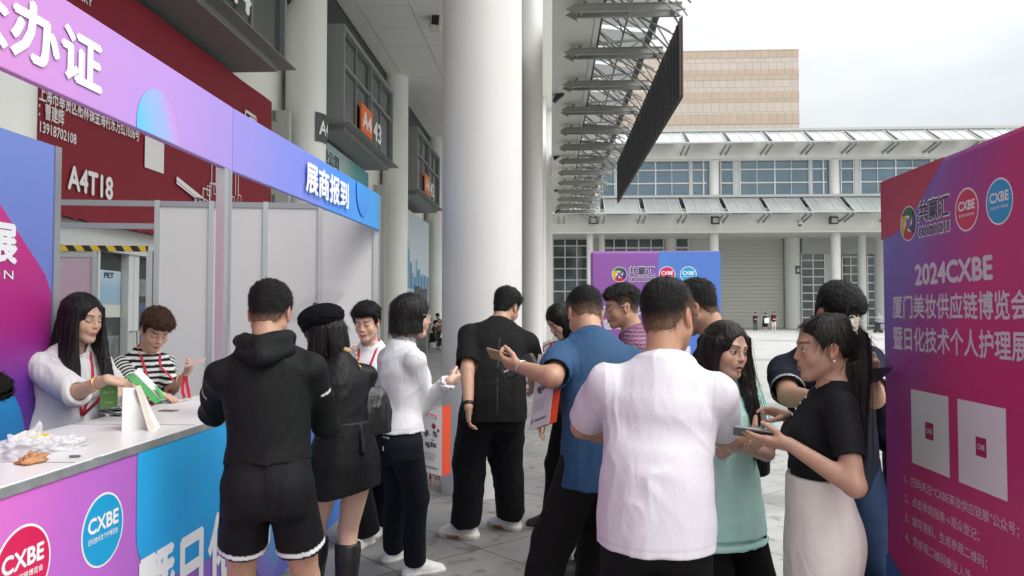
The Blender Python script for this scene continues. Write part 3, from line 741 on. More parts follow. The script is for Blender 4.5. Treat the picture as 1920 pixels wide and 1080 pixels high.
# ------------------------------------------------------------------ registration booth
BTH = thing('registration_booth', 'shell scheme registration booth with pink and blue fascia and pale wall panels', 'booth', (-2.8, 5, 0))
def yx(px, X, py=588): return xpl(px, py, X).y
def fx(y): return -1.65 + (.07 * max(0, y - 4.0) / 3.15)
FZ0, FZ1 = 2.34, 2.67
g1 = grad_mat('fascia_pink', [(0, (.62, .22, .52)), (.45, (.58, .25, .58)), (.75, (.47, .27, .66)), (1, (.36, .26, .66))], (0, 1, 0))
g2 = grad_mat('fascia_blue', [(0, (.30, .25, .66)), (.3, (.20, .24, .70)), (.6, (.08, .28, .80)), (1, (.06, .37, .85))], (0, 1, 0))
def fascia(y0, y1, mt, nm):
    m = MB(); x0, x1 = fx(y0), fx(y1)
    m.add([(x0, y0, FZ0), (x1, y1, FZ0 + (.03 if y1 > 5 else 0)), (x1, y1, FZ1 + (.03 if y1 > 5 else 0)), (x0, y0, FZ1), (x0 - .03, y0, FZ0), (x1 - .03, y1, FZ0 + (.03 if y1 > 5 else 0)), (x1 - .03, y1, FZ1 + (.03 if y1 > 5 else 0)), (x0 - .03, y0, FZ1)],
          [(0, 1, 2, 3), (7, 6, 5, 4), (0, 4, 5, 1), (3, 2, 6, 7), (0, 3, 7, 4), (1, 5, 6, 2)])
    o = m.build(nm, mt, BTH, bevel=.004); LOC[o.name] = Vector(BTH.location); return o
YJ = yx(437, -1.65, 258); YF = yx(712, -1.58, 403)
F1 = fascia(.6, YJ - .004, g1, 'fascia_board'); F2 = fascia(YJ + .004, YF, g2, 'fascia_board')
m = MB(); m.text('观众办证', (-1.645, yx(190, -1.645, 125), 2.40), U, V, width=.96, height=.19, bold=.03, align='R'); m.build('lettering', WHITE_PRINT, F1, auto='keep')
m = MB(); m.text('展商报到', (fx(5.6) + .008, yx(571, -1.62, 340), 2.41), (.022, 1, 0.008), V, width=yx(650, -1.6, 365) - yx(571, -1.62, 340), height=.2, bold=.03); m.build('lettering', WHITE_PRINT, F2, auto='keep')
# printed discs on the fascia
def disc_cut(X, cy, cz, r, z0, z1, sx=1.0):
    pts = [(X + (.022 * (y - cy) if cy > 4 else 0), y, min(max(z, z0), z1)) for y, z in circ(cy, cz, r, 48)]
    return pts
m = MB(); m.ngon(disc_cut(-1.6475, yx(296, -1.65, 240), 2.37, .17, FZ0 + .002, FZ1)); m.build('printed_disc', grad_mat('disc_cyan', [(0, (.10, .50, .90)), (.6, (.3, .42, .85)), (1, (.52, .28, .66))], (0, .9, .3)), F1)
m = MB(); m.ngon(disc_cut(fx(6.6) + .006, yx(680, -1.59, 385), 2.62, .2, FZ0, FZ1 + .02)); m.build('printed_disc', grad_mat('disc_blue', [(0, (.06, .26, .76)), (1, (.06, .33, .83))], (0, .2, .8)), F2)
# profiles
ZK_ = 1.08
m = MB()
yp = yx(421, -1.66, 480)
m.box(fx(4) - .045, fx(4) + .0, yp - .03, yp + .03, ZK_, FZ0); m.box(fx(4) - .045, fx(4) + .0, yp + .034, yp + .06, ZK_, FZ0)
for k in (-.012, .012): m.box(fx(4), fx(4) + .004, yp + k - .003, yp + k + .003, ZK_, FZ0)
m.build('fascia_post', M_alu2, BTH)
m = MB(); m.box(fx(7.15) - .05, fx(7.15) - .005, YF + .01, YF + .06, 0, 2.69); m.build('fascia_post', M_alu2, BTH)
# back wall (a few degrees off square)
WL, WR = Vector((-4.45, YF - .42, 0)), Vector((-1.60, YF + .03, 0))
def W(px): # point on the back wall at image column px
    a = ray(px, 588); dx, dy = WR.x - WL.x, WR.y - WL.y
    # solve t*a = WL + s*(WR-WL)
    det = a.x * -dy - a.y * -dx
    t = (WL.x * -dy - WL.y * -dx) / det
    return Vector((a.x * t, a.y * t, 0))
WU = (WR - WL).normalized(); WN = Vector((WU.y, -WU.x, 0))
def wbox(m, a, b, z0, z1, t0, t1, mi=0):
    c = (a + b) / 2 + WN * (t0 + t1) / 2; c.z = (z0 + z1) / 2
    m.obox(c, (b - a) / 2, WN * abs(t1 - t0) / 2, (0, 0, (z1 - z0) / 2), mi)
ZT = 2.62
posts = [W(100), W(293), W(395), W(497), W(600), W(704)]
for p in posts:
    m = MB(); h = WU * .022
    wbox(m, p - h, p + h, 0, ZT, -.022, .022)
    for k in (-.008, .008): wbox(m, p + WU * (k - .003), p + WU * (k + .003), 0, ZT, .022, .026)
    m.build('wall_post', M_alu2, BTH)
m = MB()
for a, b in zip(posts[:-1], posts[1:]):
    wbox(m, a + WU * .022, b - WU * .022, ZT - .055, ZT - .005, -.015, .015)
wbox(m, posts[0] + WU * .022, posts[1] - WU * .022, 2.36, 2.41, -.015, .015)
m.build('cross_rail', mat('rail_grey', (.36, .36, .40), .4, metal=.5), BTH)
for a, b in zip(posts[1:-1], posts[2:]):
    m = MB(); wbox(m, a + WU * .022, b - WU * .022, .05, ZT - .055, -.004, .004)
    m.build('wall_panel', M_lightgrey, BTH)
# far end return panel, partly open side, and storage door
pa, pb = W(108), W(176)
m = MB(); wbox(m, pa, pb, .05, 2.12, .02, .03); m.build('storage_door', mat('pink_laminate', (.46, .33, .41), .35), BTH)
m = MB(); wbox(m, pa - WU * .02, pa, 0, 2.16, .01, .04); wbox(m, pb, pb + WU * .035, 0, 2.16, .01, .05); wbox(m, pa, pb, 2.10, 2.16, .012, .036); wbox(m, W(276), W(276) + WU * .05, 0, 2.16, .0, .04)
m.build('door_profile', M_alu2, BTH)
# hazard tape on the header bar
m = MB(); a, b = W(109), W(277); wbox(m, a, b, 2.155, 2.205, .01, .05)
L_t = (b - a).length; k = 0; s_ = 0.0
while s_ < L_t - .02:
    for (mi, o_) in ((0, 0), (1, .068)):
        s0, s1 = s_ + o_, min(L_t, s_ + o_ + .068); sh = .035
        q = [a + WU * s0, a + WU * min(L_t, s1), a + WU * min(L_t, s1 + sh), a + WU * min(L_t, s0 + sh)]
        zs = [2.205, 2.205, 2.153, 2.153]
        m.ngon([(v + WN * .0525 + Vector((0, 0, z))) for v, z in zip(q, zs)], mi + 1)
    s_ += .136
m.build('hazard_tape', [M_black, mat('tape_yellow', (.62, .42, .03), .4), M_black], BTH, auto='keep')

# printed side backdrop at far left
BK = thing('printed_backdrop', 'tall blue and magenta printed backdrop panel behind the seated man at far left', 'display panel', (-2.6, 2.8, 0))
BXX = -2.6
m = MB(); YB_ = yx(97, BXX, 540)
m.box(BXX - .03, BXX, 1.2, YB_, 0, 2.48)
m.build('printed_face', grad_mat('backdrop_blue', [(0, (.10, .10, .42)), (.55, (.12, .16, .50)), (1, (.17, .24, .58))], (0, .1, .9)), BK)
m = MB(); m.ngon([(BXX + .002, 1.21, .75), (BXX + .002, YB_ - .005, .80), (BXX + .002, YB_ - .005, 1.70), (BXX + .002, 3.85, 1.80), (BXX + .002, 3.4, 2.22), (BXX + .002, 2.8, 2.47), (BXX + .002, 1.21, 2.47)])
m.build('printed_shape', grad_mat('backdrop_magenta', [(0, (.08, .05, .32)), (.25, (.14, .04, .34)), (.52, (.40, .02, .20)), (.8, (.52, .03, .22)), (1, (.50, .06, .24))], (0, -.1, 1), off=.1), BK)
m = MB(); m.ngon([(BXX + .004, y, z) for y, z in circ(3.3, .95, .42, 40)]); m.build('printed_disc', grad_mat('backdrop_disc', [(0, (.02, .20, .52)), (1, (.03, .28, .62))], (0, 0, 1)), BK)
m = MB()
m.text('技术个人护理展', (BXX + .006, yx(29, BXX, 450), 1.845), U, V, width=1.40, height=.19, bold=.035, align='R')
m.text('EXHIBITION', (BXX + .006, yx(23, BXX, 510), 1.765), U, V, width=.66, height=.042, bold=.004, align='R', spacing=1.25)
m.build('lettering', WHITE_PRINT, BK, auto='keep')
m = MB(); m.box(BXX - .04, BXX + .008, YB_ + .002, YB_ + .05, 0, 2.48); m.build('edge_profile', M_alu, BK)

# ------------------------------------------------------------------ reception counter
CT = thing('reception_counter', 'white topped reception counter with purple and blue printed front', 'counter', (-1.95, 4, 0))
XC, ZK = -1.65, 1.08
YC0, YC1 = .9, yx(655, -1.65, 940)
m = MB(); m.box(-2.25, XC - .0, YC0, YC1, ZK - .025, ZK); m.build('counter_top', mat('counter_white', (.70, .69, .70), .3, var=.02, vscale=2), CT, bevel=.003)
m = MB(); m.box(XC - .01, XC + .006, YC0, YC1 + .005, ZK - .035, ZK - .004)
for k in (1.4, 2.72, 4.6): m.box(XC - .02, XC + .008, k, k + .05, ZK - .034, ZK - .002)
m.build('edge_strip', mat('strip_silver', (.40, .42, .42), .4, metal=.5, var=.3, vscale=9), CT)
m = MB()
for yy in (yx(150, XC), yx(372, -1.65)): m.box(-2.25, -1.66, yy, yy + .006, ZK, ZK + .0015)
m.build('top_seam', mat('seam_grey', (.22, .22, .23), .5), CT)
m = MB(); m.box(XC - .03, XC, YC0, YC1, 0, ZK - .035); m.box(-2.25, XC - .03, YC1 - .03, YC1, 0, ZK - .03); m.box(-2.25, -2.22, YC0, YC1, .0, ZK - .03)
m.build('printed_front', grad_mat('counter_purple', [(0, (.72, .15, .52)), (.22, (.68, .16, .54)), (.36, (.48, .14, .56)), (.6, (.26, .13, .54)), (1, (.05, .18, .58))], (0, 1, -.10), off=.1), CT)
m = MB()
def blob(y0, y1, zb, zt=ZK - .036, n=40):
    pts = [(XC + .003, y0, zt)]
    for i in range(n + 1):
        t = math.pi * i / n
        pts.append((XC + .003, (y0 + y1) / 2 - (y1 - y0) / 2 * math.cos(t) , .74 - (.74 - zb) * math.sin(t) ** .8 if True else 0))
    pts.append((XC + .003, y1, zt)); return pts
m.ngon(blob(yx(257, XC, 840), yx(497, XC, 790), .42))
m.build('printed_shape', grad_mat('counter_cyan', [(0, (.02, .28, .66)), (.5, (.02, .35, .75)), (1, (.02, .40, .80))], (0, -.5, .8), off=.3), CT)
m = MB(); m.ngon([(XC + .003, y, z) for y, z in circ(yx(505, XC, 1010), .30, .24, 40)]); m.build('printed_disc', grad_mat('counter_disc', [(0, (.25, .12, .5)), (1, (.02, .4, .7))], (0, .6, .6)), CT)
def badge(m, cy, cz, r, mi_in, sub, X=XC, Ud=U, s=1, nrm=1):
    e = .0005 * nrm
    f = lambda pts, k: [(X + e * k, y, z) for y, z in pts]
    m.ngon(f(circ(cy, cz, r, 56), 2), 0); m.ngon(f(circ(cy, cz, r * .94, 56), 4), mi_in)
    O = (X + e * 6, cy, cz + r * .02)
    m.text('CXBE', O, Ud, V, width=r * 1.42, height=r * .40, bold=.03, align='C', mi=0)
    m.text(sub, (X + e * 6, cy, cz - r * .26), Ud, V, width=r * 1.4, height=r * .16, bold=.01, align='C', mi=0)
M_crimson = mat('badge_crimson', (.62, .015, .09), .4); M_cyan = mat('badge_cyan', (.01, .33, .62), .4)
m = MB(); badge(m, yx(43, XC, 1035), .805, .134, 1, '美妆供应链博览会'); m.build('badge', [WHITE_PRINT, M_crimson], CT, auto='keep')['label'] = 'crimson round badge'
m = MB(); badge(m, yx(193, XC, 990), .805, .134, 1, '日化技术及个护博览会'); m.build('badge', [WHITE_PRINT, M_cyan], CT, auto='keep')['label'] = 'cyan round badge'
m = MB(); m.text('暨日化技术个人护理展', (XC + .004, yx(258, XC, 1010), .27), U, V, width=3.2, height=.34, bold=.03, align='L'); 
m.text('厦门美妆供应链博览会', (XC + .005, 1.0, .29), U, V, width=1.95, height=.3, bold=.03, align='L')
m.build('lettering', WHITE_PRINT, CT, auto='keep')
m = MB(); m.box(XC - .035, XC + .01, YC1, YC1 + .05, 0, ZK - .03); m.build('end_post', mat('light_blue_edge', (.16, .42, .72), .35), CT)

# ------------------------------------------------------------------ printed display panels
def logo(m, cu, cv, r, F, mi):
    """four interlocking curved blades: mi = (green, violet, red, yellow, white)"""
    m.ngon(F(circ(cu, cv, r * 1.02, 48), 1), mi[4])
    cols = (mi[0], mi[1], mi[2], mi[3])
    for k in range(4):
        a = 100 - 90 * k
        outer = circ(0, 0, r * .96, 14, a + 48, a - 52)
        tip = (r * .30 * math.cos(R(a - 100)), r * .30 * math.sin(R(a - 100)))
        ea = outer[-1]; sa = outer[0]
        pts = list(outer)
        # inner edge sweeps back
        c1 = (r * .58 * math.cos(R(a - 70)), r * .58 * math.sin(R(a - 70)))
        c2 = (r * .46 * math.cos(R(a - 20)), r * .46 * math.sin(R(a - 20)))
        c3 = (r * .58 * math.cos(R(a + 22)), r * .58 * math.sin(R(a + 22)))
        pts += [((ea[0] + tip[0]) / 2 * 1.05, (ea[1] + tip[1]) / 2 * 1.05), tip, c2, c3]
        m.ngon(F([(cu + x, cv + y) for x, y in pts], 2), cols[k])
    m.ngon(F([(cu + x, cv + y) for x, y in circ(0, 0, r * .30, 20)], 3), mi[5])
PW, PH = 1.07, 2.11
M_logo = [mat('logo_green', (.03, .13, .06), .45), mat('logo_violet', (.05, .03, .12), .45), mat('logo_red', (.45, .02, .04), .45), mat('logo_yellow', (.55, .45, .05), .45), WHITE_PRINT, mat('logo_centre', (.22, .10, .30), .45), mat('logo_ink', (.035, .02, .06), .45), M_crimson, M_cyan, mat('fabric_white', (.70, .70, .74), .6), mat('code_card', (.72, .70, .74), .5), mat('code_patch', (.36, .015, .11), .5)]
def display_panel(T, O, Ud, Nd, base_mat, shape_poly, shape_mat, shape2=None, shape2_mat=None):
    O, Ud, Nd = Vector(O), Vector(Ud), Vector(Nd)
    P = lambda u, v, k: O + Ud * u + Vector((0, 0, v)) + Nd * (.00016 * k)
    m = MB()
    th = .12
    a, b = O, O + Ud * PW
    m.obox((a + b) / 2 - Nd * th / 2 + Vector((0, 0, PH / 2 + .01)), Ud * PW / 2, Nd * th / 2, (0, 0, PH / 2))
    m.build('fabric_cover', base_mat, T, bevel=.02)
    m = MB(); m.ngon([P(u, v, 2.5) for u, v in shape_poly]); m.build('printed_shape', shape_mat, T)
    if shape2: m = MB(); m.ngon([P(u, v, 4) for u, v in shape2]); m.build('printed_shape', shape2_mat, T)
    F = lambda pts, k: [P(u, v, 5 + k) for u, v in pts]
    m = MB()
    logo(m, .236, 1.925, .062, F, (0, 1, 2, 3, 4, 5))
    m.text('共赢汇', P(.312, 1.917, 8), Ud, V, width=.215, height=.075, bold=.045, mi=4)
    m.text('共赢汇', P(.315, 1.919, 9), Ud, V, width=.209, height=.07, bold=.02, mi=6)
    m.text('GONGYINGHUI', P(.312, 1.866, 8), Ud, V, width=.218, height=.037, bold=.05, mi=4)
    m.text('GONGYINGHUI', P(.314, 1.869, 9), Ud, V, width=.214, height=.031, bold=.02, mi=6)
    for cu, c, st in ((.628, 7, '美妆供应链博览会'), (.803, 8, '日化技术及个护博览会')):
        m.ngon(F(circ(cu, 1.923, .068, 40), 1), 4); m.ngon(F(circ(cu, 1.923, .063, 40), 2), c)
        m.text('CXBE', P(cu, 1.922, 9), Ud, V, width=.094, height=.028, bold=.03, mi=4, align='C')
        m.text(st, P(cu, 1.902, 9), Ud, V, width=.09, height=.009, bold=.01, mi=4, align='C')
    m.build('logo_row', M_logo, T, auto='keep')
    m = MB()
    m.text('2024CXBE', P(.283, 1.702, 6), Ud, V, width=.477, height=.068, bold=.035)
    m.text('厦门美妆供应链博览会', P(.098, 1.583, 6), Ud, V, width=.83, height=.083, bold=.018)
    m.text('暨日化技术个人护理展', P(.098, 1.468, 6), Ud, V, width=.83, height=.083, bold=.018)
    for k, st in enumerate(('1、扫码关注“CXBE美妆供应链展”公众号；', '2、点击参观指南→观众登记；', '3、填写资料，生成参观二维码；', '4、凭参观二维码换证入场。')):
        m.text(st, P(.172, .985 - .070 * k, 6), Ud, V, size=.0385, bold=.006)
    m.build('lettering', mat('panel_lettering', (.62, .58, .66), .5), T, auto='keep')
    m = MB()
    for cu in (.234, .552):
        s0 = .262; q_ = lambda a, b_, k: P(cu + s0 * a, 1.068 + s0 * b_, k)
        m.ngon([q_(0, 0, 6), q_(1, 0, 6), q_(1, 1, 6), q_(0, 1, 6)], 10)
        m.ngon([q_(.39, .39, 8), q_(.61, .39, 8), q_(.61, .61, 8), q_(.39, .61, 8)], 11)
        m.text('CXBE', q_(.5, .47, 10), Ud, V, width=s0 * .15, height=s0 * .06, bold=.01, mi=10, align='C')
    m.build('blank_card', M_logo, T, auto='keep')
    m = MB()
    for s_ in (0.12, PW - .12):
        c = O + Ud * s_ - Nd * .06; m.obox(c + Vector((0, 0, .005)), Ud * .06, Nd * .22, (0, 0, .005))
    m.build('panel_foot', M_alu, T)
XRp = 1.29
T1 = thing('display_panel', 'large magenta and violet display panel with two blank code cards at the right edge', 'display panel', (XRp, 2.5, 0), 'printed display panels')
yE = yx(1650, XRp, 345)
display_panel(T1, (XRp, yE, 0), (0, -1, 0), (-1, 0, 0),
    grad_mat('panel_violet', [(0, (.13, .20, .50)), (.22, (.19, .13, .45)), (.42, (.36, .05, .28)), (.6, (.54, .03, .18)), (1, (.50, .035, .16))], (0, -.70, -.75), noise=.15, off=1.44),
    [(.004, 1.885), (.13, 1.90), (.22, 1.935), (.32, 1.99), (.42, 2.06), (.50, PH + .004), (.004, PH + .004)],
    grad_mat('panel_red', [(0, (.52, .05, .10)), (1, (.40, .02, .07))], (0, .5, .5)),
    [(.004, .012), (.34, .012), (.30, .40), (.23, .55), (.14, .64), (.06, .672), (.004, .68)], mat('panel_blue_corner', (.06, .13, .36), .45))
# mapping for the gradient above uses Generated y (0 = near end), so the colours run across the sheet
T2 = thing('display_panel', 'small distant purple and blue display panel standing behind the crowd', 'display panel', (.87, 6.46, 0), 'printed display panels')
pL = pt(1108, 473, 6.46); pR = pt(1348, 473, 6.46)
display_panel(T2, (pL.x, 6.46, 0), (1, 0, 0), (0, -1, 0),
    grad_mat('panel2_purple', [(0, (.28, .10, .36)), (.5, (.23, .10, .40)), (1, (.12, .13, .45))], (.5, 0, -.4), off=.4),
    [(.56, PH + .004), (PW - .004, PH + .004), (PW - .004, .02), (.02, .02), (.02, .35), (.40, .75), (.54, 1.3)],
    grad_mat('panel2_blue', [(0, (.09, .30, .66)), (.5, (.09, .20, .58)), (1, (.10, .16, .52))], (.6, 0, -.5), off=.5))

# grey cabinets by the facade
p = gnd(786, 655)
for i, px_ in enumerate((779, 793)):
    q = pt(px_, 540, 31.5 + .1 * i)
    t = thing('electrical_cabinet', ('grey electrical cabinet beside the facade column, the left and taller one', 'grey electrical cabinet beside the facade column, the right and lower one')[i], 'cabinet', (q.x, q.y, 0), 'cabinets by the facade')
    m = MB(); m.box(q.x - .16, q.x + .15, q.y, q.y + .4, 0, 2.72 - .1 * i); m.build('cabinet_body', mat('cabinet_grey', (.16, .165, .165), .5), t, bevel=.02)
    m = MB(); m.box(q.x - .13, q.x + .12, q.y - .02, q.y, .3, 2.6 - .1 * i); m.box(q.x - .1, q.x + .05, q.y - .03, q.y - .02, 2.1, 2.3); m.build('cabinet_door', mat('cabinet_door_grey', (.20, .205, .205), .5), t)

# ------------------------------------------------------------------ things on the counter
def at_counter(px, py): return gnd(px, py, ZK)
a = at_counter(228, 808); b = at_counter(278, 809)
SH_ = thing('sign_holder', 'small white folded sign holder standing on the counter', 'sign holder', ((a.x + b.x) / 2, a.y, ZK))
m = MB()
p0 = at_counter(228, 808); p1 = at_counter(254, 806); p2 = at_counter(280, 809)
tp = pt(246, 728, p1.y + .02)
top_a = pt(230, 727, p0.y); top_b = pt(258, 725, p1.y + .03)
M_board = mat('white_card_board', (.78, .77, .76), .5)
th = Vector((.004, .004, 0))
def slab(m, q, t):
    q = [Vector(v) for v in q]; n = (q[1] - q[0]).cross(q[3] - q[0]).normalized() * t
    m.add([v - n for v in q] + [v + n for v in q], [(0, 1, 2, 3), (7, 6, 5, 4), (0, 4, 5, 1), (1, 5, 6, 2), (2, 6, 7, 3), (3, 7, 4, 0)])
slab(m, [p0, p2, top_b, top_a], .003) if False else None
slab(m, [p0, p1 + Vector((.06, .1, 0)), pt(262, 727, p1.y + .1), top_a], .003)
m.build('rear_board', M_board, SH_)
m = MB(); slab(m, [p2, p1 + Vector((.02, .16, 0)), pt(262, 722, p1.y + .1), pt(255, 724, p1.y + .02)], .003); m.build('front_board', mat('cream_card_board', (.72, .67, .58), .5), SH_)

# booklets
rr = random.Random(11)
M_cover = mat('booklet_cover_green', (.05, .16, .07), .5); M_pages = mat('booklet_pages', (.72, .71, .66), .7); M_grey_cover = mat('booklet_cover_grey', (.30, .32, .30), .5)
def booklet(c, ang, tilt, w=.15, l=.21, t=.008, lab='', grp=None, cov=M_cover, roll=0.0):
    T = thing('booklet', lab, 'booklet', c, grp)
    rot = Matrix.Rotation(R(ang), 3, 'Z') @ Matrix.Rotation(R(tilt), 3, 'X') @ Matrix.Rotation(R(roll), 3, 'Y')
    ax, ay, az = rot @ Vector((w / 2, 0, 0)), rot @ Vector((0, l / 2, 0)), rot @ Vector((0, 0, 1))
    c = Vector(c)
    m = MB(); m.obox(c, ax * .98, ay * .98, az * t * .38); m.build('pages', M_pages, T)
    m = MB(); m.obox(c + az * t * .45, ax, ay, az * .0008); m.obox(c - az * t * .45, ax, ay, az * .0008); m.build('cover', cov, T)
    return T
q = at_counter(210, 775)
spots = [(212, 772, .010, 62, 'bottom'), (206, 768, .022, 50, 'second from the bottom'), (214, 766, .034, 70, 'middle'), (208, 762, .046, 58, 'second from the top'), (216, 757, .062, 40, 'topmost')]
for px_, py_, h, ang, nm in spots:
    q = pt(px_, py_ + 6, 3.95); q.x = max(q.x, -2.24)
    booklet((q.x + .02, q.y - .02, ZK + h), ang, 0 if h < .05 else 8, lab=f'white and green booklet in the pile before the long-haired woman, {nm} one', grp='booklets piled on the counter', cov=M_cover if h < .05 else M_grey_cover, roll=0)
q = at_counter(312, 752); booklet((q.x, q.y, ZK + .008), 75, 0, lab='flat white booklet on the counter right of the open green one', grp='booklets piled on the counter', cov=mat('booklet_white', (.66, .67, .67), .5))
q = at_counter(316, 771); T = booklet((q.x, q.y, ZK + .003), 80, 0, .055, .09, .004, 'small dark printed card lying on the counter edge', None, mat('card_dark', (.12, .07, .10), .4)); T['category'] = 'card'; T.name = 'printed_card'
# open green booklet held up by the staff
GB = thing('green_booklet', 'open green and white booklet held upright by the long-haired woman', 'booklet', pt(275, 755, 3.75))
c1, c2, c3, c4 = pt(236, 707, 3.62), pt(258, 690, 3.62), pt(308, 745, 3.66), pt(298, 757, 3.64)
m = MB(); slab(m, [pt(236, 706, 3.60), pt(250, 700, 3.62), pt(303, 752, 3.66), pt(291, 757, 3.62)], .0012); m.build('green_cover', mat('bright_green_cover', (.03, .27, .05), .4), GB)
m = MB(); slab(m, [pt(250, 698, 3.63), pt(260, 691, 3.68), pt(309, 741, 3.72), pt(303, 751, 3.67)], .004); m.build('pages', mat('white_pages', (.76, .77, .76), .6), GB)
m = MB(); slab(m, [pt(289, 722, 3.655), pt(296, 726, 3.68), pt(309, 742, 3.705), pt(304, 750, 3.655)], .001); m.build('green_corner', mat('light_green_print', (.09, .42, .09), .4), GB)
# pen on the counter
for (pa_, pb_, lb) in (((130, 859), (152, 858), 'grey pen lying near the counter edge by the plastic bag'), ((0, 855), (12, 854), 'dark pen at the left end of the counter')):
    a, b = at_counter(*pa_), at_counter(*pb_); T = thing('pen', lb, 'pen', (a + b) / 2)
    m = MB(); d = Vector((0, 0, .006)); m.tube([a + d, a + (b - a) * .85 + d, b + d], [.005, .005, .0015], 8); m.build('barrel', mat('pen_grey', (.10, .10, .11), .35), T, smooth=True)
    m = MB(); m.tube([a + d + Vector((0, 0, .004)), a + (b - a) * .3 + d + Vector((0, 0, .004))], .0015, 6); m.build('clip', M_alu2, T)
# crumpled plastic bag with a bun and a wrapper
q = at_counter(80, 850)
BG = thing('plastic_bag', 'crumpled clear plastic bag lying on the counter at left', 'plastic bag', (q.x, q.y, ZK))
from mathutils import noise as mn
def crumple(c, sx, sy, sz, seed, n=34):
    v = []; f = []
    for i in range(n + 1):
        for j in range(n):
            th_ = math.pi * i / n * .5; ph = 2 * math.pi * j / n
            d = Vector((math.sin(th_) * math.cos(ph), math.sin(th_) * math.sin(ph), math.cos(th_)))
            k = 1 + .55 * (abs(mn.noise(d * 2.6 + Vector((seed, 0, 0)))) * 1.6 - .3) + .22 * mn.noise(d * 7 + Vector((seed, 3, 1)))
            v.append((c[0] + d.x * sx * k, c[1] + d.y * sy * k, c[2] + max(.002, d.z * sz * k)))
    for i in range(n):
        for j in range(n):
            f.append((i * n + j, i * n + (j + 1) % n, (i + 1) * n + (j + 1) % n, (i + 1) * n + j))
    return v, f
mb_ = bpy.data.materials.new('clear_plastic_film'); mb_.use_nodes = True
n_ = mb_.node_tree.nodes; L_ = mb_.node_tree.links
gb = n_['Principled BSDF']; gb.inputs['Base Color'].default_value = (.85, .85, .87, 1); gb.inputs['Roughness'].default_value = .12; gb.inputs['Specular IOR Level'].default_value = .9
tb = n_.new('ShaderNodeBsdfTransparent'); ms = n_.new('ShaderNodeMixShader')
lw = n_.new('ShaderNodeLayerWeight'); lw.inputs[0].default_value = .35
mr = n_.new('ShaderNodeMapRange'); mr.inputs['To Min'].default_value = .22; mr.inputs['To Max'].default_value = .85
L_.new(lw.outputs['Facing'], mr.inputs[0]); L_.new(mr.outputs[0], ms.inputs[0]); L_.new(tb.outputs[0], ms.inputs[1]); L_.new(gb.outputs[0], ms.inputs[2]); L_.new(ms.outputs[0], n_['Material Output'].inputs[0])
m = MB(); m.add(*crumple((q.x - .03, q.y - .05, ZK), .07, .085, .075, 1.3)); q2 = at_counter(112, 842); m.add(*crumple((q2.x, q2.y + .02, ZK), .07, .09, .04, 7.7))
m.build('film', mb_, BG, smooth='all')
q = at_counter(60, 868)
BN = thing('bread_bun', 'small brown bun wrapped in the clear bag on the counter', 'bun', (q.x, q.y, ZK))
m = MB(); v, f = crumple((q.x, q.y, ZK), .035, .05, .03, 4.1, 20); m.add(v, f); m.build('crust', mat('bun_crust', (.42, .20, .09), .6, var=.25, vscale=30), BN, smooth='all')
q = at_counter(62, 840)
WP = thing('snack_wrapper', 'yellow and white snack wrapper inside the clear bag', 'wrapper', (q.x, q.y, ZK))
m = MB(); slab(m, [(q.x - .05, q.y - .05, ZK + .05), (q.x + .06, q.y - .02, ZK + .03), (q.x + .05, q.y + .08, ZK + .035), (q.x - .06, q.y + .04, ZK + .06)], .002); m.build('wrapper_sheet', mat('wrapper_white', (.7, .66, .6), .3), WP)
m = MB(); slab(m, [(q.x - .01, q.y - .04, ZK + .047), (q.x + .035, q.y - .03, ZK + .04), (q.x + .03, q.y + .05, ZK + .043), (q.x - .015, q.y + .04, ZK + .053)], .002); m.build('wrapper_print', mat('wrapper_yellow', (.65, .5, .02), .3), WP)
# ------------------------------------------------------------------ implicit-surface modelling for figures
f32 = np.float32
_rng = np.random.RandomState(7)
_LAT = _rng.rand(32, 32, 32).astype(f32)
def vnoise(P, sc, seed=0.0):
    q = P * np.asarray(sc, f32) + f32(seed * 7.31)
    i = np.floor(q).astype(np.int32); f = (q - i).astype(f32); f = f * f * (3 - 2 * f)
    i &= 31; j = (i + 1) & 31
    x0, y0, z0 = i.T; x1, y1, z1 = j.T; fx_, fy_, fz_ = f.T
    a = _LAT[x0, y0, z0] * (1 - fx_) + _LAT[x1, y0, z0] * fx_; b = _LAT[x0, y1, z0] * (1 - fx_) + _LAT[x1, y1, z0] * fx_
    c = _LAT[x0, y0, z1] * (1 - fx_) + _LAT[x1, y0, z1] * fx_; d = _LAT[x0, y1, z1] * (1 - fx_) + _LAT[x1, y1, z1] * fx_
    return (a * (1 - fy_) + b * fy_) * (1 - fz_) + (c * (1 - fy_) + d * fy_) * fz_
def sstep(x): x = np.clip(x, 0, 1); return x * x * (3 - 2 * x)
def NA(v): return np.array(tuple(v), f32)
def nrm(v):
    v = np.asarray(v, float); return v / (np.linalg.norm(v) + 1e-9)
def smin(a, b, k):
    if k <= 0: return np.minimum(a, b)
    h = np.maximum(k - np.abs(a - b), 0) / k
    return np.minimum(a, b) - h * h * k * .25
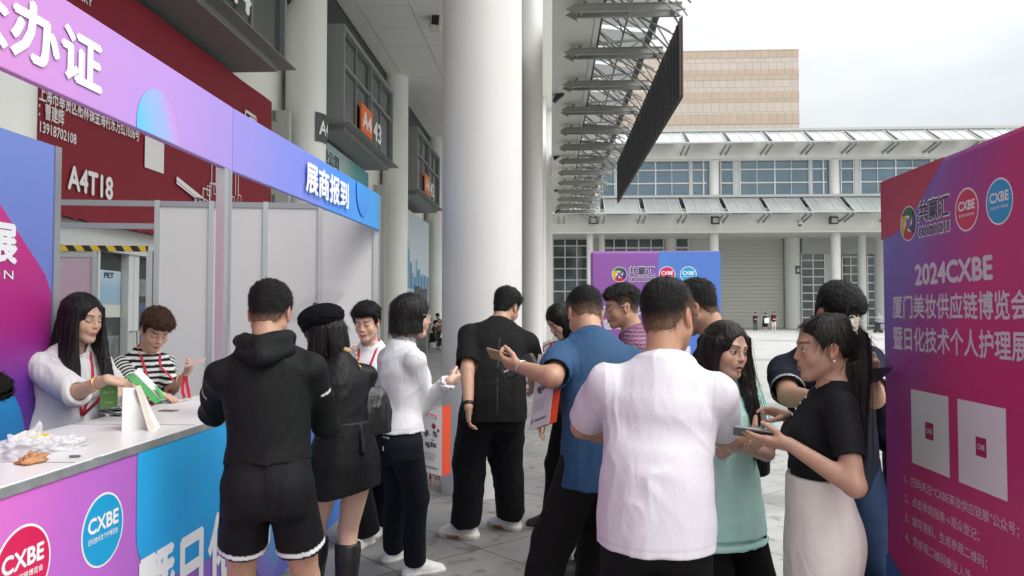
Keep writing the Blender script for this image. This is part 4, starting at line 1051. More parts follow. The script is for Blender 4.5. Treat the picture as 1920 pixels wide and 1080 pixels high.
class Sdf:
    def __init__(s): s.ops = []
    def cap(s, a, b, ra, rb=None, k=.02, op='u'):
        a, b = NA(a), NA(b); rb = ra if rb is None else rb; r = max(ra, rb) + k + .035
        ab = b - a; L2 = float(ab @ ab) + 1e-9
        def fn(P):
            q = P - a; t = np.clip(q @ ab / L2, 0, 1); q -= t[:, None] * ab
            return np.sqrt(np.einsum('ij,ij->i', q, q)) - (ra + (rb - ra) * t)
        s.ops.append((op, fn, np.minimum(a, b) - r, np.maximum(a, b) + r, k)); return s
    def group(s, fns, los, his, k, op):
        def fn(P):
            d = np.full(len(P), .5, f32)
            for f, lo, hi in zip(fns, los, his):
                ix = np.nonzero(((P > lo) & (P < hi)).all(1))[0]
                if len(ix): d[ix] = np.minimum(d[ix], f(P[ix]))
            return d
        s.ops.append((op, fn, np.min(los, 0), np.max(his, 0), k)); return s
    def chain(s, pts, rs, k=.02, op='u'):
        t = Sdf()
        pts = [np.asarray(p, float) for p in pts]
        if len(pts) > 2:            # smooth the joints with a spline
            PP, RR = [], []
            for i in range(len(pts) - 1):
                p0, p1, p2, p3 = pts[max(i - 1, 0)], pts[i], pts[i + 1], pts[min(i + 2, len(pts) - 1)]
                for j in range(4):
                    u = j / 4; m1 = (p2 - p0) * .5 * .5; m2 = (p3 - p1) * .5 * .5
                    PP.append((2 * u ** 3 - 3 * u * u + 1) * p1 + (u ** 3 - 2 * u * u + u) * m1 + (-2 * u ** 3 + 3 * u * u) * p2 + (u ** 3 - u * u) * m2)
                    RR.append(rs[i] + (rs[i + 1] - rs[i]) * (u * u * (3 - 2 * u) * .5 + u * .5))
            PP.append(pts[-1]); RR.append(rs[-1]); pts, rs = PP, RR
        for i in range(len(pts) - 1): t.cap(pts[i], pts[i + 1], rs[i], rs[i + 1], k)
        return s.group([o[1] for o in t.ops], [o[2] for o in t.ops], [o[3] for o in t.ops], k, op)
    def ell(s, c, r, M=None, k=.02, op='u'):
        c = NA(c); r = np.asarray(r, f32); M = np.eye(3, dtype=f32) if M is None else np.asarray(M, f32); R_ = float(r.max()) + k + .035
        def fn(P):
            q = (P - c) @ M.T; k0 = np.sqrt(((q / r) ** 2).sum(1)); k1 = np.sqrt(((q / r ** 2) ** 2).sum(1)) + 1e-6
            return k0 * (k0 - 1) / k1
        s.ops.append((op, fn, c - R_, c + R_, k)); return s
    def loft(s, secs, k=.012, op='u', dens=3, capf=.6):
        """secs: (centre, u, v, ru, rv); dense elliptical sweep"""
        A = [np.concatenate([NA(c), NA(u), NA(v), np.array([ru, rv], f32)]) for c, u, v, ru, rv in secs]
        D = []
        for i in range(len(A) - 1):
            p0, p1, p2, p3 = A[max(i - 1, 0)], A[i], A[i + 1], A[min(i + 2, len(A) - 1)]
            for j in range(6):
                t = j / 6
                D.append(.5 * (2 * p1 + (p2 - p0) * t + (2 * p0 - 5 * p1 + 4 * p2 - p3) * t * t + (3 * p1 - p0 - 3 * p2 + p3) * t ** 3))
        D.append(A[-1]); D = np.array(D)
        sl_ = np.concatenate([[0], np.cumsum(np.sqrt((np.diff(D[:, :3], axis=0) ** 2).sum(1)))]); L = float(sl_[-1]); N = 72
        ss = np.linspace(0, L, N + 1); T = np.stack([np.interp(ss, sl_, D[:, k_]) for k_ in range(11)], 1)
        tg = np.gradient(T[:, :3], axis=0); tg /= np.sqrt((tg ** 2).sum(1))[:, None] + 1e-9
        T = np.concatenate([T, tg], 1).astype(f32); ds = f32(L / N); cs = T[::8, :3]
        def fn(P):
            d2 = np.stack([((P - c) ** 2).sum(1) for c in cs], 1); sp = (d2.argmin(1) * 8).astype(f32) * ds
            for it in range(4):
                x = np.clip(sp / ds, 0, N - 1e-3); i = x.astype(np.int32); fr = (x - i)[:, None]
                if it == 3: break
                c = T[i, :3] * (1 - fr) + T[i + 1, :3] * fr; t = T[i, 11:] * (1 - fr) + T[i + 1, 11:] * fr
                sp = np.clip(sp + np.einsum('ij,ij->i', P - c, t), 0, L)
            E = T[i] * (1 - fr) + T[i + 1] * fr
            q = P - E[:, :3]; u, v, t = E[:, 3:6], E[:, 6:9], E[:, 11:]
            x = np.einsum('ij,ij->i', q, u); y = np.einsum('ij,ij->i', q, v); w = np.einsum('ij,ij->i', q, t)
            ru, rv = E[:, 9], E[:, 10]; rw = np.minimum(ru, rv) * capf
            k0 = np.sqrt((x / ru) ** 2 + (y / rv) ** 2 + (w / rw) ** 2); k1 = np.sqrt((x / ru ** 2) ** 2 + (y / rv ** 2) ** 2 + (w / rw ** 2) ** 2) + 1e-6
            return k0 * (k0 - 1) / k1
        r = float(max(D[:, 9].max(), D[:, 10].max())) + k + .035
        s.ops.append((op, fn, D[:, :3].min(0) - r, D[:, :3].max(0) + r, k)); return s
    def sub(s, other, tight=False):
        lo, hi = other.bounds(); s.ops.append(('s', other.eval, lo, hi, 0)); return s
    def uni(s, other, k=.0):
        lo, hi = other.bounds(); s.ops.append(('u', other.eval, lo, hi, k)); return s
    def clip(s, p, n):
        p, n = NA(p), NA(nrm(n)); s.ops.append(('c', lambda P: (P - p) @ n, None, None, 0)); return s
    def disp(s, fn): s.ops.append(('d', fn, None, None, 0)); return s
    def bounds(s):
        lo = np.min([o[2] for o in s.ops if o[0] == 'u'], 0); hi = np.max([o[3] for o in s.ops if o[0] == 'u'], 0); return lo, hi
    def eval(s, P):
        d = np.full(len(P), .5, f32)
        for op, fn, lo, hi, k in s.ops:
            if op == 'c': d = np.maximum(d, fn(P)); continue
            if op == 'd':
                ix = np.nonzero(np.abs(d) < .05)[0]
                if len(ix): d[ix] += fn(P[ix])
                continue
            ix = np.nonzero(((P > lo) & (P < hi)).all(1))[0]
            if not len(ix): continue
            e = fn(P[ix]).astype(f32)
            d[ix] = smin(d[ix], e, k) if op == 'u' else (-smin(-d[ix], e, k))
        return d
def xform(local, o, M, sc):
    """an Sdf given in a local frame (rows of M = local axes) as one world-space Sdf op set"""
    w = Sdf(); o = NA(o); M = np.asarray(M, f32)
    lo, hi = local.bounds(); c = [np.array([x, y, z]) for x in (lo[0], hi[0]) for y in (lo[1], hi[1]) for z in (lo[2], hi[2])]
    wc = np.array([o + sc * (p @ M) for p in c])
    w.ops.append(('u', lambda P: local.eval(((P - o) @ M.T) / f32(sc)) * f32(sc), wc.min(0), wc.max(0), .0))
    return w
def polygonize(sdf, h, lo, hi):
    lo, hi = np.asarray(lo, f32), np.asarray(hi, f32)
    n = np.maximum(np.ceil((hi - lo) / h).astype(int) + 1, 5)
    B = 4; nc = -(-n // B); n = nc * B + 1
    cc = np.stack(np.meshgrid(*[np.arange(k) for k in nc], indexing='ij'), -1).reshape(-1, 3)
    dc = sdf.eval((lo + (cc + .5) * (h * B)).astype(f32))
    act = (np.abs(dc) < h * B * 1.7 + .008).reshape(nc)
    if not act.any(): return np.zeros((0, 3)), np.zeros((0, 4), int)
    G = np.where(dc.reshape(nc) < 0, f32(-1), f32(1))
    G = np.repeat(np.repeat(np.repeat(G, B, 0), B, 1), B, 2); G = np.pad(G, ((0, 1),) * 3, mode='edge')
    nm = np.zeros(n, bool)
    up = np.repeat(np.repeat(np.repeat(act, B, 0), B, 1), B, 2)
    for dx in (0, 1):
        for dy in (0, 1):
            for dz in (0, 1): nm[dx:dx + up.shape[0], dy:dy + up.shape[1], dz:dz + up.shape[2]] |= up
    ix = np.nonzero(nm); P = np.stack(ix, -1).astype(f32) * f32(h) + lo
    vals = np.empty(len(P), f32)
    for a in range(0, len(P), 200000): vals[a:a + 200000] = sdf.eval(P[a:a + 200000])
    G[ix] = vals
    s = G < 0
    cnt = np.zeros((n[0] - 1, n[1] - 1, n[2] - 1), np.int8)
    for dx in (0, 1):
        for dy in (0, 1):
            for dz in (0, 1): cnt += s[dx:n[0] - 1 + dx, dy:n[1] - 1 + dy, dz:n[2] - 1 + dz]
    cells = np.stack(np.nonzero((cnt > 0) & (cnt < 8) & up), -1)
    if not len(cells): return np.zeros((0, 3)), np.zeros((0, 4), int)
    idx = np.full(cnt.shape, -1, np.int64); idx[tuple(cells.T)] = np.arange(len(cells))
    acc = np.zeros((len(cells), 3), f32); num = np.zeros(len(cells), f32)
    cor = [(x, y, z) for x in (0, 1) for y in (0, 1) for z in (0, 1)]
    cv = {c: G[cells[:, 0] + c[0], cells[:, 1] + c[1], cells[:, 2] + c[2]] for c in cor}
    for c in cor:
        for ax in range(3):
            if c[ax]: continue
            e = list(c); e[ax] = 1; va, vb = cv[c], cv[tuple(e)]
            cr = (va < 0) != (vb < 0); t = np.where(cr, va / np.where(cr, va - vb, 1), 0)
            for q in range(3): acc[:, q] += np.where(cr, (t if q == ax else c[q]), 0)
            num += cr
    V = lo + h * (cells + acc / num[:, None])
    Q = []
    for ax in range(3):
        a1, a2 = (ax + 1) % 3, (ax + 2) % 3
        sl0 = [slice(1, -1)] * 3; sl0[ax] = slice(0, -1); sl1 = list(sl0); sl1[ax] = slice(1, None)
        s0, s1 = s[tuple(sl0)], s[tuple(sl1)]
        e = np.stack(np.nonzero(s0 != s1), -1)
        if not len(e): continue
        fl = s0[tuple(e.T)]
        e[:, a1] += 1; e[:, a2] += 1
        def g(d1, d2):
            q = e.copy(); q[:, a1] -= d1; q[:, a2] -= d2; return idx[tuple(q.T)]
        q = np.stack([g(1, 1), g(0, 1), g(0, 0), g(1, 0)], -1)
        q[~fl] = q[~fl][:, ::-1]
        Q.append(q[(q >= 0).all(1)])
    return V, (np.concatenate(Q) if Q else np.zeros((0, 4), int))
def np_mesh(name, V, Q, mats, parent, cols=None):
    off = NA(wloc(parent)) if parent else np.zeros(3, f32)
    me = bpy.data.meshes.new(name)
    me.vertices.add(len(V)); me.vertices.foreach_set('co', (V - off).astype(f32).ravel())
    me.loops.add(len(Q) * 4); me.loops.foreach_set('vertex_index', Q.astype(np.int32).ravel())
    me.polygons.add(len(Q)); me.polygons.foreach_set('loop_start', np.arange(0, len(Q) * 4, 4, dtype=np.int32))
    me.polygons.foreach_set('use_smooth', np.ones(len(Q), bool))
    for m in (mats if isinstance(mats, (list, tuple)) else [mats]): me.materials.append(m)
    if cols is not None:
        a = me.color_attributes.new('Col', 'FLOAT_COLOR', 'POINT')
        a.data.foreach_set('color', np.concatenate([cols, np.ones((len(cols), 1))], 1).astype(f32).ravel())
    me.update(calc_edges=True)
    o = bpy.data.objects.new(name, me); COL.objects.link(o)
    if parent: o.parent = parent
    return o
def sdf_obj(name, sdf, h, mats, parent, colf=None, col=None):
    lo, hi = sdf.bounds()
    V, Q = polygonize(sdf, h, lo, hi)
    if not len(Q): return None
    c = None
    if colf is not None: c = colf(V.astype(f32))
    elif col is not None: c = np.tile(np.asarray(col, f32), (len(V), 1))
    return np_mesh(name, V, Q, mats, parent, c)

# ------------------------------------------------------------------ figure materials
M_skin = mat('skin', (.5, .3, .2), .48, attr=True, var=.09, vscale=55, bump=.05, bscale=350, sss=.12, spec=.4)
def cloth(name, rough=.85, var=.05, bump=.25, bscale=500, sheen=.0): return mat(name, (.5, .5, .5), rough, attr=True, var=var, vscale=14, bump=bump, bscale=bscale, sheen=sheen, spec=.16, wrinkle=.30)
M_cot = cloth('cotton_cloth'); M_smooth = cloth('smooth_cloth', .7, .05, .12, 300); M_sat = cloth('satin_cloth', .45, .05, .1, 200, .0)
M_thin = cloth('thin_white_cloth', .8, .03, .12, 400)
M_denim = cloth('denim', .85, .14, .35, 600)
M_shoe = mat('shoe_leather', (.5, .5, .5), .5, attr=True, var=.08, vscale=30, bump=.15, bscale=120)
M_hair = mat('hair', (.01, .008, .007), .42, attr=True, var=.45, vscale=160, bump=.45, bscale=170, stretch=(1, 1, .07), spec=.24)
M_hairs = mat('short_hair', (.01, .008, .007), .55, attr=True, var=.5, vscale=220, bump=.7, bscale=260, spec=.22)
M_blackleather = mat('black_leather', (.012, .012, .013), .32, bump=.3, bscale=160)
M_gold = mat('gold_metal', (.75, .50, .20), .25, metal=1.0)
M_silver = mat('silver_metal', (.7, .7, .72), .2, metal=1.0)
M_lan = mat('red_lanyard', (.50, .012, .04), .55, bump=.1, bscale=300)
M_glasslens = mat('spectacle_lens', (.6, .6, .62), .03, alpha=.12, spec=.8)

SM = [(-.12, .0, .125, .10), (-.03, -.008, .168, .120), (.05, 0, .163, .112), (.14, .005, .150, .106), (.25, .012, .160, .114), (.36, .012, .172, .120), (.42, .004, .160, .108), (.47, -.008, .118, .086), (.51, -.014, .078, .066), (.54, -.015, .060, .060)]
SF = [(-.12, 0, .130, .10), (-.04, -.012, .172, .120), (.05, -.004, .150, .106), (.15, .004, .122, .090), (.25, .010, .132, .098), (.34, .016, .143, .108), (.40, .004, .132, .096), (.45, -.008, .098, .078), (.49, -.013, .064, .060), (.53, -.015, .048, .050)]
def sec_at(S, h):
    hs = [x[0] for x in S]; return tuple(float(np.interp(h, hs, [x[k] for x in S])) for k in (1, 2, 3))

def head_sdf(sex='m', face=True, mouth=0.0):
    s = Sdf(); w = 1.0 if sex == 'm' else .95
    s.ell((0, -.008, .035), (.075 * w, .096, .086), k=.0)
    s.ell((0, .024, -.03), (.061 * w, .064, .086), k=.03)
    for x in (-1, 1):
        s.cap((x * .050 * w, .004, -.055), (x * .014, .066, -.097), .021 if sex == 'm' else .017, .017, k=.03)
        s.ell((x * .037, .058, -.032), (.024, .026, .028), k=.022)
    s.ell((0, .074, -.098), (.018, .016, .015), k=.02)
    s.cap((0, -.03, -.03), (0, -.03, -.10), .054 if sex == 'm' else .045, .052 if sex == 'm' else .043, k=.03)
    if face:
        s.cap((-.030, .079, .022), (.030, .079, .022), .013 if sex == 'm' else .0105, k=.02)
        s.ell((0, .085, -.052), (.028, .016, .026), k=.015)
        for x in (-1, 1): s.ell((x * .031, .097, -.001), (.018, .013, .012), k=.014, op='s')
        s.cap((0, .090 if sex == 'm' else .0875, .012), (0, .1085 if sex == 'm' else .1045, -.027), .0075 if sex == 'm' else .006, .011 if sex == 'm' else .0092, k=.012)
        for x in (-1, 1):
            s.ell((x * (.0125 if sex == 'm' else .0105), .099 if sex == 'm' else .0965, -.031), (.0075, .009, .0075) if sex == 'm' else (.0062, .008, .006), k=.006)
            s.ell((x * .031, .0765, -.0015), (.0145, .0135, .012), k=.005)
            s.cap((0, .0975, -.0595), (x * .021, .088, -.063), .0058, .003, k=.005)
            s.cap((0, .0965, -.0700 - .006 * mouth), (x * .019, .087, -.066), .0068, .003, k=.005)
        if mouth: s.ell((0, .100, -.065), (.013, .012, .003 + .003 * mouth), k=.003, op='s')
    for x in (-1, 1):
        e = Sdf(); M = np.array([[1, 0, 0], [0, .96, .25], [0, -.25, .96]], f32)
        s.ell((x * .0785 * w, -.010, -.006), (.0085, .019, .031), M, k=.008)
        s.ell((x * .086 * w, -.006, -.004), (.006, .010, .019), M, k=.004, op='s')
        s.ell((x * .0775 * w, -.002, -.032), (.007, .009, .010), k=.006)
    return s
def skin_cols(Pl, tone, eyes='open', lip=(.36, .12, .10), brow=(.022, .016, .013), seed=0, lipw=1.0):
    n = len(Pl); c = np.tile(np.asarray(tone, f32), (n, 1))
    x, y, z = Pl.T; front = y > .045
    def blend(m, col, a=1.0):
        m = (m * a)[:, None]; c[:] = c * (1 - m) + np.asarray(col, f32) * m
    red = np.asarray(tone, f32) * np.array([1.08, .80, .78], f32)
    ax = np.abs(x)
    blend(sstep(1 - np.hypot((ax - .04) / .028, (z + .03) / .025)) * (y > .03), red, .7)
    blend(sstep(1.3 - np.hypot(x / .018, (z + .028) / .02)) * (y > .09), red, .5)
    blend((ax > .072).astype(f32) * sstep(1.2 - np.hypot((y + .01) / .025, (z + .005) / .04)), red, .8)
    bz = .0225 + .004 * np.sin(np.clip((ax - .012) / .04, 0, 1) * 2.6)
    blend(sstep((.0054 - np.abs(z - bz)) / .003) * (ax > .011) * (ax < .051) * front, brow, .85)
    dx = (ax - .031) / .0165; top = .0062 * np.clip(1 - dx * dx, 0, 1) - .0015; bot = -.0060 * np.clip(1 - dx * dx, 0, 1) - .0015
    ins = (np.abs(dx) < 1) & front
    if eyes == 'open':
        blend((ins & (z < top) & (z > bot)).astype(f32), (.50, .47, .44))
        blend((ins & (z < top + .0005) & (z > bot - .0005) & (np.hypot(ax - .031, z - .0005) < .0068)).astype(f32), (.014, .009, .008))
        blend((ins & (np.abs(z - top - .0008) < .0017)).astype(f32), (.03, .02, .018), .9)
        blend((ins & (np.abs(z - bot) < .001)).astype(f32), (.12, .06, .05), .5)
    else:
        blend((ins & (np.abs(z - bot + .0005) < .0019)).astype(f32), (.03, .02, .018), .9)
        blend((ins & (np.abs(z - top) < .0012)).astype(f32), (.16, .08, .06), .5)
    lz = z + .0655; lx = ax / (.0225)
    up = .0085 * np.clip(1 - lx ** 2, 0, 1) * (1 - .25 * np.exp(-(ax / .004) ** 2)); dn = -.0105 * np.clip(1 - lx ** 2, 0, 1)
    blend(((lx < 1) & (lz < up) & (lz > dn) & front).astype(f32), lip, .9 * lipw)
    blend(((lx < 1) & (np.abs(lz + .0003) < .0011) & front).astype(f32), (.07, .02, .02), .9)
    blend(((np.hypot(ax - .0085, (z + .0395) * 1.3) < .0038) & front).astype(f32), (.06, .025, .02), .9)
    return c

def spine_fn(base, F, L, lean, hunch, bend, twist, s):
    U = np.array([0, 0, 1.0]); hs = np.arange(-.2, .60, .01); pos = []; fr = []
    def frame(h):
        a = R(lean) * np.clip((h + .02) / .22, 0, 1) + R(hunch) * np.clip((h - .22) / .28, 0, 1)
        b = R(bend) * np.clip((h + .02) / .3, 0, 1); t = R(twist) * np.clip(h / .4, 0, 1)
        F1 = F * math.cos(t) + L * math.sin(t); L1 = L * math.cos(t) - F * math.sin(t)
        U1 = U * math.cos(a) + F1 * math.sin(a); F2 = F1 * math.cos(a) - U * math.sin(a)
        U2 = U1 * math.cos(b) + L1 * math.sin(b); L2 = L1 * math.cos(b) - U1 * math.sin(b)
        return F2, L2, U2
    p = np.array(base, float); i0 = 20
    P = [None] * len(hs); P[i0] = p.copy()
    for i in range(i0, len(hs) - 1): P[i + 1] = P[i] + frame(hs[i])[2] * .01 * s
    for i in range(i0, 0, -1): P[i - 1] = P[i] - frame(hs[i])[2] * .01 * s
    P = np.array(P)
    def at(h):
        q = np.array([np.interp(h, hs, P[:, k]) for k in range(3)]); F2, L2, U2 = frame(h); return q, F2, L2, U2
    return at
def ik(S, T, l1, l2, pole):
    S, T = np.asarray(S, float), np.asarray(T, float); d = T - S; D = np.linalg.norm(d)
    if D > (l1 + l2) * .995: T = S + d / D * (l1 + l2) * .995; d = T - S; D = np.linalg.norm(d)
    if D < abs(l1 - l2) + .03: D = abs(l1 - l2) + .03
    a = (l1 * l1 - l2 * l2 + D * D) / (2 * D); hgt = math.sqrt(max(l1 * l1 - a * a, 0)); u = d / np.linalg.norm(d)
    p = np.asarray(pole, float); p = p - u * (p @ u); p = nrm(p)
    return S + u * a + p * hgt, T

class Fig: pass
def figure(name='person', label='', H=1.74, sex='m', fat=1.0, at=(0, 0), face=0, lean=0, hunch=6, bend=0, twist=0, head=(None, 0, 0), top=None,
           armL=None, armR=None, feet=None, tone=(.47, .285, .195), group=None, base_z=0.0, sit=None, shw=1.0, hs=1.0, neckl=1.0, shup=0.0):
    """top=(px,py,Y): place the figure so the crown projects there (x, and height by scaling H)"""
    g = Fig()
    g.sex = sex; g.tone = tone; g.fat = fat
    for it in range(4):
        s = H / 1.74; th = R(face)
        F = np.array([-math.sin(th), math.cos(th), 0.0]); L = np.array([-math.cos(th), -math.sin(th), 0.0]); U = np.array([0, 0, 1.0])
        pz = .95 * s + base_z if sit is None else sit
        sp = spine_fn((at[0], at[1], pz), F, L, lean, hunch, bend, twist, s)
        hy = face if head[0] is None else head[0]; a = R(hy); p = R(head[1]); ro = R(head[2])
        Fh = np.array([-math.sin(a), math.cos(a), 0.0]); Lh = np.array([-math.cos(a), -math.sin(a), 0.0])
        hF = Fh * math.cos(p) - U * math.sin(p); hU0 = Fh * math.sin(p) + U * math.cos(p)
        hU = hU0 * math.cos(ro) + Lh * math.sin(ro); hL = Lh * math.cos(ro) - hU0 * math.sin(ro)
        q, f_, l_, u_ = sp(.53); hsz = s ** .5 * hs
        nd = nrm(u_ * .9 + hU * .3 + hF * .15)
        ntop = q + nd * .055 * s * neckl; ho = ntop + hU * .098 * hsz + hF * .022 * hsz
        crown = ho + hU * .118 * hsz
        if top is None: break
        tgt = np.array(pt(*top)); d = tgt - crown
        at = (at[0] + d[0], at[1] + d[1]); H = H * (1 + d[2] / max(crown[2] - base_z, .6)) if sit is None else H
    g.s, g.H, g.F, g.L, g.U, g.sp, g.ho, g.hM, g.hs, g.at = s, H, F, L, U, sp, ho, np.array([hL, hF, hU]), hsz, at
    g.Fh, g.Lh = Fh, Lh
    g.ntop = ntop; g.crown = crown
    S = SM if sex == 'm' else SF; g.S = S
    sw = (.182 if sex == 'm' else .152) * shw * (1 + (fat - 1) * .4); shh = (.412 if sex == 'm' else .418) + shup
    q, f_, l_, u_ = sp(shh); g.sh = {1: q + l_ * sw * s, -1: q - l_ * sw * s}; g.chestF = f_; g.chestL = l_; g.chestU = u_
    g.l1, g.l2 = .285 * s, .245 * s
    g.el, g.wr, g.hand = {}, {}, {}
    for sd_, arm in ((1, armL), (-1, armR)):
        arm = arm or {}
        Sx = g.sh[sd_]
        w = arm.get('w'); 
        if w is None: T = Sx + (-U * .98 + L * sd_ * .16 + F * .10) * (g.l1 + g.l2) * .985
        elif isinstance(w, tuple) and len(w) == 3 and abs(w[0]) > 20: T = np.array(pt(*w))
        else: T = np.asarray(w, float)
        pole = np.asarray(arm.get('pole', -f_ * 1.0 - U * .3 + l_ * sd_ * .5), float)
        if 'e' in arm:
            E = Sx + g.l1 * nrm(np.array(pt(*arm['e'])) - Sx); T = E + g.l2 * nrm(T - E)
        else: E, T = ik(Sx, T, g.l1, g.l2, pole)
        g.el[sd_], g.wr[sd_] = E, T
        fd = nrm(T - E); D = nrm(np.asarray(arm['dir'], float)) if 'dir' in arm else fd
        pn = np.asarray(arm.get('palm', -L * sd_), float); pn = nrm(pn - D * (pn @ D))
        g.hand[sd_] = (D, pn, arm.get('curl', (.25, .35, .25)), arm.get('thumb', .5), arm.get('open', None))
    g.hip, g.kn, g.an, g.ft = {}, {}, {}, {}
    q, f_, l_, u_ = sp(-.05)
    for sd_ in (1, -1):
        hp = q + L * sd_ * .088 * s * (1 + (fat - 1) * .5); g.hip[sd_] = hp
        if feet: fxx, fyy, fyaw = feet[0 if sd_ == 1 else 1][:3]
        else: fxx, fyy = (np.array([at[0], at[1], 0]) + L * sd_ * .10)[:2]; fyaw = face + sd_ * 10
        lift = feet[0 if sd_ == 1 else 1][3] if feet and len(feet[0 if sd_ == 1 else 1]) > 3 else 0
        A_ = np.array([fxx, fyy, .085 * s + base_z + lift]); yw = R(fyaw); fd = np.array([-math.sin(yw), math.cos(yw), 0])
        A_ -= fd * .055 * s * (0 if not feet else 0)
        K, A2 = ik(hp, A_, .42 * s, .425 * s, fd * .7 + F * .5)
        g.kn[sd_], g.an[sd_], g.ft[sd_] = K, A_, fd
    g.root = thing(name, label, 'person', (at[0], at[1], base_z), group)
    return g

def torso_secs(g, h0, h1, ex=0.0, ey=0.0, n=9, drape=0.0):
    out_ = []
    for h in np.linspace(h0, h1, n):
        sh, rx, ry = sec_at(g.S, max(h, -.06) if h < -.06 else h)
        q, f_, l_, u_ = g.sp(h); fat = 1 + (g.fat - 1) * (1.0 - .75 * sstep((h - .36) / .12))
        if drape:       # loose cloth hangs from the chest and the seat
            t = float(sstep((.30 - h) / .22)) * drape; c_, cx_, cy_ = sec_at(g.S, .32); _, hx_, hy_ = sec_at(g.S, -.04)
            rx = rx + (max(rx, .97 * cx_, .98 * hx_) - rx) * t; ry2 = max(ry, cy_, hy_ + .024); sh = sh + (-.014 - sh) * t; ry = ry + (ry2 - ry) * t
        e = ex(h) if callable(ex) else ex; e2 = ey(h) if callable(ey) else (ey or e)
        out_.append((q + f_ * sh * g.s, l_, f_, rx * g.s * fat + e, ry * g.s * (fat ** 1.3) + e2))
    return out_
def body(g, hh=.003, hb=.008, eyes='open', mouth=0.0, legs=True, hands=True, lip=(.36, .12, .10), lipw=1.0, brow=(.022, .016, .013), bare=(), hh2=None, arms_bare=True):
    s = g.s; m_ = g.sex == 'm'
    B = Sdf()
    B.loft(torso_secs(g, -.09, .53, n=10), k=.02, dens=2, capf=.2)
    q53, f53, l53, u53 = g.sp(.52)
    ar = (.054, .041, .0275) if m_ else (.044, .034, .0235); ar = [a * s * (1 + (g.fat - 1) * .8) for a in ar]
    for sd_ in (1, -1):
        S_, E, W_ = g.sh[sd_], g.el[sd_], g.wr[sd_]
        B.cap(q53 - u53 * .03 * s, S_ + u53 * .008 * s, (.045 if m_ else .036) * s, (.046 if m_ else .036) * s, k=.05)
        mid = S_ + (E - S_) * .45
        B.chain([S_, mid, E], [ar[0], ar[0] * .95, ar[1]], k=.02)
        f3 = E + (W_ - E) * .28
        B.chain([E, f3, W_], [ar[1], ar[1] * 1.04, ar[2]], k=.02)
        if legs:
            hp, K, A_, fd = g.hip[sd_], g.kn[sd_], g.an[sd_], g.ft[sd_]
            ft_ = 1 + (g.fat - 1) * .6; r = [x * s * ft_ for x in ((.088, .056, .039) if m_ else (.084, .053, .035))]
            th2 = hp + (K - hp) * .5
            B.chain([hp, th2, K], [r[0], r[0] * .84, r[1]], k=.03)
            cf = K + (A_ - K) * .3 - fd * .014 * s
            B.chain([K, cf, A_], [r[1] * .95, r[1] * 1.0, r[2]], k=.02)
            B.cap(K + fd * .012 * s, K + fd * .012 * s + (A_ - K) * .08, r[1] * .75, r[1] * .6, k=.03)
            B.cap(A_ - g.U * .04 * s, A_ - g.U * .045 * s + fd * .13 * s, .038 * s, .028 * s, k=.03)
    if not m_:
        q, f_, l_, u_ = g.sp(.31)
        for sd_ in (1, -1): B.ell(q + f_ * .085 * s + l_ * sd_ * .065 * s, (.055 * s,) * 3, k=.04)
    B.cap(q53 - u53 * .03, g.ho + g.hM.T @ np.array([0, -.03, -.07]) * g.hs, (.060 if m_ else .049) * s * (1 + (g.fat - 1) * .5), (.055 if m_ else .045) * s * (1 + (g.fat - 1) * .6), k=.03)
    hl = head_sdf(g.sex, True, mouth)
    if g.fat > 1.1:
        hl.ell((0, .03, -.06), (.064, .055, .05), k=.03); hl.cap((-.025, -.05, -.07), (.025, -.05, -.07), .035, k=.03)
    B.uni(xform(hl, g.ho, g.hM, g.hs), k=.015)
    HB = []
    if hands:
        for sd_ in (1, -1):
            HB.append(hand_prims(B, g, sd_))
    # regions at their own resolution, all cut from the same surface
    hb_lo = g.ho - .155; hb_hi = g.ho + .155
    lo, hi = B.bounds()
    VV, QQ = [], []
    def add(h, a, b, drop=None):
        V, Q = polygonize(B, h, a, b)
        if not len(Q): return
        if drop is not None:
            c = V[Q].mean(1); keep = ~drop(c); Q = Q[keep]
            if not len(Q): return
            u, inv = np.unique(Q, return_inverse=True); V = V[u]; Q = inv.reshape(-1, 4)
        QQ.append(Q + sum(len(v) for v in VV)); VV.append(V)
    add(hh, hb_lo, hb_hi)
    for a, b in HB: add(hh2 or .0034, a, b)
    def drop(c):
        d = ((c > hb_lo + .008) & (c < hb_hi - .008)).all(1)
        for a, b in HB: d |= ((c > a + .007) & (c < b - .007)).all(1)
        return d
    add(hb, lo, hi, drop)
    V = np.concatenate(VV); Q = np.concatenate(QQ)
    Pl = (((V - NA(g.ho)) @ g.hM.T.astype(f32)) / g.hs).astype(f32)
    cols = np.tile(np.asarray(g.tone, f32), (len(V), 1))
    hm = (np.abs(Pl) < .16).all(1)
    cols[hm] = skin_cols(Pl[hm], g.tone, eyes, lip, brow, lipw=lipw)
    g.sdf = B
    g.body = np_mesh('body', V, Q, M_skin, g.root, cols)
    return g
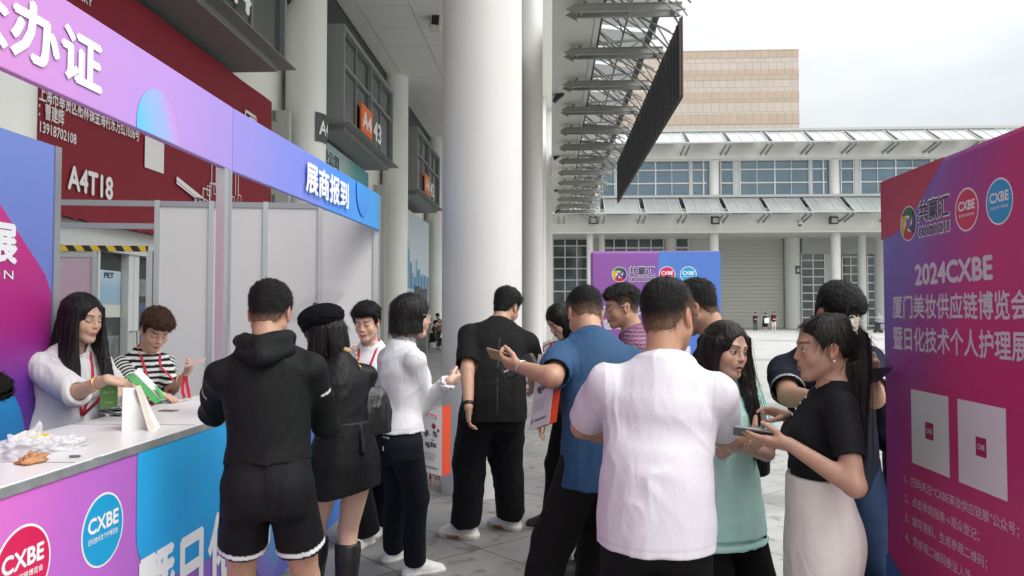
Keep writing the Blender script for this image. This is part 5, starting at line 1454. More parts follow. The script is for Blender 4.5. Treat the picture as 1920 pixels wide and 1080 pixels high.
def hand_prims(B, g, sd_):
    s = g.s * (1.0 if g.sex == 'm' else .95); W_ = g.wr[sd_]; D, Pn, curl, th, opn = g.hand[sd_]
    Sd = np.cross(D, Pn) * (1 if sd_ == -1 else -1)
    lo, hi = W_ - .02, W_ + .02; pts = [W_]
    sp_ = opn or 1.0
    fl = (.072, .080, .074, .058); so = (.027, .009, -.010, -.027)
    for i in range(4):
        b0 = W_ + D * .012 * s + Sd * so[i] * .55 * s
        b1 = W_ + (D * (.090 - abs(i - 1) * .004) + Sd * so[i] * sp_) * s
        B.cap(b0, b1, .0165 * s, .0120 * s, k=.014)
        cu = curl[i] if isinstance(curl[0], (tuple, list)) else curl
        ang = 0; p = b1; r = .0095 * s if i < 3 else .0082 * s
        for j, fr in enumerate((.45, .30, .25)):
            ang += cu[j]; d = D * math.cos(ang) + Pn * math.sin(ang) + Sd * so[i] * 2.2 * (sp_ - .6)
            p2 = p + nrm(d) * fl[i] * fr * s
            B.cap(p, p2, r * (1 - .1 * j), r * (1 - .1 * (j + 1)), k=.0035); p = p2
        pts.append(p)
    t0 = W_ + (D * .025 + Sd * .018 + Pn * .004) * s
    d1 = nrm(D * .65 + Sd * (.75 * th + .25) + Pn * (.55 * (1 - th) + .15)); t1 = t0 + d1 * .042 * s
    d2 = nrm(D * .85 + Sd * .45 * th + Pn * (.5 * (1 - th) + .1)); t2 = t1 + d2 * .032 * s; t3 = t2 + nrm(d2 + D * .2) * .025 * s
    B.cap(t0, t1, .0150 * s, .0115 * s, k=.012); B.cap(t1, t2, .0110 * s, .0095 * s, k=.005); B.cap(t2, t3, .0098 * s, .0075 * s, k=.004)
    g.fingertips = getattr(g, 'fingertips', {}); g.fingertips[sd_] = pts[1:] + [t3]; g.palm = getattr(g, 'palm', {}); g.palm[sd_] = W_ + D * .07 * s + Pn * .02 * s
    pts += [t3, t1, W_ + D * .09 * s]
    P = np.array(pts); return P.min(0) - .022, P.max(0) + .022

SHEAR = np.array([[1, 0, .45], [0, 1, -.35], [0, 0, 1]], f32)
def folds(seed, amp, sc=(7, 7, 3.5), sharp=1.0, fine=.25):
    def fn(P):
        w = (vnoise(P, (3, 3, 3), seed + 9) - .5)[:, None] * f32(.25)
        q = P + w
        a = np.abs(vnoise(q, sc, seed) - .5) * 2
        b = np.abs(vnoise(q + f32(.37), (sc[0] * 2.3, sc[1] * 2.3, sc[2] * 2.0), seed + 3) - .5) * 2
        q2 = P + w * f32(1.6); r = np.abs(vnoise(q2 @ SHEAR, (sc[0] * 1.3, sc[1] * 1.3, sc[2] * .45), seed + 17) - .5) * 2
        cre = np.power(1 - r, 4)
        return (amp * (np.power(a, .7) * 1.5 - .75) + amp * fine * 2 * (b - .5) - amp * .45 * cre).astype(f32)
    return fn
def shirt(g, name='shirt', hem=-.16, ex=.014, hemx=.0, sleeve=.62, sr=.02, sr_end=None, neck='crew', amp=.005, seed=1, mt=None, col=(.5, .5, .5), colf=None, h=.0065,
          bust=True, fold_sc=(6, 6, 2.6), carve=True, neckr=None, hemtilt=0, puff=0.0, cuff=False, k_arm=.03, waist=0.0, top=.53, drape=None):
    s = g.s; m_ = g.sex == 'm'
    T = Sdf()
    exf = (lambda hh_: (ex + hemx * np.clip((.15 - hh_) / .3, 0, 1.2) - waist * math.exp(-((hh_ - .13) / .08) ** 2)))
    T.loft(torso_secs(g, hem - .03, top - .005, ex=exf, n=12, drape=(drape if drape is not None else (1.0 if hem < -.03 else 0.0))), k=.02, capf=.3)
    if not m_ and bust:
        q, f_, l_, u_ = g.sp(.31)
        for sd_ in (1, -1): T.ell(q + f_ * .087 * s + l_ * sd_ * .062 * s, (.058 * s + ex * .5,) * 3, k=.05)
    q53, f53, l53, u53 = g.sp(.52)
    ft_ = 1 + (g.fat - 1) * .8
    T.ops.append(('n0',) * 5) if False else None
    qh, fh_, lh_, uh_ = g.sp(hem)
    T.clip(qh, -uh_ + f_tilt(fh_, hemtilt))
    g.hem_p, g.hem_n = qh, uh_
    ends = []
    for sd_ in (1, -1):
        S_, E, W_ = g.sh[sd_], g.el[sd_], g.wr[sd_]
        r0 = ((.052 if m_ else .042) * s * ft_) + min(sr, .012) + .3 * max(0, sr - .012); rs = sr_end if sr_end is not None else sr
        T.cap(q53 - u53 * .03 * s, S_ + u53 * .008 * s, (.045 if m_ else .036) * s + ex * .55, (.047 if m_ else .037) * s + ex * .55, k=.05)
        A_ = Sdf()
        rE = ((.041 if m_ else .034) * s * ft_) + rs; rW = ((.0275 if m_ else .0235) * s * ft_) + rs * .7
        if sleeve <= 1.0:
            end = S_ + (E - S_) * sleeve; rend = r0 + (rE - r0) * .55 * sleeve
            A_.chain([S_, S_ + (E - S_) * sleeve * .5, end + nrm(E - S_) * .03], [r0 + puff, (r0 + rend) / 2 + puff * .8, rend], k=.02); A_.clip(end, E - S_); ends.append((end, nrm(E - S_), rend))
        else:
            t = sleeve - 1.0; end = E + (W_ - E) * t; rend = rE + (rW - rE) * t
            A_.chain([S_, S_ + (E - S_) * .5, E], [r0 + puff * .6, (r0 + rE) / 2 + puff, rE + puff * .8], k=.02)
            A_.chain([E, (E + end) / 2, end + nrm(W_ - E) * (.0 if cuff else .03)], [rE + puff * .8, (rE + rend) / 2 + puff * .5, rend], k=.02)
            if not cuff: A_.clip(end, W_ - E)
            ends.append((end, nrm(W_ - E), rend))
        T.uni(A_, k=k_arm)
    if amp:
        ff = folds(seed, amp, fold_sc)
        def fm(P):
            m_ = np.ones(len(P), f32)
            for e_, d_, r_ in ends:
                m_ *= sstep((np.sqrt(((P - NA(e_)) ** 2).sum(1)) - r_ * .9) / .06)
            return ff(P) * m_
        T.disp(fm)
    if neck in ('crew', 'collar', 'hood', 'v', 'open'):
        r = neckr or ((.066 if m_ else .057) * s * (1 + (g.fat - 1) * .5)); nd = nrm(g.ntop - (q53 - u53 * .02))
        C = Sdf(); C.cap(q53 - u53 * (.0 if neck != 'v' else .01) + f53 * .012, q53 + nd * .3, r, r * 1.05, k=0)
        if neck in ('v', 'open'): C.cap(q53 + f53 * .04, q53 + f53 * .08 - u53 * (.10 if neck == 'v' else .05), r * .75, .012, k=.01)
        C.ops = [('u',) + o[1:] for o in C.ops]
        T.sub(C)
    if carve:
        for e, d, r in ends:
            C = Sdf(); C.cap(e - d * .02, e + d * .03, r - .009, r - .008, k=0); T.sub(C)
    g.shirt_sdf = T; g.ends = ends
    h_ = h
    def seams(V):
        c = colf(V) if colf else np.tile(np.asarray(col, f32), (len(V), 1))
        d = -((V - NA(qh)) @ NA(-uh_)); mk_ = np.exp(-((d - .022) / .0035) ** 2)
        for e_, d_, r_ in ends:
            q = V - NA(e_); dd = -(q @ NA(d_)); rad = np.sqrt((q * q).sum(1)); mk_ = np.maximum(mk_, np.exp(-((dd - .022) / .0035) ** 2) * (rad < r_ + .05))
        for sd_ in (1, -1):       # armhole seam
            q = V - NA(g.sh[sd_]); x = q @ NA(g.chestL) * sd_; mk_ = np.maximum(mk_, .7 * np.exp(-((x + .012) / .0035) ** 2) * (np.abs(q @ NA(g.chestU)) < .12))
        return c * (1 - .20 * mk_)[:, None]
    o = sdf_obj(name, T, h_, mt or M_cot, g.root, colf=seams)
    return o
def f_tilt(f, t): return f * t
def collar(g, mt, col, name='collar', rr=None, hgt=.04, drop=.02, openf=.5, tilt=.25):
    """folded shirt collar: a flaring band round the neck with two points in front"""
    q53, f53, l53, u53 = g.sp(.52); s = g.s; nd = nrm(g.ntop - (q53 - u53 * .02))
    r = rr or ((.064 if g.sex == 'm' else .055) * s * (1 + (g.fat - 1) * .5))
    f_ = nrm(f53 - nd * (f53 @ nd)); l_ = np.cross(nd, f_) if np.dot(np.cross(nd, f_), l53) > 0 else -np.cross(nd, f_)
    V = []; Fc = []; n = 40
    for i in range(n + 1):
        t = R(openf * 30) + (2 * math.pi - 2 * R(openf * 30)) * i / n       # 0 = front
        d = f_ * math.cos(t) + l_ * math.sin(t); fr = max(0, math.cos(t)); pk = math.exp(-((min(t, 2 * math.pi - t)) / .55) ** 2)
        c = q53 + f_ * .010 + nd * (.012 - .022 * fr)
        for rad, hz in ((r * 1.0, -.015), (r * 1.0, hgt * .62), (r * 1.06, hgt * .72), (r * 1.13, hgt * .62), (r * (1.30 + .16 * pk), -drop * .3 - drop * 1.0 * pk), (r * (1.27 + .16 * pk), -drop * .5 - drop * 1.0 * pk)):
            V.append(c + d * rad + nd * hz * 1.0)
    k = 6
    for i in range(n):
        for j in range(k - 1): Fc.append((i * k + j, (i + 1) * k + j, (i + 1) * k + j + 1, i * k + j + 1))
    V = np.array(V, f32); Q = np.array(Fc)
    c = np.tile(np.asarray(col, f32), (len(V), 1))
    o = np_mesh(name, V, Q, mt, g.root, c)
    md = o.modifiers.new('solid', 'SOLIDIFY'); md.thickness = .003; return o
def trousers(g, name='trousers', r=(.1, .075, .062), waist=.12, end=.98, mt=None, col=(.02, .02, .022), colf=None, amp=.004, seed=2, h=.007, ex=.010, sc=(6, 6, 4.5), knees=True, drape=0.0):
    s = g.s; T = Sdf(); ft_ = 1 + (g.fat - 1) * .6
    T.loft(torso_secs(g, -.12, waist + .02, ex=ex, n=6), k=.03, dens=2, capf=.3)
    q, f_, l_, u_ = g.sp(-.06)
    for sd_ in (1, -1):
        hp, K, A_, fd = g.hip[sd_], g.kn[sd_], g.an[sd_], g.ft[sd_]
        T.ell(q - f_ * .055 * s + l_ * sd_ * .07 * s, (.092 * s * ft_, .085 * s * ft_, .105 * s), k=.05)
        Lg = Sdf(); 
        E = K + (A_ - K) * end if end > 0 else None
        if end >= 0:
            mid = K + (A_ - K) * .45 - fd * .008
            Lg.chain([hp, hp + (K - hp) * .5, K], [r[0] * s * ft_, (r[0] * .55 + r[1] * .45) * s * ft_, r[1] * s * ft_], k=.03)
            Lg.chain([K, mid, K + (A_ - K) * min(1.0, end)], [r[1] * s * ft_, (r[1] * .5 + r[2] * .5) * s * ft_, r[2] * s * ft_], k=.03)
            Lg.clip(K + (A_ - K) * end, A_ - K)
        else:                                   # shorts: end = -fraction of the thigh
            e = hp + (K - hp) * -end
            Lg.chain([hp, e + nrm(K - hp) * .04], [r[0] * s * ft_, r[1] * s * ft_], k=.03); Lg.clip(e, K - hp)
            g.short_end = getattr(g, 'short_end', {}); g.short_end[sd_] = (e, nrm(K - hp), r[1] * s * ft_)
            C = Sdf(); C.cap(e - nrm(K - hp) * .03, e + nrm(K - hp) * .05, r[1] * s * ft_ - .012, r[1] * s * ft_ - .008, k=0)
            Lg.sub(C)
        T.uni(Lg, k=.022)
    qw, fw, lw, uw = g.sp(waist); T.clip(qw, uw)
    if amp: T.disp(folds(seed, amp, sc))
    g.trouser_sdf = T
    return sdf_obj(name, T, h, mt or M_cot, g.root, colf=colf, col=None if colf else col)
def shoes(g, col=(.6, .58, .55), sole=(.5, .48, .45), name='shoe', h=.006, chunky=1.0, sole_h=.026, high=0.0, colf=None, sides=(1, -1)):
    s = g.s
    for sd_ in sides:
        A_, fd = g.an[sd_], g.ft[sd_]; up = np.array([0, 0, 1.0]); lt = np.cross(up, fd)
        z0 = A_[2] - .085 * s; b = A_ * [1, 1, 0] + up * z0
        T = Sdf(); w = chunky
        hl, ba, to = b - fd * .045 * s, b + fd * .10 * s, b + fd * .165 * s
        T.chain([hl + up * .034 * s, b + fd * .03 * s + up * .036 * s, ba + up * .030 * s, to + up * .024 * s], [.040 * s * w, .040 * s * w, .046 * s * w, .034 * s * w], k=.02)
        T.chain([A_ + up * (.005 + high) * s - fd * .012 * s, b + up * .05 * s - fd * .01 * s], [.044 * s * w, .046 * s * w], k=.03)
        T.cap(A_ + up * .0 + fd * .02 * s, ba + up * .035 * s, .040 * s * w, .034 * s * w, k=.03)
        T.clip((0, 0, z0 + .004), (0, 0, -1)); T.clip(A_ + up * (.028 + high) * s, up)
        for k_ in range(4):       # lace ridges
            c = b + fd * (.055 + .022 * k_) * s + up * (.083 - .012 * k_) * s
            T.cap(c - lt * .022 * s, c + lt * .022 * s, .004, .004, k=.006)
        T.disp(lambda P, z0=z0: (np.where((P[:, 2] - z0) < sole_h, -.005, 0) + .0025 * (vnoise(P, (40, 40, 40), 3) - .5)).astype(f32))
        def cf(V, z0=z0, b=b, fd=fd):
            c = np.tile(np.asarray(col, f32), (len(V), 1)); m_ = (V[:, 2] - z0) < sole_h; c[m_] = sole
            n_ = vnoise(V, (22, 22, 22), 5); c *= (.86 + .22 * n_)[:, None]
            if colf: colf(c, V, (V - NA(b)) @ NA(fd) / s, V[:, 2] - z0)
            return c
        sdf_obj(name, T, h, M_shoe, g.root, colf=cf)
def hair(g, style='short', col=(.012, .010, .009), h=.004, tp=.024, side=.008, front=.068, nape=-.07, seed=1, buzz=0.0, locks=(), spiky=.5, quiff=0.0, mt=None, fade=None, part=None, name='hair', ear=True, extra=None, strand=1.0, opening=None, shell=(.092, .112, .102), cut=-.1, blades=2600, blen=None):
    Lc = Sdf()
    if style == 'short':
        Lc.ell((0, -.008, .035), (.0755, .0970, .0870), k=0)
        Lc.cap((0, -.030, -.02), (0, -.032, -.09), .0535 if g.sex == 'm' else .047, k=.02)
        ys_ = [-.11, -.075, -.05, -.032, -.012, .008, .016, .026, .036, .052, .075, .1]
        zs_ = [nape, nape, -.05, .0, .024, .018, -.014, -.012, .026, .05, front - .006, front]
        def dfn(P):
            x, y, z = P.T
            zl = np.interp(y, ys_, zs_).astype(f32) + f32(.012) * (vnoise(P, (60, 60, 60), seed + 5) - .5)
            m_ = sstep((z - zl + .004) / .03)
            up = sstep((z - .02) / .075)
            T_ = (side + (tp - side) * up) * (.25 + .75 * m_) + quiff * sstep((y - .03) / .05) * up
            sp1 = (vnoise(P, (190, 90, 90), seed) - .5) * .008 * spiky * (.35 + up) + (vnoise(P, (60, 34, 34), seed + 2) - .5) * .007 * spiky * up + (vnoise(P, (330, 180, 180), seed + 8) - .5) * .004
            return -T_ + sp1, (zl - z) * .9
        def wrap(P, base=Lc):
            d = base_eval(P); a, b = dfn(P); return np.maximum(d + a, b)
        base = Sdf(); base.ops = list(Lc.ops); base_eval = base.eval
        Lc = Sdf(); Lc.ops = [('u', wrap, np.array([-.14, -.16, -.14], f32), np.array([.14, .17, .19], f32), 0)]
    else:
        a, b, c = shell
        sh = Sdf(); sh.ell((0, -.014, .030), (a, b, c), k=0)
        if style == 'bob': sh.loft([((0, -.02, .04), (1, 0, 0), (0, 1, 0), a, b), ((0, -.022, -.02), (1, 0, 0), (0, 1, 0), a * 1.03, b * .98), ((0, -.02, cut), (1, 0, 0), (0, 1, 0), a * 1.02, b * .92)], k=.02); sh.clip((0, 0, cut), (0, .12, -1))
        if style == 'pulled': pass
        op = opening or ((0, .105, -.045), (.058, .085, .105))
        sh.ell(op[0], op[1], k=.012, op='s')
        if style in ('pulled',):
            def cutf(P):
                x, y, z = P.T
                zl = np.interp(y, [-.12, -.08, -.05, -.03, -.012, .012, .022, .034, .052, .075, .1], [-.075, -.075, -.04, .002, .02, .012, -.005, .022, .046, .064, .068]).astype(f32)
                return (zl - z) * .9
            sh.ops.append(('c', cutf, None, None, 0))
        if part is not None:
            sh.cap((part, .10, .13), (part, -.02, .142), .006, k=.012, op='s')
        sh.disp(lambda P: (.006 * strand * (vnoise(P, (90, 26, 26), seed) - .5) + .0035 * strand * (vnoise(P, (260, 60, 60), seed + 3) - .5)).astype(f32))
        Lc = sh
        if extra: extra(Lc)
    W_ = xform(Lc, g.ho, g.hM, g.hs)
    # hanging locks: frame turned with the head's yaw only, z is world up
    M2 = np.array([g.Lh, g.Fh, [0, 0, 1.0]])
    for lk in locks:
        D_ = Sdf()
        D_.loft([(p[:3], (1, 0, 0) if len(p) < 6 else p[5], (0, 1, 0) if len(p) < 6 else p[6], p[3], p[4]) for p in lk], k=.01, dens=3, capf=.5)
        D_.disp(lambda P: (.008 * strand * (vnoise(P, (120, 120, 5), seed) - .5) + .007 * strand * (vnoise(P, (42, 42, 4), seed + 4) - .5) + .004 * (vnoise(P, (300, 300, 9), seed + 6) - .5)).astype(f32))
        W_.uni(xform(D_, g.ho, M2, g.hs), k=.02)
    base_c = np.asarray(col, f32)
    def cf(V):
        P = (((V - NA(g.ho)) @ g.hM.T.astype(f32)) / g.hs).astype(f32)
        n_ = vnoise(V, (60, 60, 60) if style == 'short' else (150, 150, 8), seed + 1); c = base_c[None] * (.65 + .7 * n_)[:, None]
        if fade is not None:
            zl = np.interp(P[:, 1], [-.11, -.05, -.02, .03, .1], [nape, -.04, .02, .0, front]).astype(f32)
            t = (1 - sstep((P[:, 2] - zl) / fade)) * (np.abs(P[:, 0]) + np.maximum(0, -P[:, 1]) > .05)
            c = c * (1 - .55 * t[:, None]) + np.asarray(g.tone, f32) * .55 * t[:, None] * .7
        if isinstance(extra, tuple): pass
        return c
    lo, hi = W_.bounds(); V, Q = polygonize(W_, h, lo, hi); C = cf(V.astype(f32))
    # loose hairs over the surface: fine curved blades combed from the crown
    rs = np.random.RandomState(seed * 13 + len(V) % 97); nV = np.zeros_like(V)
    fn_ = np.cross(V[Q[:, 2]] - V[Q[:, 0]], V[Q[:, 3]] - V[Q[:, 1]])
    for k_ in range(4): np.add.at(nV, Q[:, k_], fn_)
    nV /= np.linalg.norm(nV, axis=1)[:, None] + 1e-9
    n_st = blades; I = rs.randint(0, len(V), n_st); p, nn = V[I], nV[I]
    wh = g.ho + (np.array([.01, -.055 if style == 'short' else -.03, .12]) * g.hs) @ g.hM
    if style != 'short':
        pl = ((p - g.ho) @ g.hM.T) / g.hs; ok = ~((pl[:, 1] > .035) & (np.abs(pl[:, 0]) < .078) & (pl[:, 2] < .085) & (pl[:, 2] > -.14))
        p, nn, I = p[ok], nn[ok], I[ok]; n_st = len(p)
    t = p - wh
    if style == 'short': t = t / (np.linalg.norm(t, axis=1)[:, None] + 1e-6) + g.hM[1] * .25 + rs.randn(n_st, 3) * .35
    else: t = np.where((p[:, 2] < g.ho[2] + .03)[:, None], np.array([[0, 0, -1.0]]), t / (np.linalg.norm(t, axis=1)[:, None] + 1e-6)) + rs.randn(n_st, 3) * .05
    t -= nn * (t * nn).sum(1)[:, None]; t /= np.linalg.norm(t, axis=1)[:, None] + 1e-6
    ln = (blen or (.020 if style == 'short' else .045)) * (.5 + rs.rand(n_st))[:, None]; lift = (.30 if style == 'short' else .045) * (.3 + rs.rand(n_st))[:, None] * (1 if style != 'short' else min(1, .5 + spiky * .5))
    sd_ = np.cross(t, nn); wd = .0008 if style == 'short' else .0009
    p0 = p - nn * .002; p1 = p + t * ln * .5 + nn * ln * lift * .6; p2 = p + t * ln + nn * ln * lift * .75 + np.array([0, 0, -1]) * ln * .10
    BV = np.stack([p0 - sd_ * wd, p0 + sd_ * wd, p1 - sd_ * wd * .8, p1 + sd_ * wd * .8, p2 - sd_ * wd * .15, p2 + sd_ * wd * .15], 1).reshape(-1, 3)
    b0 = len(V) + np.arange(n_st)[:, None] * 6; BQ = np.concatenate([b0 + np.array([[0, 1, 3, 2]]), b0 + np.array([[2, 3, 5, 4]])])
    BC = np.repeat(C[I] * (.6 + .9 * rs.rand(n_st))[:, None], 6, 0)
    return np_mesh(name, np.concatenate([V, BV]), np.concatenate([Q, BQ]), mt or (M_hairs if style == 'short' else M_hair), g.root, np.concatenate([C, BC]))
def hl(g, x, y, z):          # head-local point to world
    return g.ho + (np.array([x, y, z]) * g.hs) @ g.hM
def glasses(g, mt, shape='round', rw=.0012):
    m = MB(); lens = MB()
    for sd_ in (1, -1):
        ring = []
        for i in range(25):
            t = 2 * math.pi * i / 24; a, b = math.cos(t), math.sin(t)
            if shape != 'round': a = math.copysign(abs(a) ** .6, a); b = math.copysign(abs(b) ** .6, b)
            ring.append(Vector(hl(g, sd_ * .032 + .025 * a, .106 - .010 * abs(sd_ * .032 + .025 * a) / .05, .000 + .019 * b)))
        m.tube(ring, rw, 6, cap=False); lens.ngon(ring[:-1])
        m.tube([Vector(hl(g, sd_ * .057, .096, .008)), Vector(hl(g, sd_ * .080, .06, .010)), Vector(hl(g, sd_ * .083, -.005, .012)), Vector(hl(g, sd_ * .081, -.025, -.006))], rw, 6)
    m.tube([Vector(hl(g, .008, .109, .004)), Vector(hl(g, 0, .112, .007)), Vector(hl(g, -.008, .109, .004))], rw, 6)
    o = m.build('glasses', mt, g.root, smooth='all'); LOC[o.name] = Vector(g.root.location)
    lens.build('lens', M_glasslens, o, auto='keep')
def bracelet(g, sd_, t, mt, r=.03, rw=.003, name='bracelet', flat=False, wdt=.02):
    E, W_ = g.el[sd_], g.wr[sd_]; d = nrm(W_ - E); c = E + (W_ - E) * t
    u = nrm(np.cross(d, [0, 0, 1.0]) + 1e-4); v = np.cross(d, u); m = MB(); n = 28
    ring = [Vector(c + (u * math.cos(2 * math.pi * i / n) + v * math.sin(2 * math.pi * i / n)) * r) for i in range(n + 1)]
    if flat: m.ribbon(ring, [(p - Vector(c)) for p in ring], wdt, .003)
    else: m.tube(ring, rw, 8, cap=False)
    return m.build(name, mt, g.root, smooth='all')
def trace(sdf, p, d, n=60, off=.003):
    p = np.asarray(p, float); d = nrm(d)
    for _ in range(n):
        v = float(sdf.eval(np.array([p], f32))[0])
        if v < off: break
        p = p + d * max(min(v - off * .5, .02), .002)
    return p
def lanyard(g, low=.12, w=.016, sdf=None, mt=None, back=True, sideoff=.0, name='lanyard', spread=.06):
    """strap round the neck lying on the garment, meeting at chest height `low`"""
    sdf = sdf or g.shirt_sdf; s = g.s; allS = Sdf(); allS.ops = list(sdf.ops)
    lo, hi = g.sdf.bounds()
    full = Sdf(); full.ops.append(('u', lambda P: np.minimum(sdf.eval(P), g.sdf.eval(P)), lo, hi, 0))
    m = MB(); e = {}
    for sd_ in (1, -1):
        pts = []; ups = []
        for i in range(13):
            t = i / 12; h = .50 + (low - .50) * t; x = sd_ * (spread * (1 - t) + .004) * s + sideoff * t
            q, f_, l_, u_ = g.sp(h); p = trace(full, q + l_ * x + f_ * .30, -f_); pts.append(p); ups.append(f_ + u_ * .4 * (1 - t))
        q, f_, l_, u_ = g.sp(.53)
        top_ = trace(full, q + l_ * sd_ * (spread + .006) * s + u_ * .05 + f_ * .0, -u_)
        bk = trace(full, q + l_ * sd_ * spread * .75 * s - f_ * .25 + u_ * .02, f_)
        seq = [bk, top_] + pts; un = [-f_ + u_ * .6, u_] + ups
        if sd_ == 1: first = (trace(full, q - f_ * .25 + u_ * .015, f_), -f_ + u_ * .4)
        seq = [first[0]] + seq; un = [first[1]] + un
        m.ribbon([Vector(p) for p in seq], [Vector(u) for u in un], w, .002); e[sd_] = pts[-1]
    o = m.build(name, mt or M_lan, g.root, smooth='all')
    g.lany_end = (e[1] + e[-1]) / 2
    return o
# ------------------------------------------------------------------ people
BLK = (.0075, .0075, .0085); HBLK = (.0065, .0055, .005)
def edge_line(c, V, pts, w, col, r=.2):
    """recolour a band of width w next to the cut planes pts=(point, normal, radius)"""
    for p, n, rr_ in pts:
        q = V - NA(p); d = q @ NA(n); rad = np.sqrt(np.maximum((q * q).sum(1) - d * d, 0))
        for a, b in w: c[(d < -a) & (d > -b) & (rad < rr_ + .06)] = col

# 1 heavyset man in the white T-shirt
g = figure(label='heavyset man in a plain white T-shirt seen from behind', sex='m', fat=1.02, shw=1.02, face=-8, bend=-4, lean=3, hunch=12, head=(-34, 12, 5), top=(1252, 531, 2.75), hs=1.06,
           shup=.012, armL=dict(w=(1195, 832, 3.05), e=(1082, 818, 2.93)), armR=dict(w=(1404, 826, 3.02), e=(1356, 824, 2.86), dir=(.35, .9, .15), palm=(-.6, .1, .7)), tone=(.44, .245, .16))
G_tee = g
body(g)
shirt(g, ex=.020, hemx=.008, hem=-.085, sleeve=.80, sr=.020, sr_end=.030, col=(.64, .605, .66), mt=M_thin, amp=.009, fold_sc=(6, 6, 1.7), h=.0055)
trousers(g, col=BLK)
hair(g, col=HBLK, tp=.014, side=.007, nape=-.062, spiky=.45, fade=.07)
shoes(g, col=(.05, .05, .05))

# 2 man in the black hoodie and shorts
g = figure(label='man at the counter in a black hooded top and black shorts with white hems', sex='m', fat=.93, shw=1.02, face=12, bend=4, lean=5, hunch=14, head=(8, 22, 0), top=(511, 538, 3.27), hs=1.02,
           armL=dict(w=(450, 748, 3.6), e=(398, 772, 3.26)), armR=dict(w=(560, 752, 3.6), e=(606, 772, 3.26)), tone=(.45, .255, .17), feet=[(-1.28, 3.10, 25), (-.99, 3.14, -5)])
G_hood = g
body(g)
def hoodcol(V):
    c = np.tile(np.asarray((.0075, .008, .0085), f32), (len(V), 1))
    for sd_ in (1, -1):
        S_, E = G_hood.sh[sd_], G_hood.el[sd_]; p = S_ + (E - S_) * .34
        q = V - NA(p); d = q @ NA(nrm(E - S_)); out_ = q @ NA(nrm(G_hood.L * sd_ - G_hood.F * 1.2))
        lat = q @ NA(nrm(np.cross(E - S_, G_hood.L * sd_ - G_hood.F * 1.2)))
        c[(np.abs(d) < .0055) & (out_ > .02) & (np.abs(lat) < .026)] = (.62, .62, .62)
    return c
shirt(g, name='hooded_top', ex=.016, hemx=.008, hem=.065, sleeve=1.86, sr=.014, neck='hood', colf=hoodcol, mt=M_smooth, amp=.009, fold_sc=(7, 7, 4.0), h=.006, neckr=.072, cuff=True)
hd = Sdf(); q, f_, l_, u_ = g.sp(.50)
hd.chain([q + l_ * .085 + f_ * .05 + u_ * .035, q + l_ * .098 - f_ * .03 + u_ * .045, q + l_ * .06 - f_ * .095 + u_ * .02, q - f_ * .115 + u_ * .0, q - l_ * .06 - f_ * .095 + u_ * .02, q - l_ * .098 - f_ * .03 + u_ * .045, q - l_ * .085 + f_ * .05 + u_ * .035], [.02, .027, .034, .037, .034, .027, .02], k=.03)
hd.chain([q + l_ * .10 - f_ * .07 - u_ * .02, q - f_ * .135 - u_ * .065, q - l_ * .10 - f_ * .07 - u_ * .02], [.018, .034, .018], k=.035)
hd.disp(folds(5, .007, (9, 9, 12)))
sdf_obj('hood', hd, .006, M_smooth, g.root, col=(.0075, .008, .0085))
def shortcol(V):
    c = np.tile(np.asarray(BLK, f32), (len(V), 1))
    edge_line(c, V, list(G_hood.short_end.values()), ((.008, .026),), (.68, .68, .70)); return c
g.short_end = {}
s_ = trousers(g, name='shorts', r=(.098, .104, .1), waist=.10, end=-.64, colf=shortcol, ex=.013, amp=.006, mt=M_smooth, sc=(7, 7, 2.2), h=.006)
hair(g, col=HBLK, tp=.020, side=.010, nape=-.07, spiky=.6, fade=.03)
shoes(g, col=(.05, .05, .05))

# 3 woman in the beret
g = figure(label='woman in black dress, black beret with net veil and tall black boots', sex='f', fat=.98, face=35, lean=10, hunch=16, head=(80, 24, 4), top=(590, 588, 3.95),
           armL=dict(w=(560, 750, 4.2), e=(585, 770, 3.95)), armR=dict(w=(605, 765, 4.2), e=(664, 775, 3.90)), tone=(.56, .36, .27),
           feet=[(-1.28, 4.10, 48), (-1.06, 3.98, 30)])
G_ber = g
body(g, eyes='down')
shirt(g, name='dress_top', ex=.010, hem=.08, hemx=.0, sleeve=1.9, sr=.016, neck='open', col=BLK, mt=M_sat, amp=.006, cuff=True, fold_sc=(8, 8, 5))
SK = Sdf(); secs = []
for t in np.linspace(0, 1, 7):
    h = .16 - t * .365; sh, rx, ry = sec_at(g.S, max(h, -.05)); q, f_, l_, u_ = g.sp(max(h, -.2)); q = np.array([q[0], q[1], g.sp(0)[0][2] + h * g.s])
    secs.append((q + f_ * .02 * t, g.L, g.F, rx + .012 + .008 * t, ry + .014 + .012 * t))
SK.loft(secs, k=.02, capf=.3); SK.clip(secs[-1][0] + np.array([0, 0, .02]), (0.1, .1, -1)); SK.disp(folds(8, .007, (8, 8, 3)))
sdf_obj('skirt', SK, .0065, M_sat, g.root, col=BLK)
BL_ = Sdf()
q, f_, l_, u_ = g.sp(.145); BL_.loft([(q - u_ * .02, l_, f_, .142, .108), (q + u_ * .02, l_, f_, .138, .105)], k=.01, capf=.15); BL_.cap(q - f_ * .10 - l_ * .05, q - f_ * .12 - l_ * .05 - u_ * .12, .012, .016, k=.01)
sdf_obj('waist_sash', BL_, .006, M_sat, g.root, col=(.008, .008, .009))
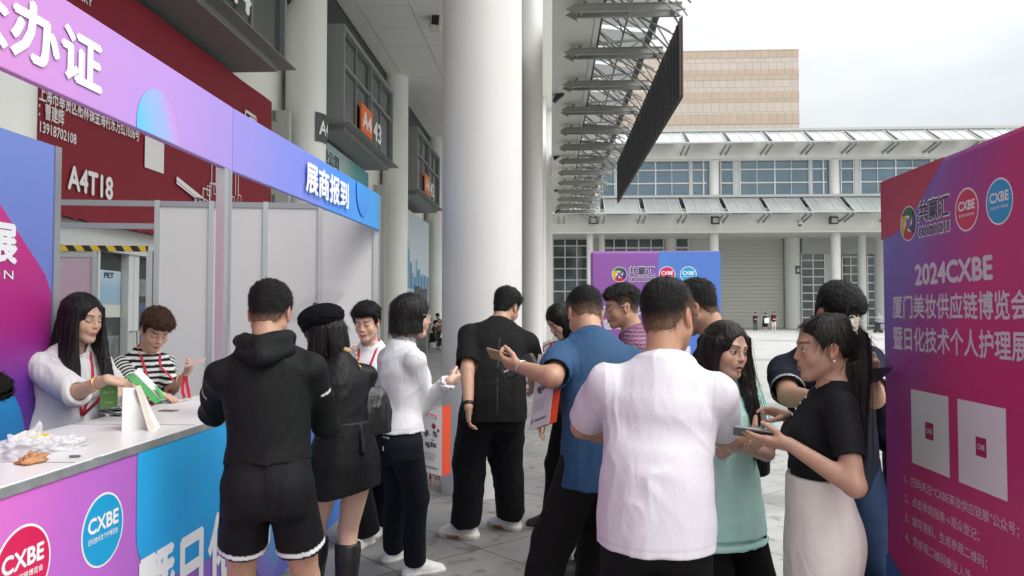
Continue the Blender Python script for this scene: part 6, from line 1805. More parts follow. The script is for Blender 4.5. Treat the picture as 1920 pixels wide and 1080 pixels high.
for sd_ in (1, -1):
    BT = Sdf(); K, A_, fd = g.kn[sd_], g.an[sd_], g.ft[sd_]
    tp_ = K + (A_ - K) * .16
    BT.chain([tp_ - (A_ - K) * .06, K + (A_ - K) * .36 - fd * .012, A_], [.066, .064, .046], k=.02); BT.clip(tp_, K - A_)
    BT.cap(A_ - g.U * .03, A_ - g.U * .045 + fd * .13, .045, .034, k=.03); BT.clip((0, 0, .004), (0, 0, -1)); BT.disp(folds(sd_ + 3, .003, (10, 10, 8)))
    sdf_obj('boot', BT, .0065, mat('boot_leather', (.012, .012, .013), .42, attr=True, var=.1, bump=.15, bscale=60), g.root, col=(.010, .010, .011))
hair(g, 'long', col=HBLK, locks=[[(.072, -.01, .03, .03, .05), (.078, .0, -.08, .03, .05), (.07, .03, -.18, .028, .04), (.06, .04, -.24, .016, .02)], [(-.07, -.03, .03, .03, .06), (-.078, -.03, -.08, .034, .055), (-.07, -.02, -.18, .03, .045), (-.06, -.0, -.25, .016, .02)], [(0, -.075, .03, .085, .045), (0, -.09, -.06, .09, .045), (0, -.085, -.14, .085, .04), (0, -.08, -.20, .06, .02)]])
BE = Sdf(); BE.ell((0, -.025, .085), (.113, .128, .072), np.array([[1, 0, 0], [0, .97, .22], [0, -.22, .97]]), k=0); BE.ell((0, -.01, .055), (.089, .108, .04), k=.03)
BE.disp(lambda P: (.0022 * np.sin(np.hypot(P[:, 0], P[:, 1] + .02) * 560) + .005 * (vnoise(P, (16, 16, 16), 4) - .5)).astype(f32))
be = sdf_obj('beret', xform(BE, g.ho, g.hM, g.hs), .0035, mat('black_wool', (.01, .01, .011), .9, attr=True, bump=.6, bscale=240, spec=.1), g.root, col=(.006, .006, .007)); LOC[be.name] = Vector(g.root.location)
vm = MB(); rr = random.Random(5)       # net veil standing up from the beret
def veil_pt(u, v):      # u along the arc, v outwards
    a = math.pi * (.06 + .88 * u); r = .075 + .055 * math.sin(math.pi * u) + .018 * math.sin(u * 17) * v
    return Vector(hl(g, .02 * math.sin(9 * u + 3 * v) + .025 * (v - .5), -.02 + .17 * math.cos(a) * (.72 + .38 * v), .10 + (.035 + .085 * v) * math.sin(a) ** .6 + .006 * math.sin(u * 21)))
nu, nv = 22, 5
for i in range(nu):
    for j in range(nv):
        p = veil_pt(i / nu, j / nv)
        for di, dj in ((1, 1), (1, -1)):
            if 0 <= j + dj <= nv: vm.tube([p, veil_pt((i + di) / nu, (j + dj) / nv)], .0004, 3, cap=False)
vm.build('net_veil', M_black, be)
vm = MB(); vm.tube([hl(g, 0, -.03, .14), hl(g, .012, -.03, .158), hl(g, .0, -.02, .166), hl(g, -.012, -.03, .158), hl(g, 0, -.03, .142)], .008, 6); vm.build('bow', M_black, be, smooth='all')
o = lanyard(g, low=.30, sdf=g.shirt_sdf)
SC = Sdf(); q, f_, l_, u_ = g.sp(.515); SC.chain([q - l_ * .07 + f_ * .02 - u_ * .0, q - l_ * .045 - f_ * .045 + u_ * .03, q + l_ * .02 - f_ * .06 + u_ * .045], [.014, .016, .012], k=.01)
sdf_obj('neck_scarf', SC, .004, mat('gold_scarf', (.5, .36, .2), .5, attr=True, var=.5, vscale=60), g.root, col=(.45, .30, .16))

# 4 short-haired woman in white behind the group
g = figure(label='short-haired woman in a white top with a red lanyard facing the camera beside the booth', sex='f', face=170, lean=2, hunch=10, head=(172, 12, -3), top=(684, 573, 5.15), hs=1.03,
           armL=dict(w=(640, 800, 5.3)), armR=dict(w=(700, 790, 5.2)), tone=(.56, .345, .25), feet=[(gnd(706, 998).x, gnd(706, 998).y, 190), (gnd(686, 1024).x, gnd(686, 1024).y, 155)])
body(g, hh=.0026, eyes='down', lip=(.42, .08, .07))
shirt(g, ex=.02, hem=-.06, sleeve=.8, sr=.03, sr_end=.04, col=(.66, .65, .68), mt=M_thin, amp=.006)
trousers(g, r=(.105, .098, .10), col=(.008, .008, .011), end=.95, amp=.006, ex=.006)
shoes(g, col=(.62, .60, .56), sole=(.60, .58, .55))
hair(g, col=HBLK, tp=.028, side=.016, front=.055, nape=-.065, spiky=1.3, quiff=.008)
lanyard(g, low=.18)
m = MB(); ring = [trace(g.sdf, g.sp(.49)[0] + (g.sp(.49)[1] * math.cos(a) + g.sp(.49)[2] * math.sin(a)) * .16, -(g.sp(.49)[1] * math.cos(a) + g.sp(.49)[2] * math.sin(a)) + np.array([0, 0, .1])) for a in np.linspace(-1.3, 1.3, 14)]
m.tube([Vector(p) for p in ring], .0022, 6, cap=False); m.build('necklace', M_gold, g.root, smooth='all')

# 5 woman in the white blouse
g = figure(label='bob-haired woman in a white ruffled blouse and dark jeans turned to the right', sex='f', face=-48, lean=2, hunch=8, head=(-66, 6, 0), top=(776, 553, 4.4), fat=1.0, hs=1.02,
           armL=dict(w=(800, 740, 4.75), e=(722, 765, 4.6)), armR=dict(w=(829, 726, 4.30), e=(797, 782, 4.42), dir=(.5, .85, .1), palm=(-.5, .4, .3), curl=(1.0, 1.0, .6)), tone=(.56, .35, .265),
           feet=[(-1.02, 5.0, -40), (gnd(778, 1080).x + .0, gnd(778, 1080).y, -62)])
G_blo = g
body(g, lip=(.45, .09, .09))
shirt(g, name='blouse', ex=.022, hem=.02, hemx=.02, sleeve=1.86, sr=.018, sr_end=.016, neck='crew', col=(.64, .625, .655), mt=M_thin, amp=.008, fold_sc=(9, 9, 4.5), puff=.005, h=.006, cuff=True)
for sd_ in (1, -1):
    CU = Sdf(); W_, E = g.wr[sd_], g.el[sd_]; d = nrm(W_ - E); CU.cap(W_ - d * .055, W_ - d * .004, .038, .043, k=.01); CU.clip(W_ - d * .006, d); CU.disp(lambda P: (.006 * np.sin(vnoise(P, (70, 70, 70), 2) * 12)).astype(f32))
    sdf_obj('ruffled_cuff', CU, .0045, M_thin, g.root, col=(.64, .625, .655))
RC = Sdf(); q, f_, l_, u_ = g.sp(.535); ringp = [q + (l_ * math.cos(a) + f_ * math.sin(a)) * .056 + u_ * .012 for a in np.linspace(0, 2 * math.pi, 13)]
RC.chain(ringp, [.010] * 13, k=.01); RC.disp(lambda P: (.005 * np.sin(vnoise(P, (60, 60, 60), 4) * 14)).astype(f32)); sdf_obj('ruffled_collar', RC, .004, M_thin, g.root, col=(.64, .625, .655))
trousers(g, name='jeans', r=(.100, .072, .068), waist=.05, col=(.008, .009, .016), end=.97, mt=M_denim, amp=.0035, ex=.012)
shoes(g, col=(.66, .65, .62), sole=(.66, .65, .63))
hair(g, 'bob', col=(.009, .008, .0075), shell=(.090, .108, .100), cut=-.098, opening=((0, .120, -.05), (.066, .072, .115)))
lanyard(g, low=.12, spread=.052)
glasses(g, M_silver)
m = MB(); q, f_, l_, u_ = g.sp(.0)
for (du, dl, w_, h_) in ((.0, .02, .045, .004), (-.06, .07, .004, .012)):
    p = trace(g.trouser_sdf, q - f_ * .3 - l_ * (.09 - dl * .0) + u_ * du, f_); m.obox(Vector(p), Vector(l_) * w_, Vector(f_) * .002, Vector(u_) * h_)
m.build('jeans_label', mat('label_grey', (.4, .38, .38), .5), g.root)

# 6 man in the black shirt
g = figure(label='tall man in black short-sleeved shirt, black cargo trousers and cream white trainers', sex='m', fat=1.04, face=10, lean=17, hunch=20, bend=-9, head=(-30, 26, 0), top=(958, 548, 5.55), shw=1.02,
           armL=dict(w=(878, 752, 5.0), e=(876, 704, 5.08), dir=(.0, .12, -1), palm=(1, .2, 0), curl=(.35, .5, .4)), armR=dict(w=(1000, 740, 5.95)), tone=(.45, .26, .175),
           feet=[(gnd(868, 1012).x + .02, gnd(868, 1012).y + .03, 72), (gnd(956, 1000).x, gnd(956, 1000).y + .1, 50)])
G_bs = g
body(g)
shirt(g, ex=.028, hemx=.02, hem=-.10, sleeve=.86, sr=.034, sr_end=.044, neck='collar', col=(.0095, .009, .009), mt=M_cot, amp=.010, fold_sc=(7, 7, 3))
collar(g, M_cot, (.013, .0125, .012))
m = MB()
qq = [trace(g.shirt_sdf, g.sp(h)[0] - g.sp(h)[1] * .35, g.sp(h)[1]) for h in np.linspace(.36, -.08, 12)]
m.ribbon([Vector(p) for p in qq], [-Vector(g.F)] * 12, .012, .002); m.build('back_seam', mat('black_seam', (.013, .013, .013), .8), g.root, smooth='all')
trousers(g, r=(.118, .105, .095), col=(.009, .0095, .012), end=.93, amp=.009, mt=M_cot, ex=.016, sc=(7, 7, 5))
shoes(g, col=(.66, .64, .58), sole=(.62, .58, .50), chunky=1.18, sole_h=.04, colf=lambda c, V, t, z: c.__setitem__((z < .034) & (t > .03) & (t < .12), (.36, .16, .06)))
hair(g, col=HBLK, tp=.026, side=.014, nape=-.075, spiky=1.0)
o = bracelet(g, 1, .93, M_black, .034, .006, 'wristwatch', True, .022); LOC[o.name] = Vector(g.root.location)
E, W_ = g.el[1], g.wr[1]; c = Vector(E + (W_ - E) * .93); m = MB(); m.obox(c + Vector((-.034, -.012, 0)), (.006, 0, 0), (0, .019, 0), (0, 0, .021)); m.build('watch_face', mat('watch_glass', (.01, .01, .012), .1), o, bevel=.004)

# 7 man in the blue polo shirt
g = figure(label='man in a blue polo shirt and black trousers seen from behind', sex='m', fat=.97, shw=.96, face=24, lean=10, hunch=24, bend=-3, head=(18, 34, -6), top=(1092, 552, 3.85),
           armL=dict(w=(982, 690, 3.46), e=(1036, 708, 3.27), dir=(-.75, .45, .18), palm=(.35, .6, .7), curl=(.5, .55, .4), thumb=.4), armR=dict(w=(1150, 760, 4.25), e=(1175, 740, 3.8)), tone=(.45, .255, .17),
           feet=[(-.12, 3.72, 25), (.17, 3.95, 0)])
G_blue = g
body(g)
def polo_cf(base, line, bands=((.004, .009), (.014, .019))):
    def cf(V):
        c = np.tile(np.asarray(base, f32), (len(V), 1))
        if line: edge_line(c, V, cur.ends, bands, line)
        return c
    return cf
cur = g
shirt(g, name='polo_shirt', ex=.022, hemx=.012, hem=-.13, sleeve=.80, sr=.030, sr_end=.034, neck='collar', col=(.028, .072, .150), mt=M_smooth, amp=.009, fold_sc=(7, 7, 2.4))
collar(g, M_smooth, (.026, .066, .140))
trousers(g, r=(.108, .090, .080), col=(.010, .0095, .010), end=.97, amp=.006, ex=.014, sc=(6, 6, 3))
shoes(g, col=(.02, .02, .02))
hair(g, col=HBLK, tp=.018, side=.007, nape=-.06, spiky=.5, fade=.08)
bracelet(g, 1, .98, M_silver, .031, .003)

# 8 hidden woman between them
g = figure(label='dark-haired woman mostly hidden between the black shirt and the blue polo shirt', sex='f', face=150, lean=8, hunch=14, head=(118, 34, 0), top=(1036, 574, 5.45), tone=(.52, .33, .25),
           feet=[(gnd(1040, 980).x + .05, 5.75, 100), (gnd(1040, 980).x - .02, 5.9, 95)])
body(g, eyes='down')
shirt(g, ex=.02, hem=-.05, sleeve=1.8, sr=.02, col=(.02, .02, .025), amp=.004)
trousers(g, r=(.1, .08, .075), col=BLK); shoes(g, col=(.015, .015, .015), sole=(.02, .02, .02))
hair(g, 'bob', col=HBLK, shell=(.088, .106, .098), cut=-.12, opening=((0, .110, -.045), (.060, .075, .105)), part=.01)

# 9 man in the plaid shirt
g = figure(label='man with thin metal glasses and short hair in a purple checked shirt facing left', sex='m', face=85, lean=4, hunch=14, head=(98, 10, 0), top=(1160, 540, 4.75), tone=(.44, .25, .165), fat=1.02,
           feet=[(.20, 4.78, 100), (.05, 5.0, 95)], armL=dict(w=(1100, 760, 4.9)), armR=dict(w=(1110, 740, 5.1)))
body(g, hh=.0026, eyes='down', lip=(.34, .14, .12))
def plaid(V):
    P = V - NA(g.root.location); x = P @ NA(g.L); y = P @ NA(g.F); z = P[:, 2]
    c = np.tile(np.asarray((.20, .085, .145), f32), (len(V), 1)); u = np.floor((x + y) / .0115) % 2; v = np.floor(z / .0115) % 2
    c = np.where((u + v)[:, None] == 2, np.asarray((.085, .035, .09), f32), c); c = np.where((u + v)[:, None] == 0, np.asarray((.32, .19, .25), f32), c)
    return c
shirt(g, ex=.02, hem=-.12, sleeve=1.85, sr=.024, neck='collar', colf=plaid, amp=.0065, h=.0055)
collar(g, M_cot, (.17, .08, .14))
trousers(g, col=(.010, .010, .014), r=(.105, .085, .075)); shoes(g, col=(.022, .022, .024), sole=(.6, .6, .6), sole_h=.018)
hair(g, col=HBLK, tp=.026, side=.006, front=.058, nape=-.06, spiky=.9, fade=.07, quiff=.004)
glasses(g, M_silver)

# 10 man in the black polo behind
g = figure(label='man with dark glasses in a black polo shirt behind the white T-shirt man', sex='m', face=75, lean=3, hunch=14, head=(66, 24, 0), top=(1288, 536, 3.9), tone=(.45, .26, .175), fat=1.05)
cur = g
body(g, eyes='down')
shirt(g, name='polo_shirt', ex=.02, hem=-.12, sleeve=.8, sr=.03, neck='collar', colf=polo_cf((.011, .012, .013), (.6, .6, .6)), amp=.0065)
collar(g, M_cot, (.011, .012, .013))
trousers(g, col=BLK); shoes(g, col=(.02, .02, .02))
hair(g, col=HBLK, tp=.024, side=.009, nape=-.07, spiky=.7, fade=.04)
glasses(g, M_black, 'square', .0017)

# 11 girl in the mint T-shirt
g = figure(label='long-haired girl in a loose mint green T-shirt and black track trousers', sex='f', face=-160, lean=0, hunch=8, head=(-149, 6, 6), top=(1368, 606, 3.2), tone=(.55, .345, .255), fat=.98, hs=.98, neckl=.55, shup=.02,
           armL=dict(w=(1394, 838, 2.98), e=(1432, 836, 3.16), dir=(.2, -.95, .15), palm=(0, .2, 1)), armR=dict(w=(1395, 826, 2.90), e=(1338, 850, 3.20), dir=(.9, -.35, .05), palm=(-.1, .35, .9)), feet=[(.86, 3.22, -150), (.66, 3.18, 190)])
G_girl = g
body(g, hh=.0021, mouth=.9, lip=(.40, .13, .12), brow=(.05, .035, .03))
cur = g
shirt(g, ex=.030, hemx=.036, hem=-.245, sleeve=.92, sr=.045, sr_end=.058, col=(.54, .86, .77), amp=.009, fold_sc=(7, 7, 2.4))
def track(V):
    c = np.tile(np.asarray(BLK, f32), (len(V), 1))
    for sd_ in (1, -1):
        hp, K, A_ = G_girl.hip[sd_], G_girl.kn[sd_], G_girl.an[sd_]; ab = A_ - hp
        t = np.clip(((V - NA(hp)) @ NA(ab)) / (ab @ ab), 0, 1); q = V - (NA(hp) + t[:, None] * NA(ab)); lat = q @ NA(G_girl.L) * sd_; fr = q @ NA(G_girl.F)
        c[(lat > .045) & (np.abs(fr) < .010)] = (.50, .44, .32); c[(lat > .045) & (np.abs(fr) > .014) & (np.abs(fr) < .019)] = (.5, .44, .32)
    return c
trousers(g, name='track_trousers', r=(.105, .088, .078), colf=track, amp=.0065, h=.006); shoes(g, col=(.6, .6, .6))
hair(g, 'long', col=(.011, .0075, .0065), shell=(.089, .108, .100), part=.012, opening=((0, .112, -.033), (.057, .082, .112)), h=.0035  , locks=[
    [(.074, .035, .055, .016, .04), (.082, .03, -.04, .016, .045), (.078, .05, -.14, .024, .04), (.062, .10, -.25, .032, .024), (.055, .118, -.36, .026, .014), (.05, .118, -.46, .010, .008)],
    [(.055, .02, -.06, .02, .04), (.04, .09, -.20, .014, .014), (.03, .125, -.30, .008, .008)],
    [(-.076, .0, .05, .018, .05), (-.084, -.01, -.05, .022, .055), (-.085, -.015, -.13, .03, .05), (-.075, -.03, -.22, .03, .035)],
    [(0, -.07, .02, .07, .04), (0, -.09, -.10, .085, .04), (0, -.10, -.25, .08, .03), (0, -.10, -.38, .05, .02)]])
hm = MB(); rr = random.Random(2)      # loose strands
for k in range(26):
    x0 = .05 + .04 * rr.random(); y0 = .03 + .05 * rr.random(); pts = []
    dx, dy = (rr.random() - .4) * .07, rr.random() * .05
    for i in range(7):
        t = i / 6; z = -.05 - .42 * t * (.7 + .3 * rr.random()) if i else .0
        p = g.ho + g.hs * (g.Lh * (x0 + dx * t * t) + g.Fh * (y0 + .085 * math.sin(t * 1.6) + dy * t) + np.array([0, 0, z])); pts.append(Vector(p))
    hm.tube(pts, [.0009] * 6 + [.0003], 4, cap=False)
hm.build('loose_strand', mat('hair_strand', (.012, .008, .007), .4), g.root, smooth='all')['kind'] = 'stuff'
bracelet(g, -1, .97, mat('pearl_string', (.7, .65, .6), .25), .026, .003)
q, f_, l_, u_ = g.sp(.2)

# 12 woman with the ponytail
g = figure(label='woman with long ponytail, cream scrunchie, black top and white skirt', sex='f', face=82, lean=-8, hunch=0, head=(86, 5, 0), top=(1540, 592, 2.72), tone=(.43, .245, .175), fat=.98, shw=1.0, hs=.97, neckl=.6, shup=.035,
           armL=dict(w=(1482, 834, 2.56), e=(1596, 872, 2.48), dir=(-.96, .25, .10), palm=(.05, .5, .85), curl=(.10, .20, .15), thumb=.3), armR=dict(w=(1497, 806, 2.92), e=(1545, 868, 2.95), dir=(-.85, -.12, .30), palm=(-.35, -.3, -.9), curl=[(.2, .4, .2), (.9, .9, .5), (1.0, .9, .5), (1.0, .9, .5)], thumb=.2))
G_pony = g
body(g, hh=.0024, lip=(.34, .09, .09), legs=False)
shirt(g, name='top', ex=.009, hem=.10, hemx=.0, sleeve=.66, sr=.012, sr_end=.014, neck='crew', col=(.009, .009, .012), amp=.0035, mt=M_smooth, neckr=.052, h=.0055)
SK = Sdf(); secs = []
for t in np.linspace(0, 1, 9):
    h = .185 - t * .95; sh, rx, ry = sec_at(g.S, max(h, -.05)); q = np.array([*g.sp(0)[0][:2], g.sp(0)[0][2] + h * g.s])
    k_ = max(0, -h - .05) / .6
    secs.append((q + g.F * (sh + .0) * g.s, g.L, g.F, (rx * g.s * 1.06 + .020) * (1 - .12 * k_), (ry * g.s * 1.0 + .014) * (1 - .10 * k_)))
SK.loft(secs, k=.02, capf=.3)
for sd_ in (1, -1): SK.ell(g.sp(-.05)[0] - g.F * .045 + g.L * sd_ * .06, (.080, .076, .11), k=.06)
SK.clip(secs[0][0], (0, 0, 1)); SK.clip(secs[-1][0], (0, 0, -1)); zw = float(secs[0][0][2]); fo12 = folds(12, .006, (7, 7, 2)); SK.disp(lambda P: fo12(P) * sstep((zw - P[:, 2]) / .10))
sdf_obj('skirt', SK, .006, M_smooth, g.root, col=(.78, .73, .70))
shoes(g, col=(.5, .5, .48))
def pony_extra(Lc):
    pass
hair(g, 'pulled', col=(.010, .0075, .0065), shell=(.083, .103, .094), h=.0035, opening=((0, .128, -.06), (.07, .06, .11)), strand=.7, locks=[
    [(0, -.085, .065, .03, .03), (0, -.115, .05, .034, .034), (0, -.125, -.03, .045, .040), (0, -.12, -.14, .05, .036), (0, -.115, -.26, .045, .03), (.0, -.12, -.36, .03, .02), (.0, -.12, -.42, .012, .010)],
    [(.03, -.08, -.06, .02, .02), (.035, -.075, -.12, .012, .012), (.03, -.08, -.15, .006, .006)]])
SR = Sdf(); ringp = [hl(g, .034 * math.cos(a), -.098 - .012 * math.sin(a), .062 + .040 * math.sin(a)) for a in np.linspace(0, 2 * math.pi, 15)]
SR.chain(ringp, [.016] * 15, k=.01); SR.disp(lambda P: (.004 * np.sin(vnoise(P, (48, 48, 48), 3) * 16)).astype(f32))
sdf_obj('scrunchie', SR, .003, M_thin, g.root, col=(.70, .64, .53))
m = MB(); m.tube([hl(g, .081, -.006, -.044), hl(g, .084, -.006, -.046), hl(g, .087, -.006, -.044)], [.003, .0048, .003], 10); m.build('earring', mat('pearl', (.75, .72, .68), .15), g.root, smooth='all')
hm = MB(); rr = random.Random(6)
for k in range(22):
    a = rr.random(); pts = []
    for i in range(6):
        t = i / 5; p = hl(g, .02 * (rr.random() - .5) + (.03 + .03 * a) * (k % 2) - .02, .085 - .17 * t, .075 + .045 * math.sin(t * 2.6) + .010 * rr.random()); pts.append(Vector(p))
    hm.tube(pts, .0006, 4, cap=False)
for k in range(16):
    pts = []; ox, oy = (rr.random() - .5) * .09, (rr.random() - .5) * .08
    for i in range(7):
        t = i / 6; pts.append(Vector(g.ho + g.hs * (g.Lh * (ox * (1 + .2 * t)) + g.Fh * (-.12 + oy) + np.array([0, 0, .04 - .48 * t]))))
    hm.tube(pts, [.0009] * 6 + [.0003], 4, cap=False)
hm.build('loose_strand', mat('hair_strand', (.012, .008, .007), .4), g.root, smooth='all')['kind'] = 'stuff'
m = MB(); q, f_, l_, u_ = g.sp(.46); 
for i in range(4): p = trace(g.shirt_sdf, q + f_ * .3 - u_ * .022 * i, -f_); m.tube([Vector(p), Vector(p + f_ * .004)], [.004, .002], 8)
m.build('pearl_button', mat('pearl', (.75, .72, .68), .15), g.root)

# 13 man in the navy polo
g = figure(label='man in navy polo shirt with white sleeve piping looking down at his phone', sex='m', face=176, lean=1, hunch=8, bend=-7, head=(-158, 36, 0), top=(1592, 547, 3.4), tone=(.46, .265, .18), fat=1.04, hs=1.04,
           armR=dict(w=(1532, 750, 3.12), e=(1480, 748, 3.3), palm=(0, 1, .4)), armL=dict(w=(1634, 718, 3.08), e=(1640, 758, 3.28), dir=(-.1, -.25, .95), palm=(-.4, .9, 0), curl=(.6, .6, .4)), feet=[(1.46, 3.42, -170), (1.22, 3.42, 190)])
G_navy = g; cur = g
body(g, eyes='down')
shirt(g, name='polo_shirt', ex=.020, hem=-.13, sleeve=.80, sr=.028, sr_end=.032, neck='collar', colf=polo_cf((.010, .012, .022), (.62, .62, .64)), amp=.0065, h=.0055)
collar(g, M_cot, (.010, .012, .022))
trousers(g, name='jeans', col=(.018, .034, .075), mt=M_denim, r=(.105, .085, .075)); shoes(g, col=(.3, .3, .3))
hair(g, col=HBLK, tp=.024, side=.010, front=.058, nape=-.065, spiky=.5)

# 14 person behind the panel
g = figure(label='person in a black jacket hidden behind the right display panel, one elbow showing', sex='m', face=170, top=(1738, 560, 3.62), armR=dict(w=(1705, 868, 3.45), e=(1668, 815, 3.62)), tone=(.45, .26, .18))
body(g, legs=True)
shirt(g, name='jacket', ex=.022, hem=-.14, sleeve=1.9, sr=.028, col=(.008, .009, .013), cuff=True)
trousers(g, col=BLK); shoes(g, col=(.02, .02, .02)); hair(g, col=HBLK)

# 15 long-haired staff woman
g = figure(label='staff woman with long straight black hair in a white puff-sleeved blouse', sex='f', face=-118, lean=5, hunch=8, head=(-106, 10, 0), top=(160, 553, 3.9), tone=(.56, .36, .26), fat=1.06, hs=1.03,
           armR=dict(w=(234, 696, 3.58), e=(146, 738, 3.72), dir=(.85, .35, -.25), palm=(-.3, .2, -.9), curl=(.5, .6, .4)), armL=dict(w=(262, 706, 3.86), e=(222, 746, 4.05), dir=(.5, -.5, -.5), palm=(.3, -.3, -.8), curl=(.5, .5, .4)))
G_long = g
body(g, hh=.0025, eyes='down', lip=(.42, .13, .11))
shirt(g, name='blouse', ex=.026, hem=-.20, hemx=.05, sleeve=1.10, sr=.03, sr_end=.022, neck='v', col=(.66, .645, .65), mt=M_thin, amp=.009, fold_sc=(10, 10, 5), puff=.012, h=.006)
trousers(g, col=(.02, .02, .022)); shoes(g)
hair(g, 'long', col=(.0075, .0068, .0065), shell=(.089, .108, .100), part=.0, h=.0035, opening=((0, .118, -.035), (.056, .075, .115)), locks=[
    [(-.070, .015, .05, .022, .06), (-.082, .01, -.05, .022, .062), (-.088, .02, -.16, .026, .062), (-.092, .035, -.28, .032, .058), (-.09, .045, -.37, .034, .05), (-.088, .05, -.41, .026, .04)],
    [(.070, .015, .05, .022, .06), (.080, .015, -.05, .020, .055), (.078, .05, -.16, .026, .04), (.07, .10, -.28, .032, .022), (.06, .115, -.36, .03, .014)],
    [(0, -.07, .02, .07, .045), (0, -.095, -.10, .085, .045), (0, -.11, -.25, .085, .035), (0, -.11, -.36, .07, .025)]])
lanyard(g, low=.17, spread=.05)
p = Vector(g.lany_end); bd = np.array(pt(205, 728, 3.70))
m = MB(); m.ribbon([p, (p + Vector(bd)) / 2 + Vector((.01, -.01, 0)), Vector(bd) + Vector((0, 0, .02))], [Vector((.4, -1, 0))] * 3, .016, .002); m.build('lanyard_tail', M_lan, g.root)
m = MB(); q = Vector(bd); U2 = Vector((.85, .5, 0)).normalized(); m.obox(q + Vector((.01, -.02, -.035)), U2 * .038, Vector((.5, -.85, 0)) * .0015, (0, 0, .058), 0)
nn = Vector((.5, -.85, 0)).normalized()
if True:
    O = q + Vector((.01, -.02, -.035)) + nn * .003
    m.text('展会工作', O + Vector((0, 0, .012)), U2, V, width=.05, height=.011, bold=.01, mi=1, align='C'); m.text('工作证', O + Vector((0, 0, -.038)), U2, V, width=.036, height=.012, bold=.01, mi=1, align='C')
m.build('badge_card', [mat('badge_green', (.06, .17, .03), .4), mat('badge_text', (.35, .45, .22), .5)], g.root, auto='keep')
bracelet(g, -1, .72, M_gold, .033, .0035)

# 16 striped staff woman
g = figure(label='short-haired staff woman in a black and white striped top behind the counter', sex='f', face=-125, lean=6, hunch=14, head=(-133, 30, 6), top=(302, 588, 4.7), tone=(.55, .34, .25), hs=1.04,
           armL=dict(w=(348, 704, 4.58), e=(320, 742, 4.72), dir=(.55, -.1, .6), palm=(-.5, -.3, .3), curl=(.6, .6, .4)), armR=dict(w=(318, 746, 4.30), e=(270, 748, 4.45), dir=(.95, .1, -.25), palm=(0, .1, -1), curl=(.2, .3, .2)))
G_str = g
body(g, hh=.0025, eyes='down', lip=(.42, .14, .12))
def stripes(V):
    hs_ = np.linspace(-.2, .56, 60); pts = np.array([g.sp(h)[0] for h in hs_]); 
    u = V @ NA(g.sp(.25)[3]); n_ = np.floor(u / .0165) % 2
    c = np.where(n_[:, None] == 0, np.asarray((.012, .012, .014), f32), np.asarray((.68, .67, .66), f32))
    for sd_ in (1, -1):
        S_, E = g.sh[sd_], g.el[sd_]; ab = E - S_; q = V - NA(S_); t = q @ NA(ab) / (ab @ ab); r = np.sqrt((np.maximum((q - t[:, None] * NA(ab)) ** 2, 0)).sum(1)); lat = q @ NA(g.chestL) * sd_
        m_ = (r < .085) & (lat > -.005) & (t > -.2)
        n2 = np.floor((t * np.linalg.norm(ab)) / .0165) % 2
        c = np.where((m_ & (n2 == 0))[:, None], np.asarray((.012, .012, .014), f32), np.where((m_ & (n2 == 1))[:, None], np.asarray((.68, .67, .66), f32), c))
    return c
shirt(g, name='striped_top', ex=.014, hem=-.16, sleeve=.94, sr=.022, sr_end=.026, neck='crew', colf=stripes, amp=.004, h=.0042)
trousers(g, col=BLK); shoes(g)
hair(g, col=(.060, .026, .016), tp=.028, side=.016, front=.050, nape=-.065, spiky=1.0, quiff=.012)
lanyard(g, low=.10)
bracelet(g, 1, .86, M_gold, .028, .003); bracelet(g, -1, .90, M_silver, .029, .004, 'wristwatch')
m = MB(); m.tube([hl(g, -.081, -.006, -.040), hl(g, -.086, -.006, -.043)], [.004, .003], 8); m.build('earring', mat('pearl', (.75, .72, .68), .15), g.root)

# 17 seated man at far left
g = figure(label='man with dark wavy hair and glasses sitting behind the counter at the far left edge', sex='m', face=-75, lean=14, hunch=20, head=(-85, 26, 0), top=(-34, 704, 3.25), sit=.60, tone=(.45, .26, .18), feet=[(-2.6, 3.2, -80), (-2.55, 3.0, -80)])
body(g, eyes='down', legs=False)
shirt(g, name='sweater', ex=.02, hem=-.10, sleeve=1.9, sr=.024, col=(.014, .014, .016), cuff=True, mt=cloth('knit', .95, .1, .6, 160), amp=.006)
trousers(g, col=BLK, waist=.08)
hair(g, col=HBLK, tp=.040, side=.026, front=.05, nape=-.06, spiky=1.8, quiff=.02)
glasses(g, M_black, 'square', .0018)
m = MB(); q = g.sp(-.1)[0]; m.box(q[0] - .2, q[0] + .2, q[1] - .2, q[1] + .2, .42, .46)
for a in (-1, 1):
    for b in (-1, 1): m.tube([(q[0] + a * .17, q[1] + b * .17, .42), (q[0] + a * .19, q[1] + b * .19, 0)], .014, 8)
T = thing('stool', 'dark stool under the seated man at the far left', 'stool', (q[0], q[1], 0)); m.build('seat', M_black, T)
# ------------------------------------------------------------------ things held
def box_thing(name, label, cat, c, ax, ay, az, mats, part='casing', bevel=.004, grp=None):
    T = thing(name, label, cat, Vector(c), grp); m = MB(); m.obox(c, ax, ay, az); m.build(part, mats, T, bevel=bevel); return T
M_screen = mat('phone_screen', (.10, .12, .13), .08)
